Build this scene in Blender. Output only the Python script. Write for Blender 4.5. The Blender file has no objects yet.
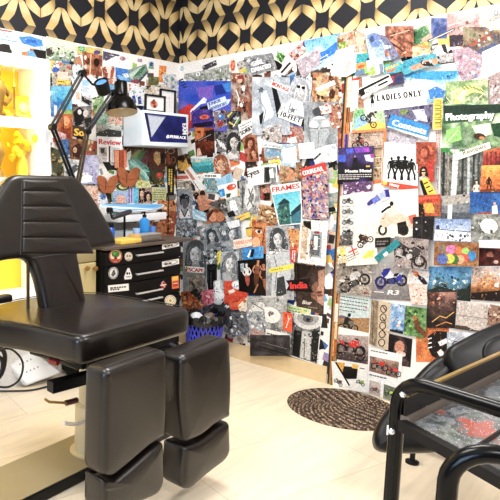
import bpy, bmesh, math, random
from mathutils import Vector, Matrix
from mathutils.geometry import tessellate_polygon
PI = math.pi
scene = bpy.context.scene
COL = scene.collection

# ---------------------------------------------------------------- camera model
CAM_H, FPX, PCX, PCY = 1.41, 573.0, 85.0, 250.0
PITCH = math.atan(74 / 573.0)
HEAD = math.radians(48.8)
FH = Vector((math.cos(HEAD), math.sin(HEAD), 0)); RT = Vector((math.sin(HEAD), -math.cos(HEAD), 0)); UP = Vector((0, 0, 1))
FW = FH * math.cos(PITCH) - UP * math.sin(PITCH); UU = UP * math.cos(PITCH) + FH * math.sin(PITCH)
CAM = Vector((-3.74, -3.11, CAM_H))

def ray(x, y): return FW + RT * ((x - PCX) / FPX) - UU * ((y - PCY) / FPX)
def on_plane(x, y, n, p0):
    r = ray(x, y); return CAM + r * ((Vector(p0) - CAM).dot(n) / r.dot(n))
def RW(x, y, o=0.0): return on_plane(x, y, Vector((1, 0, 0)), (-o, 0, 0))
def LW(x, y, o=0.0): return on_plane(x, y, Vector((0, 1, 0)), (0, -o, 0))
def ZP(x, y, z): return on_plane(x, y, Vector((0, 0, 1)), (0, 0, z))
def DP(x, y, d):
    r = ray(x, y); return CAM + r * (d / r.dot(FH))

# ---------------------------------------------------------------- colours
def lin(c): return c / 12.92 if c <= 0.04045 else ((c + 0.055) / 1.055) ** 2.4
def hx(h, a=1.0): return (lin(int(h[0:2], 16) / 255), lin(int(h[2:4], 16) / 255), lin(int(h[4:6], 16) / 255), a)

# ---------------------------------------------------------------- materials
MATS = {}
def new_mat(name):
    m = bpy.data.materials.new(name); m.use_nodes = True
    nt = m.node_tree; b = nt.nodes['Principled BSDF']
    MATS[name] = m
    return m, nt, b
def mat(name, col, rough=0.5, metal=0.0, noise=0.0, scale=40.0, bump=0.0, spec=0.5, coat=0.0, emit=None, estr=0.0, alpha=1.0, trans=0.0):
    if name in MATS: return MATS[name]
    m, nt, b = new_mat(name)
    c = hx(col)
    b.inputs['Base Color'].default_value = c
    b.inputs['Roughness'].default_value = rough
    b.inputs['Metallic'].default_value = metal
    b.inputs['Specular IOR Level'].default_value = spec
    b.inputs['Coat Weight'].default_value = coat
    b.inputs['Transmission Weight'].default_value = trans
    if emit:
        b.inputs['Emission Color'].default_value = hx(emit); b.inputs['Emission Strength'].default_value = estr
    if noise > 0 or bump > 0:
        tc = nt.nodes.new('ShaderNodeTexCoord'); no = nt.nodes.new('ShaderNodeTexNoise')
        no.inputs['Scale'].default_value = scale; no.inputs['Detail'].default_value = 4
        nt.links.new(tc.outputs['Object'], no.inputs['Vector'])
        if noise > 0:
            mr = nt.nodes.new('ShaderNodeMapRange')
            mr.inputs['To Min'].default_value = 1 - noise; mr.inputs['To Max'].default_value = 1 + noise
            nt.links.new(no.outputs['Fac'], mr.inputs['Value'])
            mx = nt.nodes.new('ShaderNodeMix'); mx.data_type = 'RGBA'; mx.blend_type = 'MULTIPLY'
            mx.inputs[0].default_value = 1; mx.inputs[6].default_value = c
            nt.links.new(mr.outputs['Result'], mx.inputs[7]); nt.links.new(mx.outputs[2], b.inputs['Base Color'])
        if bump > 0:
            bp = nt.nodes.new('ShaderNodeBump'); bp.inputs['Strength'].default_value = bump; bp.inputs['Distance'].default_value = 0.002
            nt.links.new(no.outputs['Fac'], bp.inputs['Height']); nt.links.new(bp.outputs['Normal'], b.inputs['Normal'])
    return m

def paper_mat():
    m, nt, b = new_mat('printed_paper')
    at = nt.nodes.new('ShaderNodeVertexColor'); at.layer_name = 'Col'
    tc = nt.nodes.new('ShaderNodeTexCoord'); no = nt.nodes.new('ShaderNodeTexNoise')
    no.inputs['Scale'].default_value = 70; no.inputs['Detail'].default_value = 4; no.inputs['Roughness'].default_value = 0.7
    nt.links.new(tc.outputs['Object'], no.inputs['Vector'])
    mr = nt.nodes.new('ShaderNodeMapRange'); mr.inputs['From Min'].default_value = 0.3; mr.inputs['From Max'].default_value = 0.7
    mr.inputs['To Min'].default_value = 0.0; mr.inputs['To Max'].default_value = 1.0
    nt.links.new(no.outputs['Fac'], mr.inputs['Value'])
    # alpha of the colour layer = how grainy the print is
    ma = nt.nodes.new('ShaderNodeMath'); ma.operation = 'SUBTRACT'; ma.inputs[1].default_value = 0.5
    nt.links.new(mr.outputs['Result'], ma.inputs[0])
    mm = nt.nodes.new('ShaderNodeMath'); mm.operation = 'MULTIPLY'
    nt.links.new(ma.outputs[0], mm.inputs[0]); nt.links.new(at.outputs['Alpha'], mm.inputs[1])
    ad = nt.nodes.new('ShaderNodeMath'); ad.operation = 'ADD'; ad.inputs[1].default_value = 1.0
    # ink grain shows in the darker tones, bare paper stays clean
    bw = nt.nodes.new('ShaderNodeRGBToBW'); nt.links.new(at.outputs['Color'], bw.inputs['Color'])
    s2 = nt.nodes.new('ShaderNodeMath'); s2.operation = 'SUBTRACT'; s2.inputs[0].default_value = 1.15; nt.links.new(bw.outputs['Val'], s2.inputs[1])
    m3 = nt.nodes.new('ShaderNodeMath'); m3.operation = 'MULTIPLY'; nt.links.new(mm.outputs[0], m3.inputs[0]); nt.links.new(s2.outputs[0], m3.inputs[1])
    m4 = nt.nodes.new('ShaderNodeMath'); m4.operation = 'MULTIPLY'; m4.inputs[1].default_value = 2.6; nt.links.new(m3.outputs[0], m4.inputs[0])
    nt.links.new(m4.outputs[0], ad.inputs[0])
    mx = nt.nodes.new('ShaderNodeMix'); mx.data_type = 'RGBA'; mx.blend_type = 'MULTIPLY'; mx.inputs[0].default_value = 1
    nt.links.new(at.outputs['Color'], mx.inputs[6]); nt.links.new(ad.outputs[0], mx.inputs[7])
    nt.links.new(mx.outputs[2], b.inputs['Base Color'])
    b.inputs['Roughness'].default_value = 0.45; b.inputs['Specular IOR Level'].default_value = 0.25
    return m
PAPER = paper_mat()

# ---------------------------------------------------------------- object helpers
def link(name, me, m=None, parent=None, smooth=True, loc=None):
    o = bpy.data.objects.new(name, me); COL.objects.link(o)
    if m: me.materials.append(m)
    if smooth:
        for p in me.polygons: p.use_smooth = True
        try: me.set_sharp_from_angle(angle=math.radians(38))
        except Exception: pass
    if parent is not None: o.parent = parent
    if loc is not None: o.location = loc
    return o
def bm_obj(name, bm, m=None, parent=None, smooth=True):
    bmesh.ops.recalc_face_normals(bm, faces=bm.faces[:])
    me = bpy.data.meshes.new(name); bm.to_mesh(me); bm.free()
    if parent is not None:                     # build in world space, keep parts relative to the thing
        me.transform(world_of(parent).inverted())
        return link(name, me, m, parent, smooth)
    c = Vector((0, 0, 0)); n = 0
    for v in me.vertices: c += v.co; n += 1
    c /= max(n, 1)
    me.transform(Matrix.Translation(-c))
    return link(name, me, m, None, smooth, c)
def world_of(o):
    M = o.matrix_basis.copy()
    p = o.parent
    while p: M = p.matrix_basis @ M; p = p.parent
    return M
def thing(name, loc, label, cat, group=None):
    o = bpy.data.objects.new(name, None); COL.objects.link(o); o.location = loc
    o.empty_display_size = 0.05
    return tag(o, label, cat, group)
def tag(o, label, cat, group=None, kind=None):
    if label: o['label'] = label
    if cat: o['category'] = cat
    if group: o['group'] = group
    if kind: o['kind'] = kind
    return o
def struct(o): o['kind'] = 'structure'; return o

def add_box(bm, c, s, rz=0.0, bev=0.0, M=None):
    r = bmesh.ops.create_cube(bm, size=1.0)
    vs = r['verts']
    bmesh.ops.scale(bm, vec=s, verts=vs)
    if bev > 0:
        es = list({e for v in vs for e in v.link_edges})
        rb = bmesh.ops.bevel(bm, geom=es, offset=bev, segments=3, affect='EDGES', profile=0.5)
        vs = list({v for f in rb['faces'] for v in f.verts} | {v for v in vs if v.is_valid})
    T = (M if M is not None else Matrix.Translation(Vector(c)) @ Matrix.Rotation(rz, 4, 'Z'))
    bmesh.ops.transform(bm, matrix=T, verts=vs)
    return vs
def add_hexa(bm, b, t):
    """closed prism from bottom ring b and top ring t (lists of points)"""
    vb = [bm.verts.new(p) for p in b]; vt = [bm.verts.new(p) for p in t]
    n = len(b)
    bm.faces.new(vb[::-1]); bm.faces.new(vt)
    for i in range(n): bm.faces.new((vb[i], vb[(i + 1) % n], vt[(i + 1) % n], vt[i]))
def add_tube(bm, pts, r, seg=12, cap=True):
    pts = [Vector(p) for p in pts]; rings = []
    prev = None
    for i, p in enumerate(pts):
        if i == 0: d = pts[1] - p
        elif i == len(pts) - 1: d = p - pts[-2]
        else: d = (pts[i + 1] - p).normalized() + (p - pts[i - 1]).normalized()
        d.normalize()
        if prev is None:
            a = d.orthogonal().normalized()
        else:
            a = (prev - d * prev.dot(d)).normalized()
        prev = a; b = d.cross(a)
        rr = r[i] if isinstance(r, (list, tuple)) else r
        rings.append([bm.verts.new(p + (a * math.cos(2 * PI * k / seg) + b * math.sin(2 * PI * k / seg)) * rr) for k in range(seg)])
    for i in range(len(rings) - 1):
        for k in range(seg):
            bm.faces.new((rings[i][k], rings[i][(k + 1) % seg], rings[i + 1][(k + 1) % seg], rings[i + 1][k]))
    if cap:
        bm.faces.new(rings[0][::-1]); bm.faces.new(rings[-1])
def add_lathe(bm, prof, M, seg=28):
    """prof: list of (radius, height) turned about local z"""
    rings = []
    for r, h in prof:
        if r < 1e-6: rings.append([bm.verts.new(M @ Vector((0, 0, h)))])
        else: rings.append([bm.verts.new(M @ Vector((r * math.cos(2 * PI * k / seg), r * math.sin(2 * PI * k / seg), h))) for k in range(seg)])
    for A, B in zip(rings, rings[1:]):
        for k in range(seg):
            k2 = (k + 1) % seg
            if len(A) == 1 and len(B) == 1: continue
            if len(A) == 1: bm.faces.new((A[0], B[k2], B[k]))
            elif len(B) == 1: bm.faces.new((A[k], A[k2], B[0]))
            else: bm.faces.new((A[k], A[k2], B[k2], B[k]))
def axis_mat(p, d):
    d = Vector(d).normalized(); q = Vector((0, 0, 1)).rotation_difference(d)
    return Matrix.Translation(Vector(p)) @ q.to_matrix().to_4x4()
def smooth_path(pts, n=6):
    """Catmull-Rom through points"""
    P = [Vector(p) for p in pts]; out = []
    Q = [P[0] * 2 - P[1]] + P + [P[-1] * 2 - P[-2]]
    for i in range(1, len(Q) - 2):
        for k in range(n):
            t = k / n; a, b, c, d = Q[i - 1], Q[i], Q[i + 1], Q[i + 2]
            out.append(0.5 * ((2 * b) + (c - a) * t + (2 * a - 5 * b + 4 * c - d) * t * t + (3 * b - a - 3 * c + d) * t ** 3))
    out.append(P[-1]); return out
def round_poly(pts, r, n=5):
    out = []; N = len(pts)
    for i in range(N):
        p = Vector(pts[i][:2]); a = Vector(pts[i - 1][:2]); b = Vector(pts[(i + 1) % N][:2])
        rr = pts[i][2] if len(pts[i]) > 2 else r
        da = min(rr, (a - p).length * 0.45); db = min(rr, (b - p).length * 0.45)
        s = p + (a - p).normalized() * da; e = p + (b - p).normalized() * db
        for k in range(n + 1):
            t = k / n; out.append(s * (1 - t) ** 2 + p * 2 * t * (1 - t) + e * t * t)
    # resample long edges
    res = []
    for i in range(len(out)):
        a, b = out[i], out[(i + 1) % len(out)]
        m = max(1, int((b - a).length / 0.03))
        for k in range(m): res.append(a.lerp(b, k / m))
    return res
def add_puff(bm, outline, M, thick, er, dome, centre=None):
    """padded cushion: 2D outline (local xy), thickness along local z (front +), rounded edge er, domed front"""
    N = len(outline)
    area = sum(outline[i].x * outline[(i + 1) % N].y - outline[(i + 1) % N].x * outline[i].y for i in range(N))
    if area < 0: outline = outline[::-1]
    cen = centre or sum(outline, Vector((0, 0))) / N
    nor = []
    for i in range(N):
        d = (outline[(i + 1) % N] - outline[i - 1]); d = d.normalized() if d.length > 1e-9 else Vector((1, 0))
        nor.append(Vector((d.y, -d.x)))
    prof = []                                       # (inset, z, scale, dome)
    h = thick / 2
    for k in range(6):
        a = PI / 2 * k / 5; prof.append((er * (1 - math.cos(a)) , h - er + er * math.sin(a), 1.0))
    rings = []
    def ring(ins, z, s, dz):
        return [bm.verts.new(M @ Vector((*((outline[i] - nor[i] * ins - cen) * s + cen), z + dz))) for i in range(N)]
    seq = []
    for ins, z, s in prof: seq.append((ins, z, s, 0))
    for s in (0.93, 0.84, 0.7, 0.5, 0.25): seq.append((er, h, s, dome * (1 - s ** 2) ** 0.8))
    fr = [ring(*q) for q in seq]
    bk = [ring(ins, -z, s, 0) for ins, z, s in prof] + [ring(er, -h, s, 0) for s in (0.8, 0.5, 0.2)]
    def join(A, B):
        for i in range(N): bm.faces.new((A[i], A[(i + 1) % N], B[(i + 1) % N], B[i]))
    for A, B in zip(fr, fr[1:]): join(A, B)
    c = bm.verts.new(M @ Vector((cen.x, cen.y, h + dome)))
    for i in range(N): bm.faces.new((fr[-1][i], fr[-1][(i + 1) % N], c))
    join(bk[0], fr[0])
    for A, B in zip(bk, bk[1:]): join(B, A)
    c = bm.verts.new(M @ Vector((cen.x, cen.y, -h)))
    for i in range(N): bm.faces.new((bk[-1][(i + 1) % N], bk[-1][i], c))
def basis(o, x, y):
    """matrix with local x, y axes and z = x cross y, origin o"""
    x = Vector(x).normalized(); z = x.cross(Vector(y)).normalized(); y = z.cross(x)
    M = Matrix((x, y, z)).transposed().to_4x4(); M.translation = Vector(o); return M
# ---------------------------------------------------------------- printed sheets (flat paper pasted on a wall)
TEXT_CACHE = {}
def text_tris(s):
    if s in TEXT_CACHE: return TEXT_CACHE[s]
    cu = bpy.data.curves.new('lettering', 'FONT'); cu.body = s; cu.size = 1.0; cu.resolution_u = 2; cu.offset = 0.012
    o = bpy.data.objects.new('lettering', cu); COL.objects.link(o)
    dg = bpy.context.evaluated_depsgraph_get(); me = o.evaluated_get(dg).to_mesh()
    me.calc_loop_triangles()
    V = [(v.co.x, v.co.y) for v in me.vertices]; Tt = [tuple(t.vertices) for t in me.loop_triangles]
    o.evaluated_get(dg).to_mesh_clear(); bpy.data.objects.remove(o); bpy.data.curves.remove(cu)
    xs = [v[0] for v in V] or [0, 1]
    TEXT_CACHE[s] = (V, Tt, min(xs), max(xs)); return TEXT_CACHE[s]
def area2(p): return sum(p[i][0] * p[(i + 1) % len(p)][1] - p[(i + 1) % len(p)][0] * p[i][1] for i in range(len(p)))
def clip(poly, win):
    """Sutherland-Hodgman against a convex window (positive orientation)"""
    out = list(poly)
    n = len(win)
    for i in range(n):
        a, b = win[i], win[(i + 1) % n]; inp = out; out = []
        if not inp: break
        ex, ey = b[0] - a[0], b[1] - a[1]
        def side(p): return ex * (p[1] - a[1]) - ey * (p[0] - a[0])
        for k in range(len(inp)):
            p, q = inp[k - 1], inp[k]; sp, sq = side(p), side(q)
            if (sp >= 0) != (sq >= 0):
                t = sp / (sp - sq); out.append((p[0] + (q[0] - p[0]) * t, p[1] + (q[1] - p[1]) * t))
            if sq >= 0: out.append(q)
    return out
def convex(p):
    n = len(p); s = 0
    for i in range(n):
        a, b, c = p[i - 1], p[i], p[(i + 1) % n]
        z = (b[0] - a[0]) * (c[1] - b[1]) - (b[1] - a[1]) * (c[0] - b[0])
        if abs(z) > 1e-9:
            if s and (z > 0) != (s > 0): return False
            s = z
    return True
def hull(pts):
    pts = sorted(set(pts)); lo = []; up = []
    for p in pts:
        while len(lo) > 1 and (lo[-1][0] - lo[-2][0]) * (p[1] - lo[-2][1]) - (lo[-1][1] - lo[-2][1]) * (p[0] - lo[-2][0]) <= 0: lo.pop()
        lo.append(p)
    for p in reversed(pts):
        while len(up) > 1 and (up[-1][0] - up[-2][0]) * (p[1] - up[-2][1]) - (up[-1][1] - up[-2][1]) * (p[0] - up[-2][0]) <= 0: up.pop()
        up.append(p)
    return lo[:-1] + up[:-1]
STEP = 4e-5
def ink(h, a=1.0):
    """printing ink is denser in the mid and dark tones than plain sRGB"""
    c = [min(1, v) ** 1.32 for v in hx(h)[:3]]; g = .3 * c[0] + .55 * c[1] + .15 * c[2]
    return tuple(v * .84 + g * .16 for v in c) + (a,)
class Sheet:
    def __init__(s, outline, proj, o0):
        s.o = [tuple(p) for p in outline]
        if area2(s.o) < 0: s.o = s.o[::-1]
        s.win = s.o if convex(s.o) else hull(s.o)
        s.proj = proj; s.z = o0; s.V = []; s.F = []; s.Cc = []; s.grain = 0.4
    def up(s): s.z += STEP
    def tri_poly(s, pts, col, a=None):
        if len(pts) < 3: return
        a = s.grain if a is None else a
        c = ink(col, a) if isinstance(col, str) else col
        b = len(s.V); s.V += [s.proj(x, y, s.z) for x, y in pts]
        if len(pts) == 3 or convex(pts):
            s.F.append(tuple(range(b, b + len(pts)))); s.Cc += [c] * len(pts)
        else:
            for t in tessellate_polygon([[Vector((x, y, 0)) for x, y in pts]]):
                s.F.append(tuple(b + i for i in t)); s.Cc += [c] * 3
    def poly(s, col, pts, a=None):
        s.up(); s.raw(col, pts, a)
    def raw(s, col, pts, a=None):
        if not convex(pts):
            for t in tessellate_polygon([[Vector((x, y, 0)) for x, y in pts]]):
                s.tri_poly(clip([pts[i] for i in t], s.win), col, a)
        else: s.tri_poly(clip(pts, s.win), col, a)
    def base(s, col, thick=0.0005):
        s.z += thick; s.tri_poly(s.o, col)
        n = len(s.o); b = len(s.V); c = ink(col, s.grain)
        s.V += [s.proj(x, y, s.z) for x, y in s.o] + [s.proj(x, y, s.z - thick) for x, y in s.o]
        for i in range(n):
            j = (i + 1) % n; s.F.append((b + i, b + j, b + n + j, b + n + i)); s.Cc += [c] * 4
        s.F.append(tuple(b + n + i for i in range(n))[::-1]); s.Cc += [c] * n
    def bilin(s, u, v):
        q = s.quad; a = [q[0][k] * (1 - u) + q[1][k] * u for k in (0, 1)]; b = [q[3][k] * (1 - u) + q[2][k] * u for k in (0, 1)]
        return (a[0] * (1 - v) + b[0] * v, a[1] * (1 - v) + b[1] * v)
    def build(s, name):
        me = bpy.data.meshes.new(name)
        c = Vector((0, 0, 0))
        for v in s.V: c += v
        c /= len(s.V)
        me.from_pydata([v - c for v in s.V], [], s.F)
        at = me.color_attributes.new('Col', 'FLOAT_COLOR', 'CORNER')
        at.data.foreach_set('color', [k for q in s.Cc for k in q])
        me.materials.append(PAPER)
        o = bpy.data.objects.new(name, me); COL.objects.link(o); o.location = c
        return o
SERIF = {'L': (.85, [(.22, .26, 0, .26, 1), (.1, .04, .04, .8, .04), (.1, .06, .96, .46, .96), (.1, .8, .04, .8, .3)]), 'A': (1, [(.09, .16, 0, .5, 1), (.22, .5, 1, .84, 0), (.08, .3, .33, .72, .33), (.08, 0, .04, .32, .04), (.08, .66, .04, 1, .04)]),
         'D': (.95, [(.22, .26, 0, .26, 1), (.1, .06, .04, .5, .04), (.1, .06, .96, .5, .96), (.2, .48, .96, .76, .84, .86, .5, .76, .16, .48, .04)]), 'I': (.5, [(.22, .25, 0, .25, 1), (.1, .05, .04, .45, .04), (.1, .05, .96, .45, .96)]),
         'E': (.85, [(.22, .26, 0, .26, 1), (.1, .06, .04, .78, .04), (.1, .06, .96, .76, .96), (.1, .26, .52, .6, .52), (.1, .78, .04, .78, .28), (.1, .75, .96, .75, .74)]), 'S': (.78, [(.18, .66, .8, .5, .96, .28, .94, .16, .76, .3, .58, .54, .45, .66, .24, .52, .05, .28, .05, .12, .22)]),
         'O': (1, [(.19, .5, .96, .2, .82, .1, .5, .2, .18, .5, .04, .8, .18, .9, .5, .8, .82, .5, .96)]), 'N': (1, [(.1, .2, 0, .2, 1), (.1, .82, 0, .82, 1), (.22, .2, .98, .82, .04), (.08, .02, .04, .38, .04), (.08, .64, .96, 1, .96)]),
         'Y': (.95, [(.2, .14, .98, .5, .46), (.1, .82, .98, .5, .46), (.2, .48, 0, .48, .5), (.08, 0, .96, .34, .96), (.08, .66, .96, .95, .96), (.08, .28, .04, .7, .04)])}
def TS(col, text, x, y, h, ang, w):
    """slab serif capitals"""
    tot = sum(.45 if c == ' ' else SERIF[c][0] + .22 for c in text); k = w / tot; cs, d = math.cos(math.radians(ang)), math.sin(math.radians(ang)); ops = []; u = 0
    for c in text:
        if c == ' ': u += .45; continue
        for st in SERIF[c][1]:
            q = []
            for i in range(1, len(st), 2):
                X, Y = (u + st[i]) * k, -st[i + 1] * h; q += [x + X * cs - Y * d, y + X * d + Y * cs]
            ops.append(L(col, max(st[0] * 1.35, .15) * h * .9, *q, a=.05))
        u += SERIF[c][0] + .22
    return multi(*ops)
# -- drawing operations, pixel coordinates of the photograph carried onto the wall --
def P(col, *xy, a=None): return lambda s: s.poly(col, [(xy[i], xy[i + 1]) for i in range(0, len(xy), 2)], a)
def ell(cx, cy, rx, ry, rot=0, n=14):
    c, d = math.cos(math.radians(rot)), math.sin(math.radians(rot))
    return [(cx + rx * math.cos(t) * c - ry * math.sin(t) * d, cy + rx * math.cos(t) * d + ry * math.sin(t) * c) for t in [2 * PI * k / n for k in range(n)]]
def E(col, cx, cy, rx, ry=None, rot=0, a=None): return lambda s: s.poly(col, ell(cx, cy, rx, ry or rx, rot), a)
def L(col, w, *xy, a=None):
    def f(s):
        s.up(); p = [(xy[i], xy[i + 1]) for i in range(0, len(xy), 2)]
        for (x0, y0), (x1, y1) in zip(p, p[1:]):
            l = math.hypot(x1 - x0, y1 - y0) or 1; nx, ny = -(y1 - y0) / l * w / 2, (x1 - x0) / l * w / 2
            s.raw(col, [(x0 + nx, y0 + ny), (x1 + nx, y1 + ny), (x1 - nx, y1 - ny), (x0 - nx, y0 - ny)], a)
    return f
def O(col, w, cx, cy, rx, ry=None, rot=0):
    """ring"""
    e = ell(cx, cy, rx, ry or rx, rot, 16); e.append(e[0])
    return L(col, w, *[k for p in e for k in p])
def T(col, text, x, y, h, ang=0, w=None, shear=0, bold=0):
    """lettering: baseline start (x, y), capital height h, drawn to width w"""
    def f(s):
        s.up(); V, Tt, x0, x1 = text_tris(text)
        sy = h / 0.69; sx = (w / max(x1 - x0, 1e-6)) if w else sy
        c, d = math.cos(math.radians(ang)), math.sin(math.radians(ang))
        def m(v, dx):
            u, t = (v[0] - x0) * sx + v[1] * sy * shear + dx, -v[1] * sy
            return (x + u * c - t * d, y + u * d + t * c)
        for dx in ((0, bold) if bold else (0,)):
            if dx: s.z += STEP / 3
            for t in Tt: s.tri_poly([m(V[i], dx) for i in t], col, 0.05)
    return f
def B(col, x, y, w, n, dy, h=0.5, ang=0):
    """rows of tiny unreadable print, as broken dashes"""
    def f(s):
        s.up(); r = random.Random(int(x * 7 + y)); c, d = math.cos(math.radians(ang)), math.sin(math.radians(ang))
        for k in range(n):
            u = 0
            while u < w * (1 if k < n - 1 else 0.6):
                l = r.uniform(1.2, 3.5); l = min(l, w - u)
                q = [(u, k * dy), (u + l, k * dy), (u + l, k * dy + h), (u, k * dy + h)]
                s.raw(col, [(x + a * c - b * d, y + a * d + b * c) for a, b in q], 0.1); u += l + 0.6
    return f
def N(cols, n, seed, smin, smax, box=None):
    """n irregular patches of a busy printed picture"""
    cols = cols.split()
    def f(s):
        r = random.Random(seed); xs = [p[0] for p in s.o]; ys = [p[1] for p in s.o]
        x0, y0, x1, y1 = box or (min(xs), min(ys), max(xs), max(ys))
        for i in range(n):
            s.z += STEP / 4
            cx, cy = r.uniform(x0, x1), r.uniform(y0, y1); R = r.uniform(smin, smax); k = r.choice((4, 5, 6, 7)); t0 = r.uniform(0, 6); q = r.uniform(0.35, 1); rr = r.uniform(0, PI)
            pts = []
            for j in range(k):
                t = t0 + 2 * PI * j / k; R2 = R * r.uniform(0.75, 1.15); u, v = R2 * math.cos(t), R2 * q * math.sin(t)
                pts.append((cx + u * math.cos(rr) - v * math.sin(rr), cy + u * math.sin(rr) + v * math.cos(rr)))
            s.raw(r.choice(cols), hull(pts))
    return f
def vnoise(seed):
    r = random.Random(seed); tab = [[r.random() for _ in range(24)] for _ in range(24)]
    def f(x, y):
        i, j = int(x) % 23, int(y) % 23; a, b = x - int(x), y - int(y); a = a * a * (3 - 2 * a); b = b * b * (3 - 2 * b)
        return (tab[i][j] * (1 - a) + tab[i + 1][j] * a) * (1 - b) + (tab[i][j + 1] * (1 - a) + tab[i + 1][j + 1] * a) * b
    return f
def G(cols, seed, freq=4, bias=0.0, box=None, amp=1.0, n=None):
    """soft tonal picture: palette from first (top) to last (bottom) when bias = 1, mottled by noise"""
    cols = [ink(c) for c in cols.split()]
    def f(s):
        s.up(); nz = vnoise(seed); n2 = vnoise(seed + 5)
        q = [(box[0], box[1]), (box[2], box[1]), (box[2], box[3]), (box[0], box[3])] if box and len(box) == 4 else ([(box[i], box[i + 1]) for i in (0, 2, 4, 6)] if box else s.quad)
        W = math.hypot(q[1][0] - q[0][0], q[1][1] - q[0][1]); Hh = math.hypot(q[3][0] - q[0][0], q[3][1] - q[0][1])
        nu = n or max(4, min(16, int(W / 1.6))); nv = n or max(4, min(16, int(Hh / 1.6)))
        asp = Hh / max(W, 1e-6)
        def pt(u, v):
            a = [q[0][k] * (1 - u) + q[1][k] * u for k in (0, 1)]; b = [q[3][k] * (1 - u) + q[2][k] * u for k in (0, 1)]
            return (a[0] * (1 - v) + b[0] * v, a[1] * (1 - v) + b[1] * v)
        def colr(u, v):
            t = 0.62 * nz(u * freq, v * freq * asp) + 0.38 * n2(u * freq * 2.3, v * freq * asp * 2.3)
            t = (t - 0.5) * 1.7 * amp + 0.5
            t = bias * v + (1 - bias) * t if bias < 1 else v + (t - 0.5) * 0.3 * amp
            t = max(0, min(0.9999, t)) * (len(cols) - 1); i = int(t); k = t - i
            return tuple(cols[i][m] * (1 - k) + cols[min(i + 1, len(cols) - 1)][m] * k for m in range(3)) + (s.grain,)
        b = len(s.V); 
        for j in range(nv + 1):
            for i in range(nu + 1): s.V.append(s.proj(*pt(i / nu, j / nv), s.z))
        for j in range(nv):
            for i in range(nu):
                ii = [(i, j), (i + 1, j), (i + 1, j + 1), (i, j + 1)]
                s.F.append(tuple(b + jj * (nu + 1) + i_ for i_, jj in ii)); s.Cc += [colr(i_ / nu, jj / nv) for i_, jj in ii]
    return f
def multi(*ops):
    def f(s):
        for o in ops: o(s)
    return f
def xf(cx, cy, sc, rot=0, flip=1):
    c, d = math.cos(math.radians(rot)), math.sin(math.radians(rot))
    def m(*xy):
        o = []
        for i in range(0, len(xy), 2):
            u, v = xy[i] * sc * flip, xy[i + 1] * sc; o += [cx + u * c - v * d, cy + u * d + v * c]
        return o
    return m
def MOTO(cx, cy, w, body, rot=0, flip=1, dark='2b2725', metal='8d8a86', rider=None):
    m = xf(cx, cy, w, rot, flip)
    def c(col, u, v, rx, ry=None): x, y = m(u, v); return E(col, x, y, rx * w, (ry or rx) * w)
    def rg(u, v, r, col=dark): x, y = m(u, v); return O(col, 0.07 * w, x, y, r * w)
    ops = [rg(-0.33, 0.15, 0.16), rg(0.34, 0.15, 0.16), c(metal, -0.33, 0.15, 0.06), c(metal, 0.34, 0.15, 0.06),
           P(dark, *m(-0.2, 0.05, 0.12, 0.02, 0.16, 0.22, -0.1, 0.26)), c(metal, 0.0, 0.14, 0.1, 0.08),
           L(metal, 0.05 * w, *m(0.34, 0.15, 0.2, -0.16)), P(dark, *m(-0.42, -0.12, -0.05, -0.08, 0.0, 0.0, -0.3, 0.0)),
           P(body, *m(-0.1, -0.06, 0.02, -0.2, 0.24, -0.18, 0.3, -0.04, 0.14, 0.06, -0.06, 0.04)), P(body, *m(-0.48, -0.16, -0.28, -0.1, -0.2, 0.0, -0.34, -0.02)),
           L(dark, 0.045 * w, *m(0.1, -0.26, 0.24, -0.22)), L(metal, 0.04 * w, *m(-0.4, 0.24, 0.05, 0.22))]
    if rider:
        ops += [P(rider, *m(-0.22, -0.1, -0.2, -0.34, -0.04, -0.42, 0.06, -0.3, -0.02, -0.08)), L(rider, 0.09 * w, *m(-0.02, -0.36, 0.12, -0.22)), c(dark, 0.02, -0.5, 0.085, 0.1), L(rider, 0.1 * w, *m(-0.12, -0.1, 0.08, 0.02, 0.04, 0.16))]
    return multi(*ops)
def WOMAN(cx, cy, h, skin, hair, top, low=None, rot=0, flip=1):
    """standing figure, cy = middle, h = height"""
    m = xf(cx, cy, h, rot, flip); low = low or top
    def c(col, u, v, rx, ry, r=0): x, y = m(u, v); return E(col, x, y, rx * h, ry * h, rot + r)
    return multi(c(hair, 0, -0.38, 0.085, 0.13), P(low, *m(-0.1, 0.02, 0.1, 0.02, 0.09, 0.3, 0.03, 0.5, -0.03, 0.5, -0.09, 0.3)), L(skin, 0.05 * h, *m(-0.1, -0.24, -0.17, -0.06, -0.08, 0.06)), L(skin, 0.05 * h, *m(0.1, -0.24, 0.18, -0.08, 0.1, 0.04)),
                 P(top, *m(-0.12, -0.26, 0.12, -0.26, 0.07, -0.08, 0.11, 0.06, -0.11, 0.06, -0.07, -0.08)), P(skin, *m(-0.035, -0.34, 0.035, -0.34, 0.06, -0.22, -0.06, -0.22)), c(skin, 0, -0.39, 0.05, 0.075), P(hair, *m(-0.06, -0.42, 0, -0.48, 0.06, -0.42, 0.02, -0.44)))
def shade(c, k):
    return ''.join('%02x' % max(0, min(255, int(int(c[i:i + 2], 16) * k))) for i in (0, 2, 4))
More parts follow.
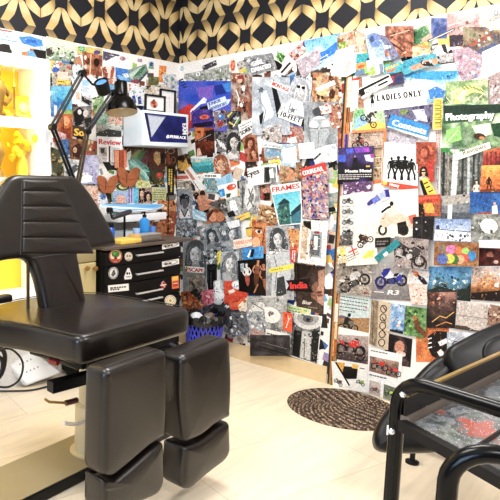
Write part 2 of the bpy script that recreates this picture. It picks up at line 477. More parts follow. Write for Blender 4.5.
def FACE(cx, cy, h, skin, hair, top, rot=0, dark='2d2320', lip='b0564c', wide=1.0):
    """printed portrait: head and shoulders, h = full height"""
    m = xf(cx, cy, h, rot); r = random.Random(int(cx * 13 + cy))
    def c(col, u, v, rx, ry): x, y = m(u, v); return E(col, x, y, rx * h, ry * h, rot)
    hl, hd, sd, sl = shade(hair, 1.35), shade(hair, .6), shade(skin, .8), shade(skin, 1.1)
    ops = [c(hair, 0, -0.14, 0.27 * wide, 0.35), P(hair, *m(-0.26 * wide, -0.14, 0.26 * wide, -0.14, 0.33 * wide, 0.14, 0.28 * wide, 0.4, 0.12, 0.3, -0.12, 0.3, -0.3 * wide, 0.4, -0.32 * wide, 0.1)),
           P(top, *m(-0.46, 0.5, -0.38, 0.34, -0.12, 0.23, 0.12, 0.23, 0.38, 0.33, 0.46, 0.5)), P(shade(top, .8), *m(0.05, 0.26, 0.38, 0.33, 0.46, 0.5, 0.14, 0.5)),
           P(sd, *m(-0.075, 0.08, 0.075, 0.08, 0.13, 0.26, 0, 0.36, -0.13, 0.26)), P(skin, *m(-0.15, -0.16, -0.1, -0.3, 0.1, -0.3, 0.155, -0.16, 0.14, 0.02, 0.06, 0.155, -0.05, 0.155, -0.135, 0.02)),
           P(sd, *m(0.05, -0.24, 0.1, -0.3, 0.155, -0.16, 0.14, 0.02, 0.06, 0.155, 0.03, 0.12, 0.1, 0)), c(sl, -0.05, -0.22, 0.06, 0.035), c(sl, -0.085, -0.01, 0.035, 0.04),
           P(hair, *m(-0.17, -0.1, -0.15, -0.3, 0.0, -0.42, 0.16, -0.3, 0.18, -0.08, 0.13, -0.2, 0.02, -0.31, -0.1, -0.24))]
    for k in range(9):
        s = 1 if k % 2 else -1; u = r.uniform(.17, .29) * wide
        ops.append(L(hl if k % 3 else hd, .018 * h, *m(s * u * .6, -0.36 + r.uniform(0, .1), s * u, -0.1, s * (u + r.uniform(-.02, .05)), r.uniform(.1, .36))))
    for s in (-1, 1): ops += [L(hd, .014 * h, *m(s * .105, -.135, s * .035, -.125)), c(dark, s * .068, -.09, .026, .014)]
    ops += [L(shade(skin, .62), .014 * h, *m(.012, -.08, .022, .005, -.015, .015)), c(lip, 0, .075, .048, .016), c(shade(skin, .7), 0, .108, .03, .008)]
    return multi(*ops)
def MAN(cx, cy, h, col, skin=None, flip=1, step=0.08):
    m = xf(cx, cy, h, 0, flip); x, y = m(0, -0.43)
    return multi(E(skin or col, x, y, 0.06 * h, 0.075 * h), P(col, *m(-0.11, -0.34, 0.11, -0.34, 0.1, 0.02, -0.1, 0.02)), L(col, 0.06 * h, *m(-0.11, -0.31, -0.19, -0.12, -0.12, 0.02)), L(col, 0.06 * h, *m(0.11, -0.31, 0.17, -0.14, 0.16, 0.04)), L(col, 0.085 * h, *m(-0.05, 0, -0.05 - step, 0.26, -0.06 - step * 0.6, 0.5)), L(col, 0.085 * h, *m(0.05, 0, 0.05 + step, 0.26, 0.03 + step * 1.5, 0.5)))

PLACED = []            # (wall, window, bbox, top offset)
KINDS = {'m': ('magazine_clipping', 'clipping'), 'p': ('pasted_photo', 'photo'), 's': ('paper_strip', 'paper strip'), 'c': ('magazine_cover', 'magazine cover'),
         't': ('sticker', 'sticker'), 'g': ('magazine_page', 'magazine page'), 'k': ('postcard', 'postcard'), 'd': ('drawing', 'drawing')}
PROJ = {'R': RW, 'L': LW, 'D': lambda x, y, o: LW(x, y, 0.4562 + o)}
GROUPS = {'D': 'stickers on the drawer unit', 'R': 'clippings pasted on the right wall', 'L': 'clippings pasted on the left wall'}
def fine_print(s, base, bb, label, k=1.0):
    """the small crisp detail of a printed photograph: dark and light flecks in the picture's own tones"""
    r = random.Random(label); a = abs(area2(s.o)) / 2
    cols = [shade(base, q) for q in (.28, .45, .6, .8, 1.2, 1.4)]
    for _ in range(int(a / 5 * k)):
        s.z += STEP / 8
        cx, cy = r.uniform(bb[0], bb[2]), r.uniform(bb[1], bb[3]); w, h, t = r.uniform(.5, 2.2), r.uniform(.25, .75), r.uniform(0, PI); c, d = math.cos(t), math.sin(t)
        s.raw(r.choice(cols), [(cx + u * w * c - v * h * d, cy + u * w * d + v * h * c) for u, v in ((-.5, -.3), (.3, -.5), (.5, .4), (-.3, .5))])
def torn(pts, label):
    """scissor-cut and torn outline: turned a little, with uneven edges"""
    r = random.Random(label + 'edge'); cx = sum(p[0] for p in pts) / 4; cy = sum(p[1] for p in pts) / 4; t = math.radians(r.uniform(-9, 9)); c, d = math.cos(t), math.sin(t)
    q = [(cx + (x - cx) * c - (y - cy) * d, cy + (x - cx) * d + (y - cy) * c) for x, y in pts]; out = []
    for i in range(4):
        a, b2 = q[i], q[(i + 1) % 4]; l = math.hypot(b2[0] - a[0], b2[1] - a[1]) or 1; nx, ny = -(b2[1] - a[1]) / l, (b2[0] - a[0]) / l; n = max(2, int(l / 3.5)); bow = r.uniform(-.06, .06) * l
        for k in range(n):
            u = k / n; j = r.uniform(-.45, .45) + bow * math.sin(PI * u) if k else 0
            out.append((a[0] + (b2[0] - a[0]) * u + nx * j, a[1] + (b2[1] - a[1]) * u + ny * j))
    return out
def C(kind, label, outline, base, *ops, grain=0.45, wall='R', extra=0.0):
    pts = [(outline[i], outline[i + 1]) for i in range(0, len(outline), 2)]
    proj = PROJ[wall]
    s0 = Sheet(pts, proj, 0)
    bb = (min(p[0] for p in pts), min(p[1] for p in pts), max(p[0] for p in pts), max(p[1] for p in pts))
    off = 0.0004
    for w, win, b2, top in PLACED:
        if w == wall and b2[0] < bb[2] and b2[2] > bb[0] and b2[1] < bb[3] and b2[3] > bb[1] and top > off - 1e-6:
            if len(clip(s0.win, win)) >= 3: off = top + 0.0003
    shape = torn(pts, label) if kind == 'm' and len(pts) == 4 else pts
    s = Sheet(shape, proj, off + extra); s.grain = grain
    s.quad = pts if len(pts) == 4 else [(bb[0], bb[1]), (bb[2], bb[1]), (bb[2], bb[3]), (bb[0], bb[3])]
    s.base(base)
    for i, o in enumerate(ops):
        o(s)
        if i == 0 and kind in 'mpk' and grain > .3 and wall != 'D': fine_print(s, base, bb, label)
    if kind in 'mpk' and grain > .3 and wall != 'D': fine_print(s, base, bb, label, .45)
    PLACED.append((wall, s.win, bb, s.z))
    nm, cat = KINDS[kind]
    return tag(s.build(nm), label, cat, GROUPS[wall])
# ---------------------------------------------------------------- the room
ZB, ZC = 2.315, 3.05               # collage/wallpaper border, ceiling
WALLP = 'dark wallpaper with gold ribbons'
def quadmesh(name, quads, m, kind='structure'):
    bm = bmesh.new()
    for q in quads: bm.faces.new([bm.verts.new(p) for p in q])
    return struct(bm_obj(name, bm, m, smooth=False))
def slab(name, lo, hi, m):
    bm = bmesh.new(); add_box(bm, [(a + b) / 2 for a, b in zip(lo, hi)], [b - a for a, b in zip(lo, hi)])
    return struct(bm_obj(name, bm, m, smooth=False))
# floor: pale wood-look tiles
def floor_mat():
    m, nt, b = new_mat('pale_wood_tile')
    tc = nt.nodes.new('ShaderNodeTexCoord'); mp = nt.nodes.new('ShaderNodeMapping')
    mp.inputs['Rotation'].default_value = (0, 0, math.radians(14))
    nt.links.new(tc.outputs['Object'], mp.inputs['Vector'])
    br = nt.nodes.new('ShaderNodeTexBrick'); br.inputs['Scale'].default_value = 1.0
    br.inputs['Brick Width'].default_value = 0.9; br.inputs['Row Height'].default_value = 0.45; br.inputs['Mortar Size'].default_value = 0.0022; br.inputs['Mortar Smooth'].default_value = 0.2
    br.inputs['Color1'].default_value = hx('e9dac2'); br.inputs['Color2'].default_value = hx('e5d5ba'); br.inputs['Mortar'].default_value = hx('c9b798')
    nt.links.new(mp.outputs['Vector'], br.inputs['Vector'])
    m2 = nt.nodes.new('ShaderNodeMapping'); m2.inputs['Rotation'].default_value = (0, 0, math.radians(14)); m2.inputs['Scale'].default_value = (2.0, 26, 1)
    nt.links.new(tc.outputs['Object'], m2.inputs['Vector'])
    no = nt.nodes.new('ShaderNodeTexNoise'); no.inputs['Scale'].default_value = 1.0; no.inputs['Detail'].default_value = 6; no.inputs['Roughness'].default_value = 0.7
    nt.links.new(m2.outputs['Vector'], no.inputs['Vector'])
    mr = nt.nodes.new('ShaderNodeMapRange'); mr.inputs['From Min'].default_value = 0.35; mr.inputs['From Max'].default_value = 0.75; mr.inputs['To Min'].default_value = 1.05; mr.inputs['To Max'].default_value = 0.84
    nt.links.new(no.outputs['Fac'], mr.inputs['Value'])
    mx = nt.nodes.new('ShaderNodeMix'); mx.data_type = 'RGBA'; mx.blend_type = 'MULTIPLY'; mx.inputs[0].default_value = 1
    nt.links.new(br.outputs['Color'], mx.inputs[6]); nt.links.new(mr.outputs['Result'], mx.inputs[7]); nt.links.new(mx.outputs[2], b.inputs['Base Color'])
    b.inputs['Roughness'].default_value = 0.32; b.inputs['Specular IOR Level'].default_value = 0.4
    return m
slab('floor', (-6.0, -6.0, -0.1), (0.12, 0.12, 0.0), floor_mat())
slab('ceiling', (-6.0, -6.0, ZC), (0.12, 0.12, ZC + 0.1), mat('ceiling_white', 'f2f0ec', 0.8))
plaster = mat('white_plaster', 'efece6', 0.7, noise=0.03, scale=6)
taupe = mat('taupe_paint', '6f665e', 0.7, noise=0.05, scale=6)
slab('wall_back', (-6.0, -6.1, 0), (0.12, -6.0, ZC), taupe)
slab('wall_side', (-6.1, -6.1, 0), (-6.0, 0.12, ZC), taupe)

class WallSheet(Sheet):
    pass
def paper_wall(name, proj3, umin, umax, du, dv, dcen, vcen, seed, body_lo, body_hi, filler):
    """a wall: solid body, white paper ground, scraps of print, partly darkened as shade, between the clippings, ribbon wallpaper above.
    proj3(u, z, off) -> point; u runs along the wall"""
    me_o = slab(name, body_lo, body_hi, plaster)
    s = Sheet([(umin, 0), (umax, 0), (umax, ZC), (umin, ZC)], lambda x, y, z: proj3(x, y, z), 0.0)
    s.grain = 0.4; s.V = []; s.F = []; s.Cc = []
    s.z = 0.00005; s.win = [(umin, 0.0), (umax, 0.0), (umax, ZB), (umin, ZB)]
    if area2(s.win) < 0: s.win = s.win[::-1]
    s.tri_poly(s.win, 'f1efec')
    r = random.Random(seed)
    pal = 'c8c4bf b7b2ac 8c8783 4a4542 2f2a28 e6c9ae c99472 8b5a3c 5a3b2a 3f3a38 27221f 7fb4d8 4f86c2 2d4f9a a9bfd0 cf4b3e e88f4a f0cf5a 6d9a52 aacb7a 93a7a0 d8c7b3 6a625c 1f1c1b b09ac6'.split()  # print colours, with extra darks painting the shade between overlapping papers
    zt = ZB - 0.1
    for i in range(filler):
        s.z = 0.0001 + i * 2.2e-7
        cx, cy = r.uniform(umin, umax if i < 2600 else -2.36), r.uniform(0.02, zt); w, h = r.uniform(0.02, 0.1), r.uniform(0.02, 0.1); t = r.gauss(0, 0.35); c, d = math.cos(t), math.sin(t)
        if name == 'wall_left' and cx < -1.1 and cy < .7: continue
        s.raw(r.choice(pal), [(cx + u * w / 2 * c - v * h / 2 * d, cy + u * w / 2 * d + v * h / 2 * c) for u, v in ((-1, -1), (1, -1), (1, 1), (-1, 1))])
    # ribbon wallpaper
    s.grain = 0.12
    s.win = [(umin, ZB), (umax, ZB), (umax, ZC), (umin, ZC)]
    if area2(s.win) < 0: s.win = s.win[::-1]
    s.z = 0.0002; s.tri_poly(s.win, '35363f')
    hi, md, lo, dk = hx('dcc695', .1), hx('cbae74', .1), hx('a58a58', .1), hx('6a5f4c', .1)
    def mixc(a, b, t): return tuple(a[k] * (1 - t) + b[k] * t for k in range(4))
    leafO = [(.015, .70), (.18, .645), (.35, .585), (.52, .505), (.645, .41), (.70, .25), (.685, -.06)]
    leafI = [(.015, .43), (.10, .37), (.20, .30), (.32, .225), (.44, .15), (.55, .075), (.66, -.04)]
    armO = [(1.0, .255), (.86, .265), (.72, .35), (.58, .5), (.5, .62), (.41, .76), (.22, 1.0)]
    armI = [(1.0, .345), (.995, .37), (.98, .42), (.945, .52), (.9, .63), (.82, .78), (.57, 1.0)]
    def strip(A, Bq, f, tones):
        n = len(A)
        for i in range(n - 1):
            q = [A[i], A[i + 1], Bq[i + 1], Bq[i]]; cs = [tones[i], tones[i + 1], tones[i + 1], tones[i]]
            pts = [f(*k) for k in q]
            cl = clip(pts if area2(pts) > 0 else pts[::-1], s.win)
            if len(cl) < 3: continue
            b = len(s.V); s.V += [s.proj(x, y, s.z) for x, y in cl]; s.F.append(tuple(range(b, b + len(cl))))
            for x, y in cl:      # tone of the nearest end
                da = min(math.hypot(x - pts[k][0], y - pts[k][1]) for k in (0, 3)); db = min(math.hypot(x - pts[k][0], y - pts[k][1]) for k in (1, 2))
                s.Cc.append(mixc(cs[0], cs[1], da / (da + db + 1e-9)))
    toneU = [dk, lo, md, hi, hi, md, md]; toneD = [md, hi, hi, hi, md, lo, dk]; toneA = [md, hi, hi, hi, md, lo, dk]; toneB = [lo, md, hi, hi, hi, md, md]
    k0 = int((umin - dcen) / (2 * du)) - 2; k1 = int((umax - dcen) / (2 * du)) + 2
    for k in range(k0, k1 + 1):
        for j in range(-1, 3):
            for su in (-1, 1):
                for sv in (-1, 1):
                    f = lambda u, v, su=su, sv=sv, k=k, j=j: (dcen + 2 * du * k + su * u * du, vcen + 2 * dv * j + sv * v * dv)
                    s.z = 0.00030 + (0.00004 if sv > 0 else 0.00008) + (0.00002 if su > 0 else 0); strip(leafO, leafI, f, toneU if sv > 0 else toneD)
                    s.z = 0.00050 + (0.00004 if sv > 0 else 0.00008) + (0.00002 if su > 0 else 0); strip(armO, armI, f, toneA if sv > 0 else toneB)
    o = s.build(name + '_paper'); o.name = name + '_covering'
    struct(o); o.parent = me_o; o.matrix_parent_inverse = me_o.matrix_world.inverted() if False else Matrix.Translation(-me_o.location)
    return me_o
paper_wall('wall_right', lambda u, z, o: Vector((-o, u, z)), -4.2, 0.0, 0.145, 0.187, -0.176, 2.42, 5, (0, -6.0, 0), (0.12, 0.12, ZC), 5000)
paper_wall('wall_left', lambda u, z, o: Vector((u, -o, z)), -3.2, 0.0, 0.173, 0.208, -0.709, 2.575, 8, (-6.0, 0, 0), (0, 0.12, ZC), 1400)

# pale wood skirting along the right wall, up to the door
bm = bmesh.new()
add_hexa(bm, [(0, 0, 0), (-0.012, 0, 0), (-0.012, -1.355, 0), (0, -1.355, 0)], [(0, 0, 0.118), (-0.009, 0, 0.118), (-0.009, -1.355, 0.118), (0, -1.355, 0.118)])
struct(bm_obj('baseboard_right', bm, mat('skirting_wood', 'd8c29a', 0.45, noise=0.12, scale=18), smooth=False))
# door in the right wall: leaf a little proud of the wall, jamb strip on its left, papered over like the wall
bm = bmesh.new(); add_box(bm, (0.0, -1.885, 1.02), (0.006, 0.935, 2.036)); struct(bm_obj('door_1', bm, plaster, smooth=False))
bm = bmesh.new(); add_box(bm, (-0.0015, -1.885, 2.0425), (0.003, 1.0, 0.007)); struct(bm_obj('door_top_gap_shade', bm, mat('door_gap_shade', '2c2420', 0.8), smooth=False))  # dark strip painted as the shade in the gap above the door leaf
bm = bmesh.new(); add_box(bm, (0.0, -1.395, 1.02), (0.024, 0.038, 2.04), bev=0.003)
trim = struct(bm_obj('trim_1', bm, mat('jamb_wood', 'b07a40', 0.5, noise=0.25, scale=30)))
def jamb_px(z, k):
    """pixel of the jamb face at height z, k = 0 left edge, 1 right edge"""
    p = Vector((-0.0125, -1.379 - 0.032 * k, z)) - CAM
    return (PCX + FPX * p.dot(RT) / p.dot(FW), PCY - FPX * p.dot(UU) / p.dot(FW))
bm = bmesh.new(); add_box(bm, (-0.002, -1.3685, 1.02), (0.004, 0.015, 2.04)); struct(bm_obj('jamb_gap_shade', bm, bpy.data.materials['door_gap_shade'], smooth=False))  # dark strip painted as the shaded gap left of the jamb
js = Sheet([(0, 0), (1, 0), (1, 1), (0, 1)], lambda u, v, o: Vector((-o, -1.378 - 0.034 * u, 2.03 * (1 - v))), 0.0122)
r = random.Random(4); v = 0.0; js.grain = 0.6
pals = ['b98a62 7a4a34 e2c6a0 c9483a', 'f0e6da d9cfc6 efe0d0', '5a3aa0 8c6ac0 3a2a6a', '4a4644 8a8682 d0ccc6', 'c78f5a e8d2a8 7a3f24', 'd8c8d8 e6a0a0 8c7ab0', '8aa05a d6d9a0 4f7a4a', 'e0482f f2d6c0 ffffff', 'c9772f a84a22 e8b46a', '3a3230 7a6a60 c8a488']
while v < 1.0:
    h = r.uniform(0.03, 0.07); c = r.choice(pals) if v < .8 else 'c9772f a84a22 e8b46a 8a5a2c 7a8a4a'; js.z = 0.0124
    js.win = [(0.3, v), (0.99, v), (0.99, min(v + h, 1)), (0.3, min(v + h, 1))]; js.quad = js.win
    G(c, r.randint(0, 999), 2.5, 0.0, n=5)(js)
    N(c, 7, r.randint(0, 999), 0.1, 0.3, (0.3, v, 0.98, v + h))(js)
    v += h + 0.002
jo = js.build('trim_covering'); struct(jo); jo.parent = trim; jo.matrix_parent_inverse = Matrix.Translation(-trim.location)
# ================================================================ right wall, between the corner and the door
C('m', 'long pale grey cutting of a crowded city under the wallpaper by the room corner', [184, 74, 231, 66, 233, 82, 188, 91], 'b9bbb6', G('e2e4e2 8f958c d4d6d0 5f665e c2c5c0 9aa78a', 11, 7), N('f3f3f1 6d726c a8b09c 4d524e d9d6cf', 40, 3, .8, 2.4), E('f7f8f8', 198, 74, 2.4), E('9fb0b4', 198, 74, 1.2))
C('s', 'short dark cutting of city roofs above the long grey city cutting', [202, 66, 216, 60, 217, 65, 203, 71], '5d5a62', N('2d2b33 8a8792 c9c7cf 403c48', 26, 4, .7, 1.8))
C('s', 'black and white striped scrap left of the long grey city cutting', [180, 81, 186, 79, 187, 87, 181, 89], 'f3f3f0', L('24201f', 1.1, 180.5, 83, 184, 81), L('24201f', 1.1, 181.5, 86, 186, 83.5), L('24201f', 1, 183, 88, 186.5, 86.5))
C('s', 'tiny pale stamp high in the corner of the right wall', [180, 66, 184, 65.5, 184, 71, 180, 71.5], 'e3ecee', O('7fa5b5', .7, 182, 68.5, 1.1, 1.8))
C('m', 'small cutting of an orange vase on the white border', [229.5, 58.5, 235.5, 58, 236, 71, 230, 71.5], 'f1e5d8', P('e46a34', 231, 61, 234.5, 60, 235.4, 66, 234.3, 70.6, 231.3, 70.8, 230.3, 66), E('f3a06a', 233.5, 64, 1.2, 2))
C('m', 'small pale cutting of rubble beside the orange vase', [237, 62, 250, 59, 251, 66, 238, 70], 'cfcac6', N('8f8a86 efece8 a7a29d 5e5a58', 22, 9, .7, 1.8))
C('d', 'large blue and red abstract painting below the grey city cutting', [177, 92, 206, 85, 234, 81, 231, 98, 214, 118, 190, 131, 177, 131], '2f5ec4', G('2a57c8 3e6ed8 6a6ad0 8f8ae0 4f9fe8', 21, 3, .3), P('8f6fd0', 196, 88, 214, 85, 212, 98, 200, 100), P('1d3f9c', 214, 86, 228, 83, 226, 94, 216, 95), P('3f97dc', 222, 84, 234, 81, 231, 92, 226, 92), P('d8392f', 177, 112, 189, 104, 196, 106, 192, 128, 177, 131), P('c22f3a', 180, 122, 188, 112, 190, 130, 180, 131), P('f6b9a6', 191, 109, 194, 108, 193, 118, 190, 121), P('f3f6fb', 190, 111, 204, 97, 206, 99, 206, 103, 201, 104, 194, 110, 191, 114), E('e7e3f4', 205, 100, 2, 1.6), P('1d1a2e', 200, 107, 213, 104, 208, 115, 197, 116))
C('s', 'white strip with blue JUNIOR WARRIORS lettering across the abstract painting', [207, 103, 225, 96, 226.5, 99.5, 231, 99, 228, 104.5, 209, 113], 'dbe6f2', T('3a6fb8', 'JUNIOR', 208.7, 106, 3.1, -20, 13, bold=.3), T('3a6fb8', 'WARRIORS', 210, 110.8, 3.2, -20, 18, bold=.3), P('b7cbe4', 208, 111.6, 228, 103.6, 228, 104.2, 209, 112.4))
C('m', 'cutting of a red haired warrior in brown and white armour right of the abstract painting', [231, 74, 250, 73, 252, 103, 244, 120, 233, 113], '8e4a34', G('b97f5c 6e2f22 d8c3b4 4a2019', 31, 4), N('7a2c1e f2ebe4 b5785a 3a1a14 d9b79b c9492f', 34, 5, 1, 3), E('e8c4a4', 240, 80, 2.4, 3), P('a8341f', 237, 76, 243, 75, 245, 84, 242, 79, 237.5, 79), L('f5efe9', 1.2, 236, 90, 239, 98, 238, 106), E('f8f6f3', 243.5, 88, 1.8, 3))
C('m', 'purple cutting with an orange flower below the abstract painting', [191, 112, 212, 109, 216, 126, 192, 128], '6b4fa8', G('7d5cb8 4d3a8a 5f4fae 2f2552', 41, 3), E('e8793a', 204.5, 117, 5, 2.2, -8), E('c4422e', 204.5, 117, 2.6, 1.2, -8), P('2a2342', 193, 124, 212, 121, 214, 126, 193, 128))
C('p', 'burnt orange perfume photo with a dark corner left of the long haired woman', [194, 127, 214, 128, 215, 155, 196, 156], '9a5527', G('c8742f b1602a 8a4420 5a2818 2d1712', 51, 3, .7), P('d98a48', 195, 128, 204, 128, 203, 138, 195, 141), P('3c2018', 205, 131, 214, 129, 214.4, 141, 207, 142), P('e8c4a8', 197, 149, 199.5, 148, 202, 155, 197, 156), E('7a3418', 199, 132, 2, 1.3))
C('s', 'thin black strip like a pen laid across the burnt orange photo', [196, 140.5, 211.5, 133.2, 212.6, 135, 197.4, 142.8], '23201f', L('b8b4b2', .6, 198, 141, 211, 134.4))
C('m', 'cutting of a small robot with a blue glass ball above the black pen strip', [213, 112, 227, 110, 227, 125, 215, 130], '9b8f94', N('c9c2c6 5f5257 e6e1e2 b5483c 3b3236', 30, 8, 1, 2.6), E('4f8fcf', 221, 117, 3.2, 3.4), E('cfe6fa', 220, 116, 1.3), P('b23a30', 217, 122, 224, 121, 222, 126, 218, 127))
C('m', 'grey cutting crossed by yellow and black stripes above the long haired woman', [226, 112, 240, 110, 241, 128, 228, 130], '6b6a6d', N('3a393c c9c9cb 909094 232225', 26, 9, 1, 3), L('f0dc3c', 1.4, 228, 117, 232, 112), L('f0dc3c', 1.3, 229, 122, 235, 126), L('1c1b1c', 1.6, 230, 121, 237, 112), L('dfe0e2', 1, 233, 127, 239, 117), L('7fae4c', 1.4, 236, 124, 240, 119))
C('m', 'black and white cutting of comb teeth left of the long haired woman', [215, 133, 227, 130, 228, 152, 217, 155], '8d8a8a', N('4d4a4a d6d4d3 2a2828 b1aeac 73906a', 24, 12, 1, 3), *[L('f4f3f1', .9, 217 + k * 2, 139 + k * 1.4, 221 + k * 2, 147 + k * 1.4) for k in range(4)])
C('p', 'black and white portrait of a woman with very long hair', [227, 129, 242, 131, 239, 162, 226, 158], 'b9b7b4', G('d6d4d2 9a9896 bdbbb8', 61, 3), FACE(234, 145, 27, 'cfcbc6', '47423f', 'dedbd7', -3, lip='7a7470'), L('35312f', 1.4, 229, 139, 227.6, 152), L('35312f', 1.6, 239, 140, 240, 154))
C('s', 'white torn card with black word SORRY at a slant', [238, 125, 253, 117, 256, 130, 241, 139.5], 'eceae6', B('6f6b69', 240, 126.5, 12, 2, 2.6, .8, -27), T('26221f', 'SORRY', 241.4, 135.4, 4, -28, 14.2, bold=.45))
C('s', 'red and green scrap at the right edge of the SORRY card', [253, 117, 257.5, 118, 259.5, 127, 255.5, 129], 'd8423c', P('6fa05a', 253, 117, 257, 118, 256.5, 121, 254, 121))
C('m', 'cutting of two brown haired women close together below the SORRY card', [242, 139, 256, 130, 259, 161, 247, 162], '9c6a4c', G('8a5236 c9916a 5c3322', 71, 3), FACE(250, 145, 17, 'd9a07c', '6a3520', 'c7876a', 12), FACE(254, 155, 15, 'e2ad8a', '7d4428', 'b36a4c', -14))
C('p', 'teal sofa photo left of the woman in a blue shirt', [191, 158, 213, 158, 214, 172, 193, 173], '6fb4b0', G('d9e4df 9fc4c0 3f9ea0 2c7f84', 81, 3, .7), P('2fa0a6', 192, 166, 213, 163, 213.6, 171, 193, 172), P('56c0c4', 194, 163, 210, 161, 211, 165, 194, 167), E('e6d6b8', 198, 161, 3, 1.3))
C('p', 'photo of a smiling woman with light brown hair in a pale blue shirt', [213, 153, 229, 156, 234, 188, 216, 191], 'cfd6d4', FACE(221, 168, 29, 'e5b795', 'a5673f', 'a9d4ea', -4, lip='b84a3c'), P('a9d4ea', 218, 179, 232, 172, 234, 188, 216, 191), P('8fc0dc', 226, 176, 230, 174, 231, 188, 227, 189))
C('s', 'white caption strip left of the woman in a blue shirt', [203, 173, 221, 174, 221, 178.5, 203, 178], 'f4f2ee', B('6b6764', 205, 175, 14, 1, 2, 1.6, 1))
C('m', 'yellow carnival mask cutting beside the room corner', [176.5, 155, 191, 154, 192, 172, 177, 173], '4a3a2c', N('2e241e 6a5542 8f7a5c', 14, 6, 1.5, 3.5), P('e8b83a', 178, 160, 183, 163, 186, 158, 188, 164, 191, 165, 187, 170, 181, 171, 178, 168), E('fbe88a', 182, 165.5, 1.6, 1), E('fbe88a', 186.5, 165, 1.4, 1), E('4a2f10', 182, 165.5, .7), E('4a2f10', 186.5, 165, .7))
C('s', 'pink and white ticket below the yellow carnival mask', [175.6, 175, 190, 174, 191, 180.5, 175.6, 182], 'efe4dd', P('d4705f', 177, 176, 189, 175.3, 189, 178.5, 177, 179.6), B('7a5a54', 177, 180.4, 11, 1, 2, .6, -3))
C('s', 'long white slanting strip with print right of the pink ticket', [184, 171, 190.5, 166, 205.5, 188, 199, 192], 'efedea', L('d89a86', 3, 186.5, 169.5, 194, 180), B('4b4745', 193.5, 181, 11, 2, 2.4, .8, 55))
C('m', 'pale cutting of rooftops above the grey swimsuit cutting', [176, 182, 191, 181, 192, 190, 176, 190], 'b9b0a4', G('dcd6cc 8f8a7f c9bfae 6e6a62', 91, 4), B('f6f4f0', 177, 187.6, 13, 1, 2, 1.2, -2))
C('p', 'faded teal cutting of bathing people beside the blue shirt woman', [204, 179, 217, 179, 218, 192, 206, 192], 'a5c8cc', G('cfe0df 8fc0c8 5aa0ac b0a090', 93, 3), N('e6efee 7a99a0 c9a48a', 14, 4, .8, 2.2))
C('p', 'grey photo of a masked person in a swimsuit, at the room corner', [177, 189, 193, 190, 192.5, 219, 177, 219], 'a9aeb4', G('c6cad0 8b9098 b5bac0', 95, 3), E('4a4c52', 184.5, 200, 5, 7), E('6a6d74', 184.5, 203, 3.4, 6), E('2e3036', 184.5, 197, 5.4, 2), P('dfe2e6', 180, 209, 184.5, 217, 189, 209, 190.5, 218.5, 179, 218.5), L('34363c', 1, 181, 209, 184.5, 217, 188, 209))
C('p', 'grey blue photo of tangled branches beside the drawers', [176, 218, 197, 218, 197, 238, 176, 238], '8a949c', G('b9c2c8 5a646c 98a2aa 3c464e d2d8dc', 97, 6), N('cfd6da 47525a 77828a 2e383f a9cfe0', 50, 6, .6, 1.8))
C('p', 'photo of a dark haired couple embracing left of the fish sticker', [193, 191, 205.5, 190, 211, 208, 197, 213], 'c9a48c', E('2e2320', 196.5, 196, 3, 3.6), E('3a2a24', 202.5, 193.6, 2.8, 3.4), E('d8a484', 200, 198, 2.6, 3), E('cc9472', 203, 197.5, 2, 2.6), P('c98f70', 198, 202, 206, 199, 210, 208, 199, 212), P('4b4f58', 194, 200, 198, 203, 200, 212, 197, 213))
C('p', 'pale blue denim cutting below the embracing couple', [192, 208, 206, 213, 209, 222, 193, 219], 'a9d0e2', G('d2e8f2 8ec0da b9dcec', 99, 4), L('7fb0cc', .8, 195, 212, 206, 218), L('e8f4f9', .9, 195, 215, 206, 220.5))
C('p', 'brown photo of two faces about to kiss', [206, 213, 219, 205.5, 227, 221, 208, 229], '8a5536', G('a66a44 6a3a24 c98f68', 101, 3), E('dba27c', 213, 217, 4, 5, 20), E('c98a62', 220, 217, 4, 5.4, -15), P('4a261a', 216, 207, 221, 207, 226, 218, 222.6, 213), P('5c3020', 207, 220, 209, 213, 214, 211, 210, 217))
C('t', 'sticker of an orange fish and a bright blue bottle', [217, 186, 237, 181, 237.5, 196, 222, 203], 'eef0ec', E('e8692c', 231.5, 187, 5, 3, -18), P('d84a24', 226, 188, 229, 185, 229.6, 191), E('ffffff', 233.6, 186, 1), P('2f9fdc', 218.5, 190, 224, 188.4, 225.4, 196, 219.6, 197.4), P('7fd0f4', 219.4, 192, 222, 191.4, 222.6, 195.6, 220.4, 196), P('f2c53a', 218, 199, 225, 197.4, 224.6, 201.6, 220, 202), P('3a6b3f', 226, 194, 231, 193, 230, 197, 226.6, 198))
C('m', 'grey and white cutting of a snowy slope right of the fish sticker', [226, 199, 240, 196, 241, 216, 228, 218], 'c2c4c2', G('f0f1f1 9ea29e d9dbd9 55585a', 103, 4), P('fafafa', 229, 201, 235, 200, 238, 210, 231, 211), P('2e2d2e', 227, 213, 233, 210, 236, 216, 228.6, 217.6), P('6f8f5a', 227, 200, 229.6, 199.6, 229.6, 203, 227.6, 203))
C('m', 'small dark cutting of a rocky path below the fish sticker', [208, 203, 226, 199, 228, 213, 214, 206], '6f6c6a', N('3a3836 9a9692 c9c5c0 56524f', 24, 14, .8, 2.2))
C('p', 'grey photo of an entwined stone statue', [239, 181, 259, 179.5, 259.5, 212, 241, 214.5], 'b4b4b3', G('d2d2d1 8b8b8a bdbdbc 6d6d6c', 105, 4), P('e2e2e0', 246, 184, 252, 183, 256, 194, 253, 206, 248, 211, 244, 202, 245, 192), L('6a6a69', 1, 248, 187, 251, 197, 247, 206), L('77776f', 1.1, 253, 188, 249, 199, 254, 207), E('f0f0ee', 249.4, 186, 2.2, 2.8), E('8c8c8a', 252, 198, 1.6, 5, 14), L('4c4c4b', 1, 243, 186, 242.6, 208))
C('s', 'torn yellow tag below the stone statue', [234, 217.6, 249, 211.6, 251, 216.4, 236, 222.6], 'f4d25a', B('b58a24', 236.5, 218.6, 12, 1, 2, .9, -22))
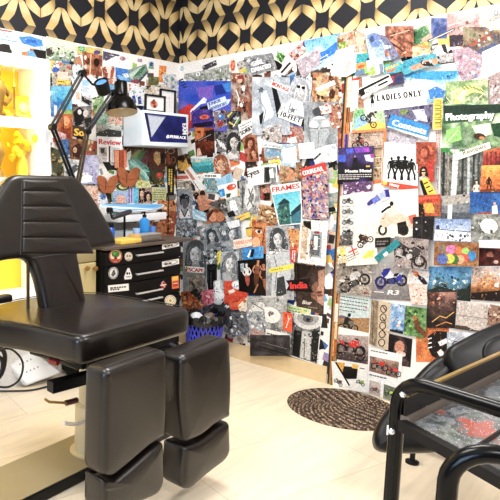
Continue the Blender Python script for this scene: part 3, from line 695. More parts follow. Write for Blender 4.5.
C('p', 'wide grey blue montage of faces in the middle of the wall', [199, 226, 240, 217.6, 244, 262, 203, 263], '9ca4aa', G('c9ced2 7a838a b2b9be 525a61', 107, 6), N('d9dde0 5e666d 8c949b 3f474e eef0f1', 46, 16, 1, 3), FACE(212, 238, 20, 'c6cbce', '4d545b', '8b9299', -8), FACE(232, 236, 22, 'd4d7d9', '6a7178', 'b1b7bc', 8), P('e9ecee', 226, 222, 239, 219.6, 240, 226, 230, 229))
C('s', 'cream strip with pale red 100%LOVE print', [233, 240, 255, 236, 256, 245, 234, 249.4], 'f6e6d6', T('e69a7c', '100%LOVE', 235, 245.2, 3.4, -10, 18.6, bold=.3), B('eab59c', 235.6, 247, 17, 1, 2, .7, -10))
C('p', 'light grey portrait of a woman with closed eyes and ESCAPE across her neck', [188, 240, 203, 240, 206, 262, 206, 305, 184, 305, 185, 255], '94989c', G('b1b5b8 8a8e92 a5a9ac', 109, 3, box=(183, 240, 207, 306)), FACE(195.6, 258, 38, 'c3c7cb', '5a5f64', '8f9498', dark='33373b', lip='7d7a7c'), G('a3978a 6a5f55 bcb2a6 453d36', 110, 4, box=(189, 275, 205, 304)), P('33302e', 190, 292, 196, 288, 203, 294, 198, 304, 191, 304))
C('s', 'white tag with red word ESCAPE over the woman with closed eyes', [184.6, 266, 204.4, 267.6, 203.8, 273.2, 187.4, 272], 'f6f4ef', T('c23028', 'ESCAPE', 186, 271.2, 3.7, 4, 17.4, bold=.5), P('7aa04a', 185, 266.4, 187, 266.6, 188.6, 269, 186.6, 268.6))
C('p', 'narrow black photo of a dark tower right of the ESCAPE portrait', [206, 264, 217, 264, 217, 291, 208, 291], '39393d', G('5a5a60 2a2a2e 47474c 1d1d20', 113, 4), P('1c1c1f', 209, 270, 215, 270, 215.6, 290, 208.6, 290), L('77777d', .7, 211, 272, 211, 288))
C('m', 'small grey crowd cutting above the dark tower photo', [203, 250, 218, 250, 218, 264, 206, 264], '8f9498', N('4f5458 c6cacd e6e8e9 2f3337 6f757a', 34, 17, .8, 2.4))
C('s', 'short upright yellow tag above the long haired pale portrait', [216.6, 253, 221, 250, 222, 260.6, 217.6, 265.4], 'ece04a', B('6a6220', 218.6, 254, 8, 2, 1.6, .7, 95))
C('p', 'pale pencil grey portrait of a long haired woman above the orange folder', [221, 252, 238.6, 251, 240, 284.6, 219.6, 284.6], 'c9cdd0', G('dfe2e4 b1b6ba cfd3d6', 115, 3), FACE(229.6, 266, 29, 'e4e4e3', '8a8f94', 'c2c7ca', 6, dark='3d4145', lip='9b8f8e'), L('5c6268', 1, 222.6, 262, 221.4, 280), L('6a7076', 1.2, 236.6, 262, 238, 280))
C('m', 'crumpled pink flower cutting below the ESCAPE portrait', [201, 292, 213.6, 289.6, 214.4, 303, 203.6, 306.6], 'd85a78', G('ee8aa0 c2405f f2a9b8 a02c48', 117, 4), E('f6c2cc', 208, 297, 2.2, 1.6), L('9a2440', .8, 204, 296, 209, 299, 208, 304))
C('m', 'orange brown leaf litter cutting low beside the drawers', [181, 292, 189, 291, 203, 304, 202, 309, 182, 309], 'a85f34', N('d8803e 7a3a1e c9a07a 4f2716 e8b07c', 34, 18, 1, 2.6))
C('m', 'white cutting of a figurine left of the orange folder', [213.4, 281, 221, 279, 226.6, 298, 219, 306, 214, 303], 'd2d6da', P('f6f8f9', 214.6, 282, 219.6, 280, 221, 290, 225.6, 296, 218, 300, 215.6, 298), E('eef2f4', 217, 283, 2), N('8a9096 3d4247', 7, 19, .6, 1.8))
C('m', 'orange folder cutting below the pale pencil grey portrait', [224, 282, 230, 281, 247.4, 298, 236, 309.6, 231, 304], 'ea6330', G('f07a42 dc4f24 ee6c3a', 119, 3), P('f3ece2', 228, 291, 233.6, 288.6, 235.4, 291.4, 229.6, 294.4), E('5a1f10', 237, 301.4, .8, .6), E('5a1f10', 239.6, 298, .7, .6), L('b53c18', .7, 232, 303, 244, 296))
C('t', 'white oval sticker with blue script above the orange folder', [k for p in ell(238, 285, 6.4, 4.4, 8) for k in p], 'f2f5f7', T('4a78b0', 'Love', 233.6, 287, 3.6, 6, 8.6, shear=.25), O('c9d6e2', .5, 238, 285, 5.6, 3.7, 8))
C('m', 'yellow and white flower cutting right of the orange folder', [238, 305, 248, 297.6, 252, 309, 243, 318], 'f3e9dc', N('f0b03c e88a2c faf4ea c9862a', 16, 20, 1, 2.6))
C('p', 'deep orange close up of a face with one brown eye', [252, 219, 275.6, 225.6, 270.6, 254, 252, 252.6], 'c06a34', G('dd8a4a b05a2a e6a468 8a3c1c', 121, 3), E('f0c29a', 256, 243, 4.4, 6), E('f4ede2', 258.6, 231.6, 3.4, 1.8, 12), E('3a1f12', 259, 231.6, 1.7), L('5a2a14', 1.4, 253.6, 227.6, 262, 228.6), P('e8a878', 264, 228, 275, 227, 272, 246, 265, 240), L('7a3418', 1, 264.6, 229, 262.6, 243))
C('m', 'brown mosaic cutting of a round plaza left of the FRAMES cover', [259, 203.6, 278, 208, 278, 224.6, 258, 218.6], 'c69a6e', G('e6c8a0 a87848 d6b084 6a4424', 123, 4), O('7a5028', 1, 268, 213, 7, 4), N('5c3a20 f0e2c8 8a5c34 2f1d12', 26, 21, .6, 1.6), E('f2e6cf', 268, 212, 2.6, 1.6))
C('m', 'blue sky cutting of a paraglider below the 100%LOVE strip', [242.6, 248.6, 263.4, 246, 263.4, 258, 243.6, 260], '3fa4e0', G('6fc2ee 2f90d4 4fb0e8', 125, 3), P('1d2a36', 250, 257, 251.6, 249.6, 254.6, 249, 253, 257), P('f5f8fa', 247, 257, 250, 250, 251, 250, 249, 258))
C('p', 'dark stage photo of three dancing people', [237.6, 260.6, 270, 257.6, 270, 297, 239, 291], '1f1a18', G('2c2420 16110f 3a2c24', 127, 3), WOMAN(257, 272, 27, 'd29a74', '3a2218', '9a6a50', '7a4f3a', 6), WOMAN(265, 277, 30, 'c88a64', '2a1810', '4a332a', 'b57a58', -8), WOMAN(247, 274, 24, 'dfe2e2', '4a4a4c', 'e8e4e2', 'c06a5a', -4), L('c98a62', 1.4, 258, 284, 254, 293), P('b9c2c8', 240, 264, 244, 263, 244, 271, 241, 272))
# upper middle of the wall
C('m', 'grey photo with raised white GIRL and DANCED lettering', [243, 60, 272, 52.6, 277, 68, 250, 76.4], 'a9aaac', G('c9cacc 8a8b8e b5b6b8 5f6064', 131, 4), N('6d6e72 d9dadb 4a4b4f', 18, 22, 1, 2.6), T('fdfdfd', 'GIRL', 252, 66.4, 4.4, -15, 12, bold=.8), T('3c3d41', 'and', 265.4, 62, 2, -15, 5), T('fdfdfd', 'DANCED', 251.6, 72.6, 4.2, -15, 20, bold=.8))
C('m', 'small cutting of bright green leaves near the wallpaper edge', [276, 49.6, 287, 52.6, 283.6, 64.6, 274.6, 60.6], 'dfe6d4', P('5aa03c', 277.6, 52, 284, 54, 282.4, 60, 276.4, 58), P('3f7f2c', 279, 55, 285.6, 55.6, 281.4, 63, 278.4, 60), L('a8d884', .8, 278.6, 53, 283, 61))
C('m', 'cutting of pink blossoms and party guests right of the green leaves', [288, 52.6, 308, 38.6, 311.4, 48, 292.6, 61], 'd9b8ae', N('e88a86 f3cfc4 b5605c 7a4a3a 9fb07a c9d4e0 f8ece8', 38, 23, 1, 2.8), E('6a5aa0', 305.4, 44, 2.8, 3.4))
C('p', 'bright blue water photo with a darker blue splash near the wallpaper', [304, 41, 340, 33, 341, 60.6, 311, 71.4], '8fcaf0', G('4fa8ea 9cd4f4 d6ecf8 b9d8ea', 133, 3, .5), P('2f8fe0', 308, 66, 312, 55.6, 326, 50, 336, 42, 340, 44, 338, 51, 327, 58, 318, 66), P('1f78d0', 314, 60, 330, 51, 328, 55, 317, 63), B('f4fafd', 315, 61, 15, 2, 3, .9, -28))
C('m', 'lilac grey paper below the blue water photo', [296, 62.6, 318, 47, 320, 63, 304, 78], 'c9bcc4', G('d9ced4 b3a6b0 e6dee2', 135, 3), N('8f8290 efe9ec', 8, 24, 1, 2.4), P('a86a4c', 308, 73.6, 318, 66, 319, 71, 310, 77))
C('m', 'white paper with slanting tool pictures left of the lilac paper', [272.6, 75.6, 290.6, 58, 297, 63.4, 278, 81], 'f3f1ee', L('3f2c24', 2.2, 281, 73, 290.4, 62.6), L('b08a6c', 1.4, 284, 77, 293, 66.6), L('6a9ab8', 1, 275.6, 74, 279, 78), E('d8423c', 274.6, 75.6, 1.2))
C('d', 'tall pale blue drawing of a standing figure with a star on the chest', [252.6, 84.6, 275, 77.4, 283, 103, 289.6, 116, 259, 134.6], 'bcc3cb', G('dfe3e7 aab2bb ccd2d9', 137, 3, box=(252, 77, 290, 135)), P('b3bcc6', 258, 92, 266, 84.6, 273, 88, 277, 106, 276, 122, 262, 128), P('e9edf1', 261, 94, 266, 90, 271, 104, 270, 118, 264, 122), P('5f6a76', 260, 88, 262, 87, 264, 89.6, 261, 91), P('1d2026', 270.6, 81, 274, 79.6, 281, 105, 283.6, 118, 277, 117), P('23262c', 259, 116, 264, 110.6, 262, 124, 260, 124), L('97a2ae', .9, 258, 97, 266, 111, 262, 127), E('f6f8fa', 270, 112, 3.2, 6.4, -10), P('6a7683', 260.4, 86.6, 261.6, 89, 264, 89, 262.2, 90.6, 263, 93, 260.6, 91.6, 258.4, 93, 259, 90.4, 257.4, 89, 259.6, 88.8))
C('s', 'white slanting strip with red MONTAGE lettering', [270.4, 79.6, 292, 88.4, 289.6, 94.6, 268, 85.4], 'fbf8f5', T('e0483c', 'MONTAGE', 271.4, 85, 3.9, 23, 18, bold=.5), E('f0b03c', 270.6, 81.8, .9))
C('p', 'small dark grey photo of a bottle right of the MONTAGE strip', [281, 74.6, 291, 77, 290, 85, 282, 81.6], '6f6d70', G('8f8d90 4b494c 77757a', 139, 3), E('e9e9ea', 285.6, 80.4, 1.6, 2.4, 15), P('2c2b2e', 282, 75.4, 286, 76.2, 285, 79.6, 282.4, 79))
C('p', 'grey studio photo of a woman in round sunglasses above 10-FEET', [295, 75.6, 313, 80.6, 307, 118, 277, 114], 'c9cdd2', G('dfe2e6 b1b7be d2d6da', 141, 3), FACE(301, 93, 27, 'e8e6e4', 'b4b6ba', 'd4d7da', 12, dark='1e1f22', lip='8f8a8a'), E('1e1f22', 298.6, 86.8, 2, 1.6, 12), E('1e1f22', 303.2, 87.8, 2, 1.6, 12), E('e3e2e0', 296.6, 90, 1.6, 2.4, 30), P('d9dcdf', 283, 112, 291, 98, 303, 102, 304, 117), L('9aa0a6', 1, 291, 103, 288, 113), P('7d848b', 292.4, 107, 293.4, 109, 295.6, 109.2, 294, 110.8, 294.6, 113, 292.4, 111.8, 290.4, 113, 291, 110.6, 289.6, 109, 291.6, 108.8))
C('s', 'white strip with big black 10-FEET lettering', [279.6, 109.4, 302.6, 118.8, 301, 126, 278, 117], 'f6f6f4', T('1f1e1e', '10-FEET', 280, 115.6, 4.9, 21, 21, bold=.5))
C('m', 'brown cutting of hats and food beside the door jamb', [312, 72.6, 341, 73, 341.6, 104, 330, 109.6, 314, 106], 'a8764e', G('d8b088 8a5434 e8ccaa 5a3320', 143, 4), N('c98a54 f0e0c8 6a3c22 e8b47c 3a2216 f6efe6', 36, 25, 1.2, 3.6), E('f0c890', 322, 92, 5, 3.4, -15), E('5a3018', 332, 94, 3, 5, 10), P('f4ece4', 316, 88, 334, 80, 336, 84, 318, 92))
C('d', 'grey pencil drawing of a broad bare torso', [305, 107, 317, 103, 334, 107, 337, 142, 325, 150, 311, 150], 'a4a9ad', G('bcc0c4 84898e aeb3b7', 145, 3, box=(304, 102, 338, 151)), E('565b60', 319, 112, 6.6, 5), E('d8dadb', 318.6, 121, 8, 5, -10), P('b4b9bd', 309, 120, 330, 118, 329, 134, 323, 147, 312, 147), E('d6d9db', 313.6, 124.6, 4.6, 4.4), E('d0d4d6', 325.6, 124, 4.4, 4.4), L('7f858a', 1, 309.6, 128, 318, 128.6), L('7f858a', 1, 320, 128.4, 329, 127.4), L('8b9196', .9, 319, 130, 318, 144), L('72787d', 1.2, 309, 117, 307, 132, 312, 146))
C('m', 'dim red brown cutting of a café terrace right of the grey torso', [328, 104, 341, 104, 340, 128, 330, 128], 'b58a72', N('8a4a38 e6c8b4 d8483c f3e6dc 5c3226', 30, 26, .8, 2.4))
C('m', 'white cutting of a pink dress right of the grey torso', [319, 106, 330, 103, 331, 113, 321, 114], 'e8d8d2', N('c04a44 f6efec d88a80', 12, 27, .8, 1.8))
C('p', 'reddish dining room photo below the 10-FEET strip', [281.6, 123.6, 303, 128.4, 303.6, 143.6, 282, 143], 'b98a7c', G('e0cfc6 a86a5c d6b8aa 7c4238', 147, 4), P('c8483a', 287, 132, 295, 132, 294, 137, 288, 137), P('f3e9e4', 288, 137, 296, 137, 297, 143, 287, 142.6), N('7a3c30 efe6e0 c9665a', 12, 28, .8, 1.8))
C('m', 'pale ruins cutting with a grey figure left of the reddish dining room', [262, 130, 281, 124, 282, 142, 264, 142], 'cdc4c0', G('e6e0dc a89e9a d9d2ce 7a706c', 149, 4), N('8b827e f2eeec 5c5450 b09a90', 18, 29, .8, 2.2))
C('p', 'faded seaside bedroom photo under the Lacomeblue label', [263.6, 146, 282.6, 148.6, 282.6, 160.6, 264.6, 160.4], 'b6cfdf', G('cfe2ee 9cc4de c9b6a0 8a7a6a', 151, 3, .7), P('8fb4cc', 265, 152, 280, 150, 281, 156, 266, 157), N('e6d6c4 7f98a8 f3f3f1', 10, 30, .8, 2))
C('s', 'white label strip with grey serif Lacomeblue lettering', [261, 140.6, 282.6, 144.6, 282, 149, 261.4, 146.6], 'f4f5f5', T('5a6068', 'Lacomeblue', 262.4, 145.4, 3.1, 9, 18.6))
C('m', 'pale blue paper behind the white clipped note', [281, 146, 299, 144, 299.6, 168, 292, 168, 282, 163], 'b5cbd9', G('d3e2ec 9fbacb c2d4df', 153, 3, box=(281, 144, 300, 168)), P('c2a48e', 296, 146, 299, 146, 299.4, 160, 297, 160))
C('s', 'blank white note under a small black clip', [283, 147.4, 296, 146.6, 296.6, 162, 283, 163], 'fbfbfa', P('232225', 285, 145.8, 294, 145.4, 294, 147.2, 285, 147.8), O('e3e3e2', .4, 290, 155, 2.4))
C('s', 'small bright yellow tag below the white clipped note', [270, 161, 279.6, 159, 280, 164.4, 271, 166.4], 'f6e03c', B('8a7a14', 271.4, 163, 7, 1, 2, .8, -12))
C('g', 'white page titled Eyes with a small dark sculpture', [247, 168.6, 276.6, 163, 278, 182, 248, 186.6], 'eeedea', T('24211f', 'Eyes', 247, 177.6, 5.4, -20, 13.4, bold=.4), G('cfd0ce 8d908d 5b5e5b', 155, 3, box=(264, 167, 276, 183)), P('3a3c3a', 264.6, 168, 269, 166.6, 271, 176, 269, 182, 265.6, 182), P('f2f2f0', 269, 170, 273, 168, 274, 178, 270, 178))
C('m', 'small red and dark portrait strip below the Eyes page', [259.6, 186, 270, 184, 271, 200.6, 261, 200], '6a3a32', G('8f4a3c c9a08a 3a1f1a', 157, 3), E('d9a88c', 265, 191, 2.4, 3), P('2a1613', 263, 193, 270, 193, 270, 200, 264, 200), E('b5302a', 263, 197, 1.6, 2))
C('p', 'brown photo of a reclining woman right of the Eyes page', [280, 165, 297, 168, 298.6, 181, 279, 182.6], 'a8835f', G('c9a884 8a6242 dcc2a2 6a4630', 159, 3), E('d8a480', 291, 171, 2.4, 3, 20), P('d09a74', 284, 180, 288, 175, 296, 172, 297, 176, 290, 181), P('5c3820', 289, 167.4, 294, 168, 294.6, 172, 292.6, 169.6))
C('d', 'pale paper with a pink pencilled bubble left of the torso drawing', [298, 143.6, 314, 142, 315, 158, 300, 159], 'eef0f0', O('e89a96', .6, 306, 150, 6, 5.4), N('d4dadc f8f9f9', 8, 31, 1, 2))
C('m', 'white paper with a black felt pen at a slant', [313, 150, 337, 145, 336, 162, 314, 166], 'e6eaec', L('17181a', 1.9, 313.6, 160, 320.6, 153.4), L('4a4d50', .7, 317, 157.6, 321.6, 152.6), N('cfd6da f6f8f9 b4bdc2', 9, 32, 1, 3))
C('m', 'brown newsprint strip between the reclining woman and the red label', [297, 162, 303, 161, 303.4, 182, 299, 181.6], '9c7a5c', N('5c3c28 d8c2a8 7d5a40', 14, 33, .7, 1.8))
C('s', 'red label with bold white COUPLE-FUL lettering', [300.4, 168.6, 325, 162, 327, 170.6, 302, 178], 'd8403a', T('fdf3f0', 'COUPLE-FUL', 303, 175.6, 4.4, -14, 21, bold=.5))
C('p', 'busy photo of a colourful street crowd below the red label', [302, 178, 328, 170.6, 329, 219, 303, 219], 'a08ca8', G('d9a08c 7a6aa8 e6c9b4 5a5a9a c97a5a', 161, 6), N('f0b03c e86a3a 5a6fc0 f6efe8 3a3f80 c9453c 8f7ab8 f3d6c4 2f2f50 9cb8e0', 150, 34, .7, 2.0))
C('c', 'magazine cover titled FRAMES with a turquoise mountain pagoda', [270, 186, 301, 181.6, 302.4, 224, 278.6, 226], 'f4f4f2', G('5ac6da 8adbe4 b9eaea', 163, 2, .8, box=(272.4, 195, 300, 190.4, 301, 223, 279.6, 224.6)), P('2f7f8c', 277, 209, 280, 206, 289, 206, 291, 224, 279.6, 225), P('4a7f78', 278, 207, 282, 201, 285, 198.6, 289, 201, 291, 224, 280, 224), P('274f58', 276.6, 205.4, 284, 198.2, 290, 202.6, 284, 204), P('3a6670', 280, 206, 288, 205, 288, 208, 280, 209), P('23505c', 291, 212, 301, 203, 301, 222.8, 291.6, 223.6), P('4f8fa0', 292, 216, 301, 209, 301, 222.8, 292, 223.6), N('6a9a88 2a5f66 8ab8a0 1d4650', 20, 35, .8, 2.4, (278, 208, 291, 223)), T('d8483c', 'FRAMES', 272.4, 192.4, 5, -9, 27.6, bold=.4))
C('p', 'grey photo of a laughing woman in white holding flowers', [266, 229.6, 275, 226.4, 290, 232, 293.4, 291, 268, 301], 'bfc1c2', G('d6d8d9 a3a6a8 c6c8ca', 165, 3, box=(266, 226, 294, 300)), FACE(278, 242, 30, 'd9dadb', '5a5d60', 'e6e7e8', -4, lip='8a8687'), P('d0d3d5', 269, 253, 289, 252, 291, 275, 286, 296, 271, 299, 272, 274), P('4f5255', 277, 278, 284, 276, 287, 296, 276, 298), L('9b9ea0', 1, 274, 256, 277, 268, 275, 290), N('4a4d50 8a8d90 f3f3f3', 16, 36, .8, 1.8, (270, 248, 280, 254)))
C('s', 'bright yellow strip across the laughing woman', [268.4, 269, 293.4, 263.6, 293.6, 268.4, 269.4, 273.4], 'ece03a', B('9a9020', 271, 270, 20, 1, 2, .9, -11))
C('m', 'gold and red ornamental strip right of the laughing woman', [287, 229, 299, 228.6, 299.6, 249, 292.6, 262, 290, 240], 'd8a468', N('f0c060 c93a2a f6e8cc 8a4a20 e88a3a', 34, 37, .7, 2))
C('s', 'short red strip of white print beside the torn white frame photo', [290, 249, 297, 248, 295.6, 263, 290.6, 262], 'cf4640', B('fbe8e4', 295.4, 250.6, 11, 2, 2, 1, 94))
C('p', 'torn white framed photo of a woman in a doorway', [301, 219.4, 328, 221, 325.4, 266, 297.6, 262.4], 'f3f0ea', G('e8d8c0 c9aa88 f0e6d6', 167, 2, box=(302.4, 222, 309, 222.6, 306, 260, 300, 259)), P('2f2722', 303, 221, 311, 221, 311.4, 230, 304, 226), P('b3b9bc', 311, 231, 322.4, 232, 321, 258, 309, 256.6), P('6d7a80', 312.6, 234, 320.6, 235, 319.4, 256, 311, 255), P('e6e8e6', 314, 236, 318, 236.4, 317.4, 250, 313.6, 249.6), P('a8483a', 314, 231, 319.6, 231.4, 319.4, 234, 314, 233.6), WOMAN(311.6, 248, 17, 'd6a888', '2a1d18', '5a5458', '7a7478'), N('4a4038 8c8276', 8, 38, .7, 1.8, (305, 252, 316, 258)))
C('p', 'dark brown photo of a half lit face with small white script', [294, 263.4, 325, 267, 323.6, 314.6, 296.6, 308.4], '6a564c', G('7f6a5e 5a463c 6f5b50', 169, 3), P('cfa48c', 318, 271, 324.6, 269, 323.6, 306, 317, 302, 315, 293, 318.6, 285), P('a87c66', 312, 285, 318, 281, 316.6, 293, 318, 302, 311, 297), E('7a3c34', 319.4, 292.4, 3, 1.4, -8), E('9c5648', 320, 295.4, 2.8, 1.2), P('3f3029', 297, 264, 312, 266, 306, 276, 297, 280), T('f0e6dc', 'Blur', 302, 303.8, 3.6, 6, 9, shear=.2, bold=.3), B('c9b8a8', 308, 306.6, 14, 1, 2, .6, 8))
C('t', 'black sticker with red brush lettering India', [286, 280.4, 311, 278.4, 308.6, 285, 313.6, 292.4, 286, 290.6, 289, 285.4], '1f1b1b', T('e23b34', 'India', 290, 289, 6.6, -3, 17, bold=.8))
C('s', 'pale green and yellow printed strip below the half lit face', [287.4, 304.6, 311, 309.4, 310.4, 316.4, 287, 311], 'dbe6b4', B('7fa87a', 289, 307, 19, 2, 2.6, 1.2, 11), N('f0e06a a8d0c0', 6, 39, .8, 1.6))
C('p', 'grey photo of a wide brimmed hat above a dark suit at the skirting', [293, 312.6, 322.4, 316, 317.4, 365, 290, 356], '8f8f8d', G('b9b9b7 6a6a68 9d9d9b 3f3f3e', 171, 5), E('dededc', 308, 319, 15, 10.6, 8), E('b5b5b3', 308, 318, 11, 7.4, 8), E('77777a', 308, 319, 5.4, 3.6, 8), E('2a2a2a', 308, 319.6, 2, 1.5), P('2a2a29', 294, 330, 302, 331, 299, 357.6, 292, 355), P('333332', 312, 331, 319.6, 330, 316.6, 362.6, 311, 361), P('d2d2cf', 302, 331, 311.6, 333, 310, 360.4, 300, 357.4), L('8a8a88', 1.2, 305, 334, 304, 357), L('fafafa', .7, 293.4, 313, 322, 316.6), L('fafafa', .7, 321.8, 316.4, 317, 364.4, 290.4, 355.6), N('1d1d1d 5a5a59 e6e6e4', 18, 40, .8, 2.4))
C('p', 'light grey photo of a white dog lying on newspaper', [250, 297, 270, 296, 286, 301, 284.6, 335, 247, 329], 'bdbebd', G('dededd a0a1a0 cdcecd 7f807f', 173, 4, box=(247, 296, 287, 335)), E('f0f0ee', 270, 315, 11, 8, 18), E('e6e6e4', 258, 307, 7, 5, -20), E('8a8a8a', 271, 313.4, 3, 2), E('2a2a2a', 269.6, 315, 1, .8), L('8d8d8c', 1, 252, 303, 264, 310, 260, 322), N('d0d0cf 6f706f f8f8f7', 16, 41, 1, 3), B('6f6f6e', 251, 300, 12, 3, 2, .6, -3))
C('s', 'orange torn paper with a white leaf outline', [283, 311.6, 292.4, 313.6, 292, 332.6, 283, 330], 'ee6a26', L('fbe6d6', .9, 286, 328, 288.6, 320, 288, 315.6), L('fbe6d6', .8, 288, 321, 290.6, 317.6), E('d8541a', 286, 316, 1.4, 2.2))
C('m', 'crumpled silver paper cutting above the star scrap', [246, 313, 264, 311, 267, 331, 249, 333], 'b8bcc2', G('dfe2e6 8b9098 c4c9cf 5e636b', 175, 5), N('eef0f3 6a7078 a7adb5', 18, 42, .8, 2.2))
C('m', 'dusty pink star shaped scrap low on the wall', [248, 332, 253, 331, 255, 327, 258, 331.6, 264, 332, 260.6, 336, 262, 341, 256.6, 339, 251, 341, 252.6, 336.4], 'c9a8a0', N('b08c86 dfc6c0', 8, 43, .8, 2))
C('s', 'white caption strip with black script above the dark bottom strip', [265.6, 328.6, 290.4, 334.6, 290, 343, 265.6, 337.6], 'f1efec', B('3a3634', 267, 332.6, 21, 2, 2.4, 1.2, 13))
C('s', 'dark grey strip along the skirting below the white caption', [250, 334, 262, 337, 290, 343.6, 288.6, 356, 253, 345.6], '4a4648', G('5d595b 353133 6a6668', 177, 4, box=(250, 335, 290, 356)), L('8a8688', .6, 262, 342, 287, 349), L('252223', 1.4, 258, 346, 288, 354.6))
C('m', 'grey shiny cutting of chain links behind the waste bin', [226, 312, 246, 312, 249, 335, 228, 338], '77797f', G('a9acb3 4a4d54 8b8f97 2a2c31', 179, 5), N('d8dbe2 3a3d44 9aa8c8 e8eaee 22242a', 36, 44, .7, 2.2))
C('m', 'black and silver cutting of tinsel above the waste bin', [206, 304, 229, 304, 231, 322, 207, 322], '55585f', N('d6dae0 2a2c31 8d929b f2f4f6 3c4048', 36, 45, .7, 2.2))
# ================================================================ right wall, above and on the door
DX = 0.0034      # the door leaf stands this far proud
C('m', 'pale pink animals cutting between the blue water photo and the fruit cutting', [337, 36, 356, 30, 366, 34, 365, 50, 338, 56], 'dcb8a0', N('c98a66 f0dcd0 a86a4c e8c0a8 7f9a5a f6ece4', 34, 50, 1.2, 3.2), E('e8c8b0', 360, 41, 4, 5))
C('m', 'green and yellow scrap above the crumpled white paper', [337, 44, 345, 41, 348, 47, 340, 50], '8fae4c', N('5a8a34 f0d84a c9dc8a', 12, 51, .8, 2))
C('g', 'crumpled white paper scribbled with pale grey print beside the fruit cutting', [336, 50.6, 352, 45.6, 359, 70, 346, 77, 331, 75.6], 'f4f0ea', N('dcd4cb fbf9f5 cfc6bc', 16, 52, 1, 3), B('b9aea4', 339, 53, 14, 8, 2.6, .6, -6))
C('m', 'turquoise and orange fruit cutting right of the crumpled white paper', [356, 54, 371.6, 52, 371.6, 73, 355, 76], '4fb8b8', P('2fb0b8', 357, 54, 371, 52.6, 370, 61, 358, 62), P('f0a02c', 356, 64, 366, 61.6, 367, 68, 356, 70), P('d8602c', 358, 66, 364, 64.6, 364, 67, 358, 68.6), P('7f8fb0', 356, 71, 364, 70, 364, 74, 356, 75.6), E('3a4a6a', 368, 60, 1.6, 2.4), P('a8cc5a', 364, 67, 371, 66, 371, 73, 365, 73.6))
C('p', 'cutting of a figure in a long pale blue raincoat at the wallpaper edge', [365, 35, 377.6, 31.4, 392, 60, 370, 62], 'b9c9e6', P('7f9ccf', 367, 36, 374, 32, 380, 38, 384, 50, 389, 59, 378, 60, 372, 48), P('a9bfe0', 370, 48, 382, 46, 387, 60, 371, 61), E('5a6a94', 372, 39, 2.6, 3.4), P('e8eefa', 369, 50, 374, 49, 376, 61, 370.4, 61.6))
C('m', 'white and lime green cutting above the door frame', [367, 60, 383, 58, 383.6, 73, 368, 75.4], 'eaf0e6', P('a8cc4a', 368, 68, 374, 66, 376, 74.4, 368, 75), P('8a9cb4', 379, 64, 383, 63, 383.4, 73, 380, 73.4), N('ffffff cfd8d2', 6, 53, 1, 3))
C('p', 'copper brown photo of tangled bronze statues', [386, 36, 409, 26, 413.6, 53, 395, 56.6, 385, 50], 'a86848', G('d89a78 7a402a b87a58 e8c0a4', 181, 5), N('6a3420 e6b494 8a5036 3f2018 c98a68', 36, 54, .9, 2.6), L('5a2c1c', 1.2, 388, 40, 404, 52), L('e8c4a8', .8, 390, 36, 410, 30))
C('m', 'slanting lilac grey machine cutting left of the bronze statues', [377, 33, 387, 36, 399, 56, 391, 60], '8f90ac', N('5a5a7c c6c8dc 3f3f5a e6e8f0', 20, 55, .8, 2.4))
C('p', 'photo of a large green leaf with an orange lower edge', [410, 31, 427, 24.6, 433.6, 39, 430, 53, 414, 54.6], 'a9b48c', P('5f9a6a', 410, 32, 418, 30, 424, 25, 429, 32, 425, 38, 417, 45, 411, 42), P('3f7f52', 413, 33, 424, 30, 418, 42), P('e8a44a', 413, 46, 428, 42, 430, 52, 414, 54), P('f0c23c', 424, 42, 427, 41, 429, 45, 426, 46), P('d8b09a', 421, 39, 431, 33, 433, 38, 424, 42))
C('p', 'blue mountain photo right of the large green leaf', [431, 21, 438, 18, 447, 23, 447, 36, 434, 38.6], '6a80b4', G('8a9cc8 5066a0 7f90c0', 183, 3), P('4a5e98', 432, 34, 437, 22, 441, 27, 446, 25, 447, 36, 434, 38))
C('p', 'dusty pink desert photo along the top of the wall', [447, 23, 480, 13.4, 478, 24, 466, 31, 448, 35], 'dcb4b0', G('eccfcb d0a09c e2bcb6', 185, 3, .4), L('b98a86', .8, 449, 31, 478, 20), P('8a5a54', 465, 24, 467, 20, 469, 23.6), L('f3dcd6', .8, 448, 26, 476, 17))
C('s', 'narrow slanting strip like a sword sheath across the pink desert photo', [427, 40, 454.4, 27.4, 455.4, 30, 428, 42.6], '6a6f78', L('dfe2e6', .8, 429, 41, 454, 29.4), L('2f3238', .6, 428.4, 42, 455, 30))
C('p', 'square photo of dark purple grapes', [449, 35.6, 466, 32.4, 468, 45, 449.6, 47.4], '4a3c48', N('2f2430 7f6a78 5f4a5c a08a98 3a2e3a', 40, 56, .8, 2))
C('m', 'slanting picture of a model village with white houses', [463, 42, 492, 27, 500, 36, 500, 46, 470, 58], '8f8a6a', G('6f7f5a b9a88a 8a6a50 5a6a7a', 187, 4), P('b06a4c', 468, 44, 490, 33, 492, 36, 472, 47), N('f3f0ea 3f4238 c98a6a 6a7a98 e6dccb', 30, 57, .8, 2.2), P('6a7494', 474, 52, 496, 41, 499, 44, 478, 55))
C('p', 'black and white picture of a cowled monk', [432, 46, 446.6, 43.6, 449, 55, 434, 56.4], 'd8d6d4', P('f6f5f3', 434, 47, 441, 45, 444, 55, 435, 56), P('3a3533', 441, 44.6, 445.4, 44, 448, 54, 444, 52), L('3a3533', 1, 433, 50, 437, 46.6))
C('m', 'peach and orange cutting below the large green leaf', [412, 47, 431, 50, 430, 58, 413, 60], 'efc49a', N('f0a45a fbe8d4 d88a5a c9c4e0', 14, 58, 1, 3))
C('m', 'grey wedge of paper right of the reclining sunbather', [438, 56, 452, 52, 454, 62, 442, 66], 'bdb6b4', N('a09894 d6d0cd', 8, 59, 1, 3))
C('m', 'pale floral scraps under the white papers at the right edge', [452, 50, 468, 47, 484, 56, 480, 77, 462, 82, 456, 68], 'c0a6b0', N('e8d8dc b98a9c 9c7a8c d6c2c8 8f98b0 f0e6dc', 50, 60, .9, 2.8))
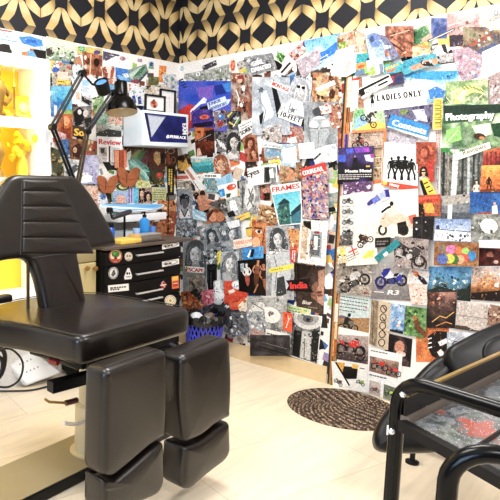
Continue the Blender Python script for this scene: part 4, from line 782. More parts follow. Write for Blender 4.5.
C('g', 'stack of blank white papers at the right edge of the picture', [482, 52, 500, 44, 504, 74, 483, 76], 'f5f5f3', L('d2d4d6', .7, 486, 53, 488, 75), L('dcdedf', .7, 492, 49, 495, 74))
C('m', 'cream corner paper beside a tiny badge under the wallpaper', [480, 14, 502, 8, 503, 30, 492, 30, 479, 24], 'ece4da', P('c9c2bc', 484, 22, 500, 12, 502, 16, 486, 26), O('6a80a4', .8, 496, 13, 2, 2.4), P('f3dcc0', 488, 20, 500, 30, 497, 33, 486, 23))
C('m', 'grey and rose patterned paper at the right edge above Photography', [487, 78, 504, 70, 504, 104, 489, 104], 'b9a4a2', N('8a6a68 e6d8d8 cfb8b8 6a4c4c f3ecec', 40, 61, .8, 2.2))
C('m', 'turquoise cutting of a reclining sunbather above the door', [399, 61, 437, 55.6, 441, 68, 403, 73], '58b4c4', P('2fa8c0', 400, 61.6, 422, 58, 423, 64, 402, 70), P('d8a080', 410, 67, 426, 60, 438, 58, 440, 63, 424, 67, 412, 71), P('3a2a26', 420, 63, 430, 61, 434, 66, 424, 66), N('f3e2d6 6a4034 2a2022', 14, 62, .7, 1.8, (420, 58, 440, 68)), E('f0d03c', 402, 62, 1.4))
C('m', 'teal ribbon shaped cutting with a yellow edge left of the sunbather', [384, 66, 400, 61, 404, 70, 385, 74], '3fb4c0', P('f0c04a', 385, 68, 398, 63, 399, 65, 386, 70), P('e87a3c', 386, 71, 396, 68, 396, 70, 387, 73))
C('p', 'sky photo of white clouds over a bright turquoise band on the door', [388, 78, 425, 71.6, 458, 70, 455, 82, 445, 98, 425, 104, 392, 92], 'cfe2f0', G('29b4e6 4fc0ec b4d6ec dfe6ea 7fb8e0 3f9ad8', 189, 3, .75, box=(388, 71, 458, 102)), P('2aa8dc', 400, 76, 426, 72, 457, 70.4, 454, 79, 430, 80), P('f3f1ee', 402, 84, 414, 79, 428, 80, 440, 84, 436, 90, 414, 92), P('3f8fd0', 428, 90, 436, 86, 446, 91, 443, 97, 430, 99), N('1f3a5a 6fb8d8', 6, 63, .8, 2, (440, 74, 456, 82)), extra=DX)
C('m', 'dark red and navy cutting behind the LADIES ONLY sign', [384, 76, 402, 72, 404, 84, 388, 86], '6a4a60', P('b83a3c', 386, 78, 394, 76, 394, 82, 388, 83), P('3a4a7a', 394, 78, 402, 75, 403, 82, 396, 84), extra=DX)
C('p', 'brown photo of a seated figure at the top left corner of the door', [349.6, 79, 362, 77, 364, 108, 352, 122, 347.6, 122], 'b98a6c', N('8a5a40 e0c4aa 5a3828 c9a080', 24, 64, 1, 3), P('d8453c', 352, 78, 359, 77.4, 360, 84, 353, 86), extra=DX)
C('s', 'white upright strip at the top left corner of the door', [350, 81, 359, 80, 357.6, 110, 349, 112], 'f5f3f0', L('e2ddd8', .7, 352, 83, 351, 109), extra=DX)
C('s', 'white newspaper heading with slanting black letters above LADIES ONLY', [358, 89, 389, 74, 393, 82, 362, 99], 'f3f2ef', P('232021', 358.4, 90, 388.6, 75, 389.6, 77, 359.4, 92.4), L('2a2627', 3.2, 366, 92.4, 388, 81.6), L('f3f2ef', .7, 367, 92.6, 388, 82.4), B('f3f2ef', 366, 91, 22, 1, 2, 1.2, -25), P('1f1c1d', 359, 92, 364, 89.6, 365.6, 94, 361, 97), B('5a5655', 366, 95, 14, 1, 2, .7, -25), extra=DX)
C('m', 'green and yellow racing bike cutting left of the blue Contents label', [353.6, 110, 384, 108, 386, 129, 352.6, 132], 'b9d0a8', P('7fc08a', 354, 111, 362, 109.6, 370, 121, 354, 124), P('9cc4e8', 355, 118, 364, 116, 370, 125, 354, 129), P('f3d23c', 354, 130, 374, 121, 386, 124, 386, 129), P('efe6da', 366, 110, 374, 109, 376, 114, 368, 115), MOTO(370, 119, 18, 'e8e6e4', 35, rider='4a4044'), extra=DX)
C('m', 'grey and violet motorbike engine cutting behind the Contents label', [384, 110, 436, 103.6, 438, 127, 412, 134, 386, 128], '7f7a94', N('4a4560 b4b0c8 2f2b3c d8d6e2 8f8aa8 5a5478', 56, 65, 1.2, 3.6), P('d2cfe6', 412, 110, 424, 109, 428, 122, 418, 120), P('8fa45a', 400, 110, 408, 109, 406, 114, 401, 115), extra=DX)
C('s', 'bright blue tilted label with white Contents lettering', [391, 114, 429.6, 125.6, 427, 140, 415, 135.6, 387, 127], '2f9ad8', P('f3f5f7', 387, 126, 428, 137.6, 427, 140, 404, 135, 386, 129), T('ffffff', 'Contents', 391.4, 124.8, 6, 15.8, 35, bold=.7), P('a9c8e4', 389, 126, 396, 128, 395.4, 130.6, 388.6, 128.6), extra=DX)
C('m', 'grey lilac scrap below the blue Contents label', [386, 129, 412, 135.6, 418, 138.6, 417, 146, 384.6, 142], 'c2bcc4', N('a49ea8 dcd8de', 10, 66, 1, 3), extra=DX)
C('p', 'tan photo of a stunt rider above the event poster', [349, 132, 383, 129.6, 383.6, 147, 348, 150], 'cbb6a6', G('d9c8ba b8a08e cdb9aa', 191, 3), B('8f7a6c', 351, 133.6, 30, 3, 2.2, .7, -2), MOTO(360, 142.6, 16, 'b5645a', -4, rider='4a3438'), L('8a6a5c', .7, 349, 148, 383, 145.6), extra=DX)
C('s', 'orange paper border strip right of the event poster', [383.6, 131, 386.6, 131, 384, 183, 381.4, 183], 'e88a4a', extra=DX)
C('s', 'orange paper border strip above the stunt rider photo', [352, 131, 386, 128, 386.4, 130.4, 352, 133.4], 'ec9450', extra=DX)
C('c', 'dark event poster with purple stage lights and white print', [338.4, 148, 374, 146, 372.6, 182, 337.4, 184.6], '2e2a38', G('3a3450 5a4a86 2a2536 1d1a24', 193, 3, .5), P('5a6fd8', 346, 149, 353, 148, 354, 153, 347, 154), P('8a4fc0', 354, 148, 364, 146.6, 366, 152, 356, 153), P('b44fc8', 363, 148, 369, 147, 370, 152, 364, 152), P('4f6fd0', 338.6, 155, 346, 154.6, 346, 162, 338.4, 162), P('e0d6f6', 364, 155, 374, 154, 373.4, 162, 366, 161), P('c04fb0', 370, 154, 374, 154, 373.6, 158, 371, 158), MAN(355, 162, 13, '15131a', 'c9a490'), T('f6f4f2', 'Meets Metal', 345, 172.6, 3, -1, 26, bold=.4), B('d8d4d0', 338.6, 174.6, 33, 3, 2, .8, -1), P('e6b83c', 366, 165.6, 370, 165.4, 370, 167, 366, 167.2), extra=DX)
C('p', 'mauve crowd photo below the event poster', [343, 182.6, 372, 181, 372, 193, 343.6, 196], '7a5a80', N('a98ab8 4a3450 d8c0d8 5f4468 8a6fa0 f0e2ec', 44, 67, .8, 2.4), extra=DX)
C('s', 'column of small sepia pictures between poster and four silhouettes page', [374, 148, 382, 147.4, 381, 183, 373, 184], 'c9b090', N('8a6a48 e6d6bc 6a4a30 b49068', 22, 68, .8, 2.2), P('e8842e', 373.4, 180.6, 381, 179.8, 381, 183, 373, 184), L('f0e6d6', .7, 374, 158, 381.6, 157.4), L('f0e6d6', .7, 373.6, 168, 381.4, 167.4), extra=DX)
C('c', 'white cover with four black silhouettes of people inside a circle', [384.6, 142, 418, 145, 417.6, 186.4, 382.4, 181], 'fafaf8', O('3a3836', .5, 402, 165, 17, 18), B('9a9894', 394, 151.6, 14, 1, 2, .6, 3), MAN(391.6, 168, 22, '1f1e1e', flip=-1), MAN(398.4, 168.6, 23, '1f1e1e', step=.1), MAN(405, 168.6, 23.4, '1f1e1e', flip=-1, step=.1), MAN(411.6, 169.4, 22, '1f1e1e'), E('1f1e1e', 398.4, 157.6, 1.8), E('1f1e1e', 405, 157.4, 1.8), L('1f1e1e', 1, 391.6, 160.4, 398, 160.4, 405, 160.4, 411.6, 161.4), extra=DX)
C('s', 'orange red band with white lettering under the four silhouettes', [381.6, 180.6, 417.8, 186.2, 417.4, 194, 381.4, 185], 'e2512c', T('fbeee6', 'Heavy', 389.4, 185.8, 3.2, 9, 9.6, bold=.3), E('f0c83c', 384.8, 182.8, 2.6, 2.4), extra=DX)
C('s', 'yellow and pink upright lettering strip left of the Photography cover', [433.6, 98, 443, 98, 441.6, 130, 432, 130], 'c9b6b0', P('e8dc3c', 434, 99, 442.6, 98.6, 441.4, 129, 433, 129.4), *[L('7a5a1c', .9, 435, 101 + k * 4.6, 441, 101 + k * 4.6, 441, 104 + k * 4.6, 435, 104 + k * 4.6) for k in range(6)], extra=DX)
C('s', 'pale upright strip of pink print below the yellow upright strip', [435.6, 130, 441.4, 130, 438.6, 194, 434, 192], 'e8dcd4', B('c98a84', 440.4, 132, 34, 3, 1.6, .9, 92), B('8f8a88', 438.6, 168, 22, 2, 1.6, .7, 92), extra=DX)
C('p', 'macro photo of a spiny green caterpillar on bright leaves', [446, 82, 488, 78.6, 488, 105, 444, 105.6], '8fb46a', G('56764a a2ba84 d6dfb4 74905c e6ecd2', 195, 3), P('d2dc8a', 455, 96, 462, 87, 472, 84, 482, 88, 484, 94, 474, 92, 464, 97, 460, 104, 454, 104), P('eee8b8', 456, 98, 463, 90, 468, 90, 461, 102), *[L('33301c', .8, 462 + k * 3.6, 86.8 - (k < 3) * k * .6 + (k > 3) * (k - 3) * 1.2, 465.4 + k * 3.6, 89.6 - (k < 3) * k * .6 + (k > 3) * (k - 3) * 1.4) for k in range(6)], L('e2dcb4', .9, 446, 97, 452, 104), L('e2dcb4', .9, 484, 93, 474, 103), extra=DX)
C('c', 'green magazine cover with white Photography masthead', [443.4, 105, 504, 104, 504, 146, 462, 152, 442, 151], '5f9a50', G('2c4a34 86ac78 d6e6c8 4f7850 b0cc9a 2a4530', 197, 3, .2), P('2c4a38', 443.4, 105.5, 504, 104, 504, 112, 443.2, 123), P('3f6a48', 444, 116, 494, 112, 494, 119, 444, 124), P('e6f0cc', 472, 126, 490, 123, 492, 134, 478, 138), P('2a5a34', 491, 124, 504, 122, 504, 138, 494, 136), P('9ccc7a', 446, 130, 460, 126, 462, 140, 446, 144), L('dcecc2', .8, 444, 146, 458, 130), T('3a4a3a', 'Photography', 445.4, 121.2, 7.2, -3, 49, bold=1.3), T('fbfbf8', 'Photography', 445.8, 120.6, 7, -3, 48, bold=.9), T('2f3a30', 'Amateur', 470, 110.8, 3.6, -3, 18, bold=.4), E('5a3a24', 479.4, 136.4, 6, 3.4, 6), E('c9925a', 482, 138, 3, 1.6, 6), extra=DX)
C('p', 'large dark forest photo with pale tree trunks and a rowing boat', [440.4, 148, 484, 151, 481, 206, 478, 218, 441, 218], '8a8a86', G('4f524c 9fa29a 3a3d38 b4b6ae 6a6d66', 199, 5), P('3fa04c', 441, 148, 474, 148, 468, 153, 452, 155, 441, 151), *[L(c, w, x, 152, x - 1, 196) for x, w, c in ((444, 2.4, '3f423d'), (448.6, 1.6, 'b4a294'), (463, 2.4, '4a4d48'), (469, 2.6, 'c6cacb'), (474, 2.2, '4a5050'), (479, 2.4, '5a605e'))], P('e2e2de', 453, 151, 459, 151, 455.6, 203, 450.4, 203), E('c9c9c4', 455, 150.6, 5, 2.4), P('b9b4ac', 441, 196, 480, 193, 479, 206, 441, 208), N('6a665e e0dcd4 3f3c38', 16, 69, .8, 2.4, (462, 190, 480, 203)), P('8f9398', 440.4, 206, 479, 201.6, 477, 211, 474, 218, 441.6, 218), P('6a6e74', 441, 213, 476, 212, 474, 218, 441.4, 218), WOMAN(476.6, 190.6, 22, 'e0c9b0', '4a3a30', 'e8e0d2', 'd2c4b0'), extra=DX)
C('s', 'small blank white tag hanging over the rowing boat', [448, 205, 452.4, 204.6, 451.6, 222, 447.4, 222], 'f5f4f1', extra=DX)
C('p', 'dark red sunset photo of bare trees below the Reviews strip', [483.6, 151, 504, 146, 504, 165, 482.6, 166], 'a84a38', G('d88a5a b4402f 6a2420', 201, 3, .6), *[L('3a1512', .9, x, 152, x, 165) for x in (487, 491, 496, 500)], extra=DX)
C('p', 'orange sunset photo with the dark silhouette of one person', [481.6, 165.6, 504, 165, 504, 192, 480, 192], 'e8a038', G('f6c85a ee9a30 d87a24 b45a1e', 203, 3, .7), MAN(489, 184, 15, '4a2a14'), E('4a2a14', 489, 178.4, 1.2), P('8a4a1c', 480.4, 189.6, 504, 188.6, 504, 192, 480, 192), extra=DX)
C('s', 'cream arrow shaped strip with grey Reviews lettering', [453, 160.4, 459.6, 152, 489.4, 141.8, 491, 148, 461, 159], 'f0ecd8', T('6f6c5c', 'Reviews', 463.4, 155.2, 4.6, -17.5, 24), extra=DX)
C('p', 'deep blue sea photo with a white clothed figure on red rocks', [479.6, 192.4, 504, 192, 504, 220, 470, 220, 474, 206], '3f74b0', G('4f8ac8 2f64a4 3a7ab4 5a94b8', 205, 3, .5, box=(470, 192, 504, 214)), P('b45a4c', 470.6, 214, 488, 211.6, 504, 214, 504, 220, 470, 220), P('f3f0ec', 492, 206, 497, 205, 498, 216, 492, 216), E('e0b898', 494.6, 203.6, 1.4), extra=DX)
C('p', 'cutting of a terracotta head and a woman in sunglasses in red', [418, 144.6, 434.6, 142, 434, 182, 420, 182, 416.8, 160], 'b4583a', G('d2805a 9a4228 c06a48', 207, 3, box=(416, 142, 436, 164)), E('8a3a24', 425, 152, 5, 6), E('c9785a', 424, 153, 3.4, 4.6), P('c8402c', 427, 162, 433.4, 160, 433, 184, 427, 184), FACE(423.6, 173, 14, 'eac8a8', '3a2a1c', 'f0dcc8'), L('1d1614', 1.5, 421.4, 171.6, 426, 171.2), extra=DX)
C('s', 'black and yellow slanting tag below the woman in sunglasses', [419.4, 181, 427, 177.6, 436.6, 193.4, 424, 196.6], 'e6d22c', P('1f1c14', 419.4, 181.4, 422, 180, 428, 195.4, 424, 196.4), L('2a2616', 1.3, 424, 184, 428, 182), L('2a2616', 1.3, 426, 188, 430, 186), L('2a2616', 1.2, 428.6, 192, 433, 190), extra=DX)
C('p', 'photo of an orange leather sofa with a yellow cushion', [416.6, 195.6, 440.6, 194, 440.6, 216, 417, 216], 'c96a3a', P('c8482a', 417, 197, 440, 195, 440, 202, 417, 203), P('e86a3c', 418, 197.4, 438, 196, 438, 198.6, 418, 200), P('3a2c24', 417, 204, 423, 203, 425, 216, 417, 216), P('e8b43c', 423, 204, 432, 203, 436, 213, 426, 213), P('b06a44', 433, 203, 440, 202.4, 440, 214, 435, 214), extra=DX)
C('g', 'large cream page with a rider on a pale pink scooter', [351, 193, 418, 188.6, 419, 236, 349, 241], 'f4e9d8', P('fbf3e6', 354, 210, 380, 200, 392, 212, 372, 222, 352, 226), O('2f2a28', 2.4, 382.6, 230, 3.6, 4.6), P('efc9b4', 379, 222, 384, 213, 394, 211, 402, 214, 412, 220, 414, 229, 402, 226, 392, 224, 384, 228), E('d8846a', 383, 218.6, 1.2, 1), P('2c2826', 397, 223, 406, 221, 408, 234, 398, 234), O('3a3634', 1.8, 403.6, 230, 4.4, 5), P('f0dccb', 388, 208, 396, 206, 399, 214, 389, 216), L('2a2524', 2.2, 381.4, 212.6, 387, 208, 391, 206.4), E('2a2624', 391.6, 203.6, 2, 2.4), P('e0705a', 408, 216, 416, 214, 418, 222, 411, 224), L('c9bba8', .6, 366, 222, 366, 232), L('c9bba8', .6, 374, 222, 374, 232), L('6a625a', .7, 370, 233, 380, 233), extra=DX)
C('m', 'violet folded umbrella cutting on the cream scooter page', [363, 202, 368, 196, 388, 188, 391, 198, 368, 207.6], 'd2d6ea', P('5a4f9a', 366, 204, 371, 199, 374, 203, 369, 206), P('7f8ad0', 371, 199, 378, 195, 381, 200, 374, 204), P('4a3fa0', 384, 190, 388.6, 189, 390, 197, 386, 197), P('b4bce6', 379, 194, 385, 191, 386, 198, 381, 199), extra=DX)
C('g', 'grey page listing four small motorcycles at the hinge side of the door', [340, 196, 354.6, 193, 355, 236, 340, 238], 'd6d8d6', *[MOTO(347.6, 200.4 + k * 10.4, 10.6, ('3a3a3a', '8a8a88', '5a5a58', '4a2f2c')[k]) for k in range(4)], *[B('8a8a88', 342, 206.4 + k * 10.4, 9, 1, 2, .6, -2) for k in range(4)], extra=DX)
C('p', 'black square photo with white light dots below the orange sofa', [413, 217, 434.6, 216, 432.6, 240, 412.4, 239], '332e2e', G('4a4444 2a2626 3c3636', 209, 3), E('f0efee', 416.6, 222.6, .9), E('f0efee', 416.6, 229, 1.1), E('c9c6c4', 425.6, 222, .8), E('8f8a88', 425.4, 231, 1), L('5a5454', .6, 422, 217, 421.6, 239), extra=DX)
C('p', 'winter photo of snow drifts under a pale blue sky', [434.6, 218.6, 470.6, 219.6, 471, 242, 433.4, 241], 'c6cede', G('7f98c4 a9bcdc c2d0e6', 211, 2, .7, box=(435, 219, 470.6, 230)), P('f3f4f6', 434.6, 229, 450, 229.6, 470, 233, 470.6, 241.6, 434, 240), N('3f4450 6a707c 2c3038 f8f9fa', 28, 70, .7, 2.2, (434, 232, 470, 242)), L('5a6a94', .9, 435, 229, 470, 232), P('3f4a6a', 436, 226, 439, 225, 440, 229, 436, 229), extra=DX)
C('p', 'grey photo of a furry white animal at the right edge', [471, 218, 504, 214, 504, 246, 478, 244, 471, 240], '8f9088', G('6a6c64 b4b5ae 4f514a', 213, 4), E('e6e6e2', 489, 226, 9, 7.6, 18), E('f6f6f3', 487, 224, 5, 4), N('55574f c9cac4', 12, 71, 1, 3), extra=DX)
C('s', 'white paper block above the dark red portrait', [478.6, 240, 504, 240, 504, 248, 479, 247.4], 'f3f2f0', extra=DX)
C('p', 'wooden board photo with ten round dabs of bright paint', [434.6, 242, 479, 243, 478, 266.6, 433.6, 265.4], 'a8764a', G('b98654 956438 c08f5c', 215, 4), E('9a8a74', 442.6, 248.4, 5, 4.4), E('e08ac0', 451, 249.4, 5, 4.6), E('f0874a', 459, 250.6, 4.4, 4), E('a8d878', 465.6, 251, 3.6, 3.4), E('3f9ad0', 472, 256, 4, 5), E('e06a50', 464.6, 258, 4.4, 4.4), E('f0b48c', 460, 259.4, 4.6, 4.6), E('4f8a3c', 454.6, 259.6, 4.4, 4.6), E('dcd43c', 449.6, 258.6, 5, 5), E('6a84c4', 442.6, 259, 5.6, 5.4), extra=DX)
C('p', 'vivid blue sky photo over dark twisted trees', [428.6, 266.4, 471.6, 266.8, 470.6, 301.6, 427, 297], '5a88a8', G('3f9ce0 7fc0ea 5f9ab4 4a5f5a 3a443c', 217, 4, .65), N('e6eef0 8aa0a0 2f3a34 c2d4d6 5a6a5c', 50, 72, .8, 2.6, (430, 274, 470, 297)), P('39423a', 428, 290, 440, 286, 454, 290, 470, 288, 470.4, 301, 427.4, 297), extra=DX)
C('p', 'brown storm cloud photo lit by evening sun', [472, 267, 504, 266.4, 504, 302, 470.6, 299.6], '8a6648', G('8f9ab8 d8ccc4 d89a54 8a5a34 3f2c22', 219, 4, .7), N('f0c888 c9843c f3ece6', 14, 73, 1.2, 3.2, (474, 272, 500, 288)), P('2f2320', 471, 293, 504, 290, 504, 301, 470.8, 299.4), extra=DX)
C('p', 'dark red photo of a bearded man at the right edge', [479.4, 248, 504, 248.6, 504, 266, 478.4, 266], '6a2f28', G('8a4034 4a1f1c 7a382e', 221, 3), E('c98a6a', 490, 256, 3.4, 4.4), P('4a2018', 486.6, 257, 493.6, 257, 491, 263, 488.6, 263), E('d8c0b0', 496, 262, 2.4, 1.8), extra=DX)
C('p', 'dark volcano photo with glowing cracks of lava', [427.4, 293, 440, 291.6, 457.4, 298.6, 455, 328.6, 426.4, 325.6], '4a3c38', G('c99a88 6a524a 3c302e 2a2220', 223, 4, .5, box=(427, 292, 457, 328)), N('e8b49c d8886a 8a5a4c', 16, 74, .8, 2.4, (428, 292, 454, 304)), L('e8c070', .9, 432, 322, 440, 316, 446, 318, 454, 312), L('e0a050', .8, 436, 326, 446, 322, 452, 324), extra=DX)
C('p', 'pale photo of calm sea under a hazy horizon', [457, 300.4, 488.4, 304.4, 487.6, 333, 455, 328.8], 'd2c6bc', G('e0d6ce ccc0b8 d8ccc2 b8aaa0', 225, 3, .6), L('a89a92', .7, 456.4, 314.6, 488, 319), P('6a5648', 455.4, 325, 466, 326, 474, 330, 487, 331.4, 487, 336, 455, 332), extra=DX)
C('m', 'rust brown rocks cutting at the right edge beside the calm sea', [488.6, 305, 504, 306, 504, 328, 487.6, 326], 'a88672', N('7a5442 d2b8a4 5a3c30 e6d6ca', 26, 75, 1, 3), extra=DX)
C('p', 'orange motocross photo with a big black and white boot', [422, 326, 449, 330, 448, 362, 436, 362, 416, 356], 'd8803c', G('ec9a50 d06f2c e8a868', 227, 3, box=(416, 326, 449, 362)), P('2c2826', 428, 336, 436, 331, 447, 331.6, 448, 352, 441, 361, 432, 356, 428, 348), P('f0efec', 438, 342, 446.6, 338, 447.4, 343, 440, 346), P('f0efec', 437, 352, 441, 349, 446, 356, 442, 360), L('f3f2f0', 1.2, 428, 339, 431.6, 338), L('f3f2f0', 1.2, 428, 343.4, 431.6, 342.6), L('f3f2f0', 1.2, 428, 348, 432, 347), extra=DX)
C('p', 'photo of a fallen bicycle in snow beside the leather chair', [448.4, 332, 478.6, 338.6, 472, 354, 447.4, 354], 'ccd0da', G('e6e8ee b4bac6 d6dae2', 229, 3, box=(447, 332, 479, 355)), O('4a4e58', 1, 456, 346, 4, 4.6), O('4a4e58', 1, 464, 349, 4, 4), L('3f424c', 1, 456, 346, 461, 343, 464, 349), N('6a6e78 f4f5f8', 12, 76, .8, 2), extra=DX)
C('p', 'green forest photo with a deer on a mossy trunk', [405.6, 305.6, 427, 308.6, 425.4, 338, 404, 334.6], '4a8a3c', G('35592f 6f9858 90b47a 2c4628', 231, 4), P('8a5a34', 413, 322, 418, 318, 420, 326, 426, 332, 425, 338, 416, 330), E('c98a54', 415, 318, 2.6, 2), N('a8dc7a 1f4a20', 16, 77, .8, 2.2), extra=DX)
C('p', 'dark violet photo of a blurred face behind black hair', [385.6, 332.6, 412.6, 339, 410.4, 367.4, 384, 362.6], '4a3c40', G('3a2e34 5a4a50 7a5f5c 2f262c', 233, 3), E('d8a084', 399.6, 347, 5, 6.4), E('f0d2c2', 401, 354, 5, 2.6, 12), E('e89878', 400.6, 346, 1.6), P('2a2026', 386, 333, 396, 336, 393, 352, 389, 362, 384.6, 361), P('2f242a', 404, 338, 412, 340, 410.8, 364, 405, 358, 407, 348), extra=DX)
C('g', 'white catalogue page of red motorcycles beside the braided rug', [369.4, 347.6, 402.6, 354.6, 398.6, 402.6, 366.4, 392.4], 'f1efec', B('3f3c3a', 371, 350, 28, 1, 2, 1, 11), G('c9aa98 8a6a5c b8998a', 235, 3, box=(370, 356, 399, 362, 397.6, 378.6, 369, 371)), MOTO(380, 364.6, 17, 'd83a30', 12), MOTO(394, 371, 15, 'e0483c', 12), B('2c2a29', 369.4, 374, 29, 1, 2, 1.1, 13), G('d8ccc4 c2b4aa', 237, 2, box=(369.6, 380, 381, 383, 380, 397, 368.6, 393)), MOTO(375, 389, 9, 'a8443c', 12), G('9aa08c 6a6f60', 239, 2, box=(384, 384, 396, 388, 395, 402, 383, 398)), MOTO(390, 393, 10, 'b8d84a', 14), extra=DX)
C('p', 'photo of a parked red motorcycle at the hinge side of the door', [333.6, 334, 368.6, 336.4, 368, 364.4, 331.6, 358.4], 'a89088', G('d6c6c0 b8a49c 6a5a56 54484a', 241, 3, .75), MOTO(351, 345.6, 29, 'dc3a30', 8, 1, '2a2220', '9a8f8a'), O('3a2f2c', 1.6, 359.6, 354, 4.4, 7, -14), extra=DX)
C('g', 'pale page of slanting print above a motorcycle in the desert', [336.6, 292.4, 371.6, 298, 368.6, 333, 334, 325.6], 'ccd8d6', B('4a5654', 338.6, 295.4, 30, 5, 3.4, .9, 9), T('d8523c', 'R', 365, 309, 3, 8), P('b89468', 334.8, 317, 344, 318, 369.8, 318, 368.6, 333, 334, 325.6), P('8a7a8c', 335, 316, 342, 315, 350, 318, 336, 318.6), MOTO(348, 325, 20, '8a8478', 5, rider='3a3230'), extra=DX)
C('g', 'grey road photo of a blue and white racing motorcycle', [372, 262, 418.6, 263, 416.4, 301, 371, 298.6], 'b8b4b2', G('d8d4d0 c2bcb8 9a9492 8a8584', 243, 3, .8), MOTO(391, 276.6, 31, 'e6e8f0', -4, -1, '26242c', '5a5a9a'), P('3f44b4', 381, 273, 386, 268.6, 391, 268, 388, 274, 384, 278), P('4a4fc0', 395, 279, 400, 274, 403, 277, 398, 282), O('3a3890', 1.4, 380.6, 283, 4, 6, 8), T('f6f4f2', 'R3', 387, 294.4, 4.4, 2, 11, shear=.3, bold=.4), L('f0eeec', .8, 374, 291.6, 384, 292.4), extra=DX)
C('p', 'photo of a grey scrambler kicking up dust at the hinge side', [336.4, 262, 372, 260, 371.4, 297, 336, 292.6], 'b4aaa0', G('d8d0c6 a89c90 c6bcb0 7a7068', 245, 4), MOTO(353, 279, 31, 'e2dedb', -22, 1, '2a2726', '6a6664'), N('3a3634 efebe6 8a8078', 18, 78, .9, 2.6), T('a8443c', 'AMR', 361, 293.6, 2.4, 6, 8), extra=DX)
C('p', 'tilted photo of a chrome cruiser motorcycle', [395, 236, 428.6, 239.6, 428, 269, 393.4, 268], 'b4a6a2', G('cfc2be a09490 c2b4b0', 247, 3), MOTO(411, 252, 33, '5a5450', 24, 1, '332e2c', 'c9c4c0'), O('4a4442', 1.6, 419, 264, 7.4, 8.4), N('e6e0dc 6a6260 2f2a28', 18, 79, .8, 2.2), extra=DX)
C('g', 'white cutting of a stunt bike beside a red cross', [345, 238, 376, 229, 378, 264, 346, 266], 'ebe4da', MOTO(364, 240, 17, '6a4a34', -30, 1, '2f2826', '8f8884', rider='4a3a34'), L('e0483c', 1.5, 348.4, 252.6, 357, 248.4), L('e0483c', 1.4, 351.4, 246, 354.6, 255), P('ecd23a', 338.6, 254, 344.6, 249, 344.6, 255), P('f0d63a', 362, 257.6, 368, 251, 374.4, 250, 373, 257, 364, 258.6), B('6a6460', 346, 256.6, 14, 3, 2.2, .7, -24), extra=DX)
C('m', 'yellow and white cutting of a race start at the hinge side', [338, 247, 346, 245, 347, 263, 337.4, 264], 'd6cfae', P('f0dc3a', 338.6, 250, 344, 248, 345, 256, 339, 255), N('3a3634 f6f3ea', 8, 80, .7, 1.8), extra=DX)
C('m', 'dark grey strip of a motorbike below the four bike list', [339.6, 236, 352, 234, 352.6, 244, 339.4, 246], '6f6b68', N('3a3735 a8a4a0 d6d3d0', 12, 81, .8, 2), extra=DX)
C('s', 'dark plate with faint grey lettering above the teal tag', [375, 238, 390.6, 237, 390.4, 246.6, 375, 247.6], '37312f', B('9a928e', 376.6, 241, 12, 2, 2.6, 1.2, -2), extra=DX)
C('s', 'slanting teal tag with a small white patch', [374, 257.4, 397, 238.6, 400.6, 244.6, 378, 262.4], '1f98a0', P('e6f0f0', 382.6, 254.4, 386.6, 251, 388.6, 254, 384.6, 257), extra=DX)
C('m', 'cutting of a blurred orange and navy bird on white', [408.6, 269, 428.4, 270, 427.4, 289, 407.6, 285], 'ebe6e2', P('ee8a3a', 411, 270, 418, 272, 421, 277, 415, 276), P('35364e', 417, 274, 424, 278, 428, 284, 424, 285, 419, 280), G('f3efec dcd4ce', 249, 2, box=(409, 280, 420, 288)), extra=DX)
C('m', 'pink skin toned cutting below the orange and navy bird', [410, 283, 427, 286, 426, 306.6, 410.4, 303], 'ecd2c6', N('d89a80 f8ece6 b4705a e8b8a0', 18, 82, .9, 2.4), extra=DX)
C('s', 'upright strip of antique bicycles left of the blue sky strip', [378.6, 300.6, 391, 302.6, 388, 350.4, 376.4, 346.6], 'd6c4aa', *[O('3f342c', 1, 383.6 - k * .5, 309 + k * 8.4, 3, 3.6) for k in range(5)], *[L('4a3c30', 1, 382, 305 + k * 12, 386, 311 + k * 12) for k in range(3)], extra=DX)
C('s', 'upright grey brown strip like bark right of the desert page', [371.6, 299.4, 378.6, 301, 376, 346.4, 369, 344], 'a8947a', G('c2b094 8a765e b49f84', 251, 4), L('6a5a48', .7, 374, 302, 372, 344), extra=DX)
C('p', 'upright blue sky photo with white blossom left of the deer', [391, 303, 405, 305.4, 403.6, 334.4, 388.6, 331], '6f9cc8', G('4f8ac4 9cc0e0 dfe6ec', 253, 3), N('f3efec e8d2c2 3f6aa0', 14, 83, 1, 2.6), P('2a2c30', 390, 329, 403, 331, 403, 336, 389, 333), extra=DX)
C('g', 'yellow and black cutting of a jacket above the rug', [335, 361, 368, 364.6, 366.4, 393, 332.6, 386.6], 'f0ede6', P('e8b42e', 336, 362, 345, 363, 342, 374, 337, 368), P('2a2624', 344, 366, 358, 367.4, 356.6, 379, 347, 379, 342, 374), P('ecc04a', 352, 364, 359, 365, 357.6, 369, 352, 368), L('3a3634', .9, 359.6, 368, 364.6, 369), MOTO(361, 382, 9.4, '8fbf3c', 30), extra=DX)
C('g', 'white slanting leaflet with a small motorcycle standing on the floor', [331.4, 361, 336.6, 362, 350.6, 386, 333, 387.6], 'f4f2ef', L('2b2826', 1.8, 335.6, 362, 349.6, 385.6), MOTO(339, 381.6, 10, '7a3a30', 40), extra=DX)

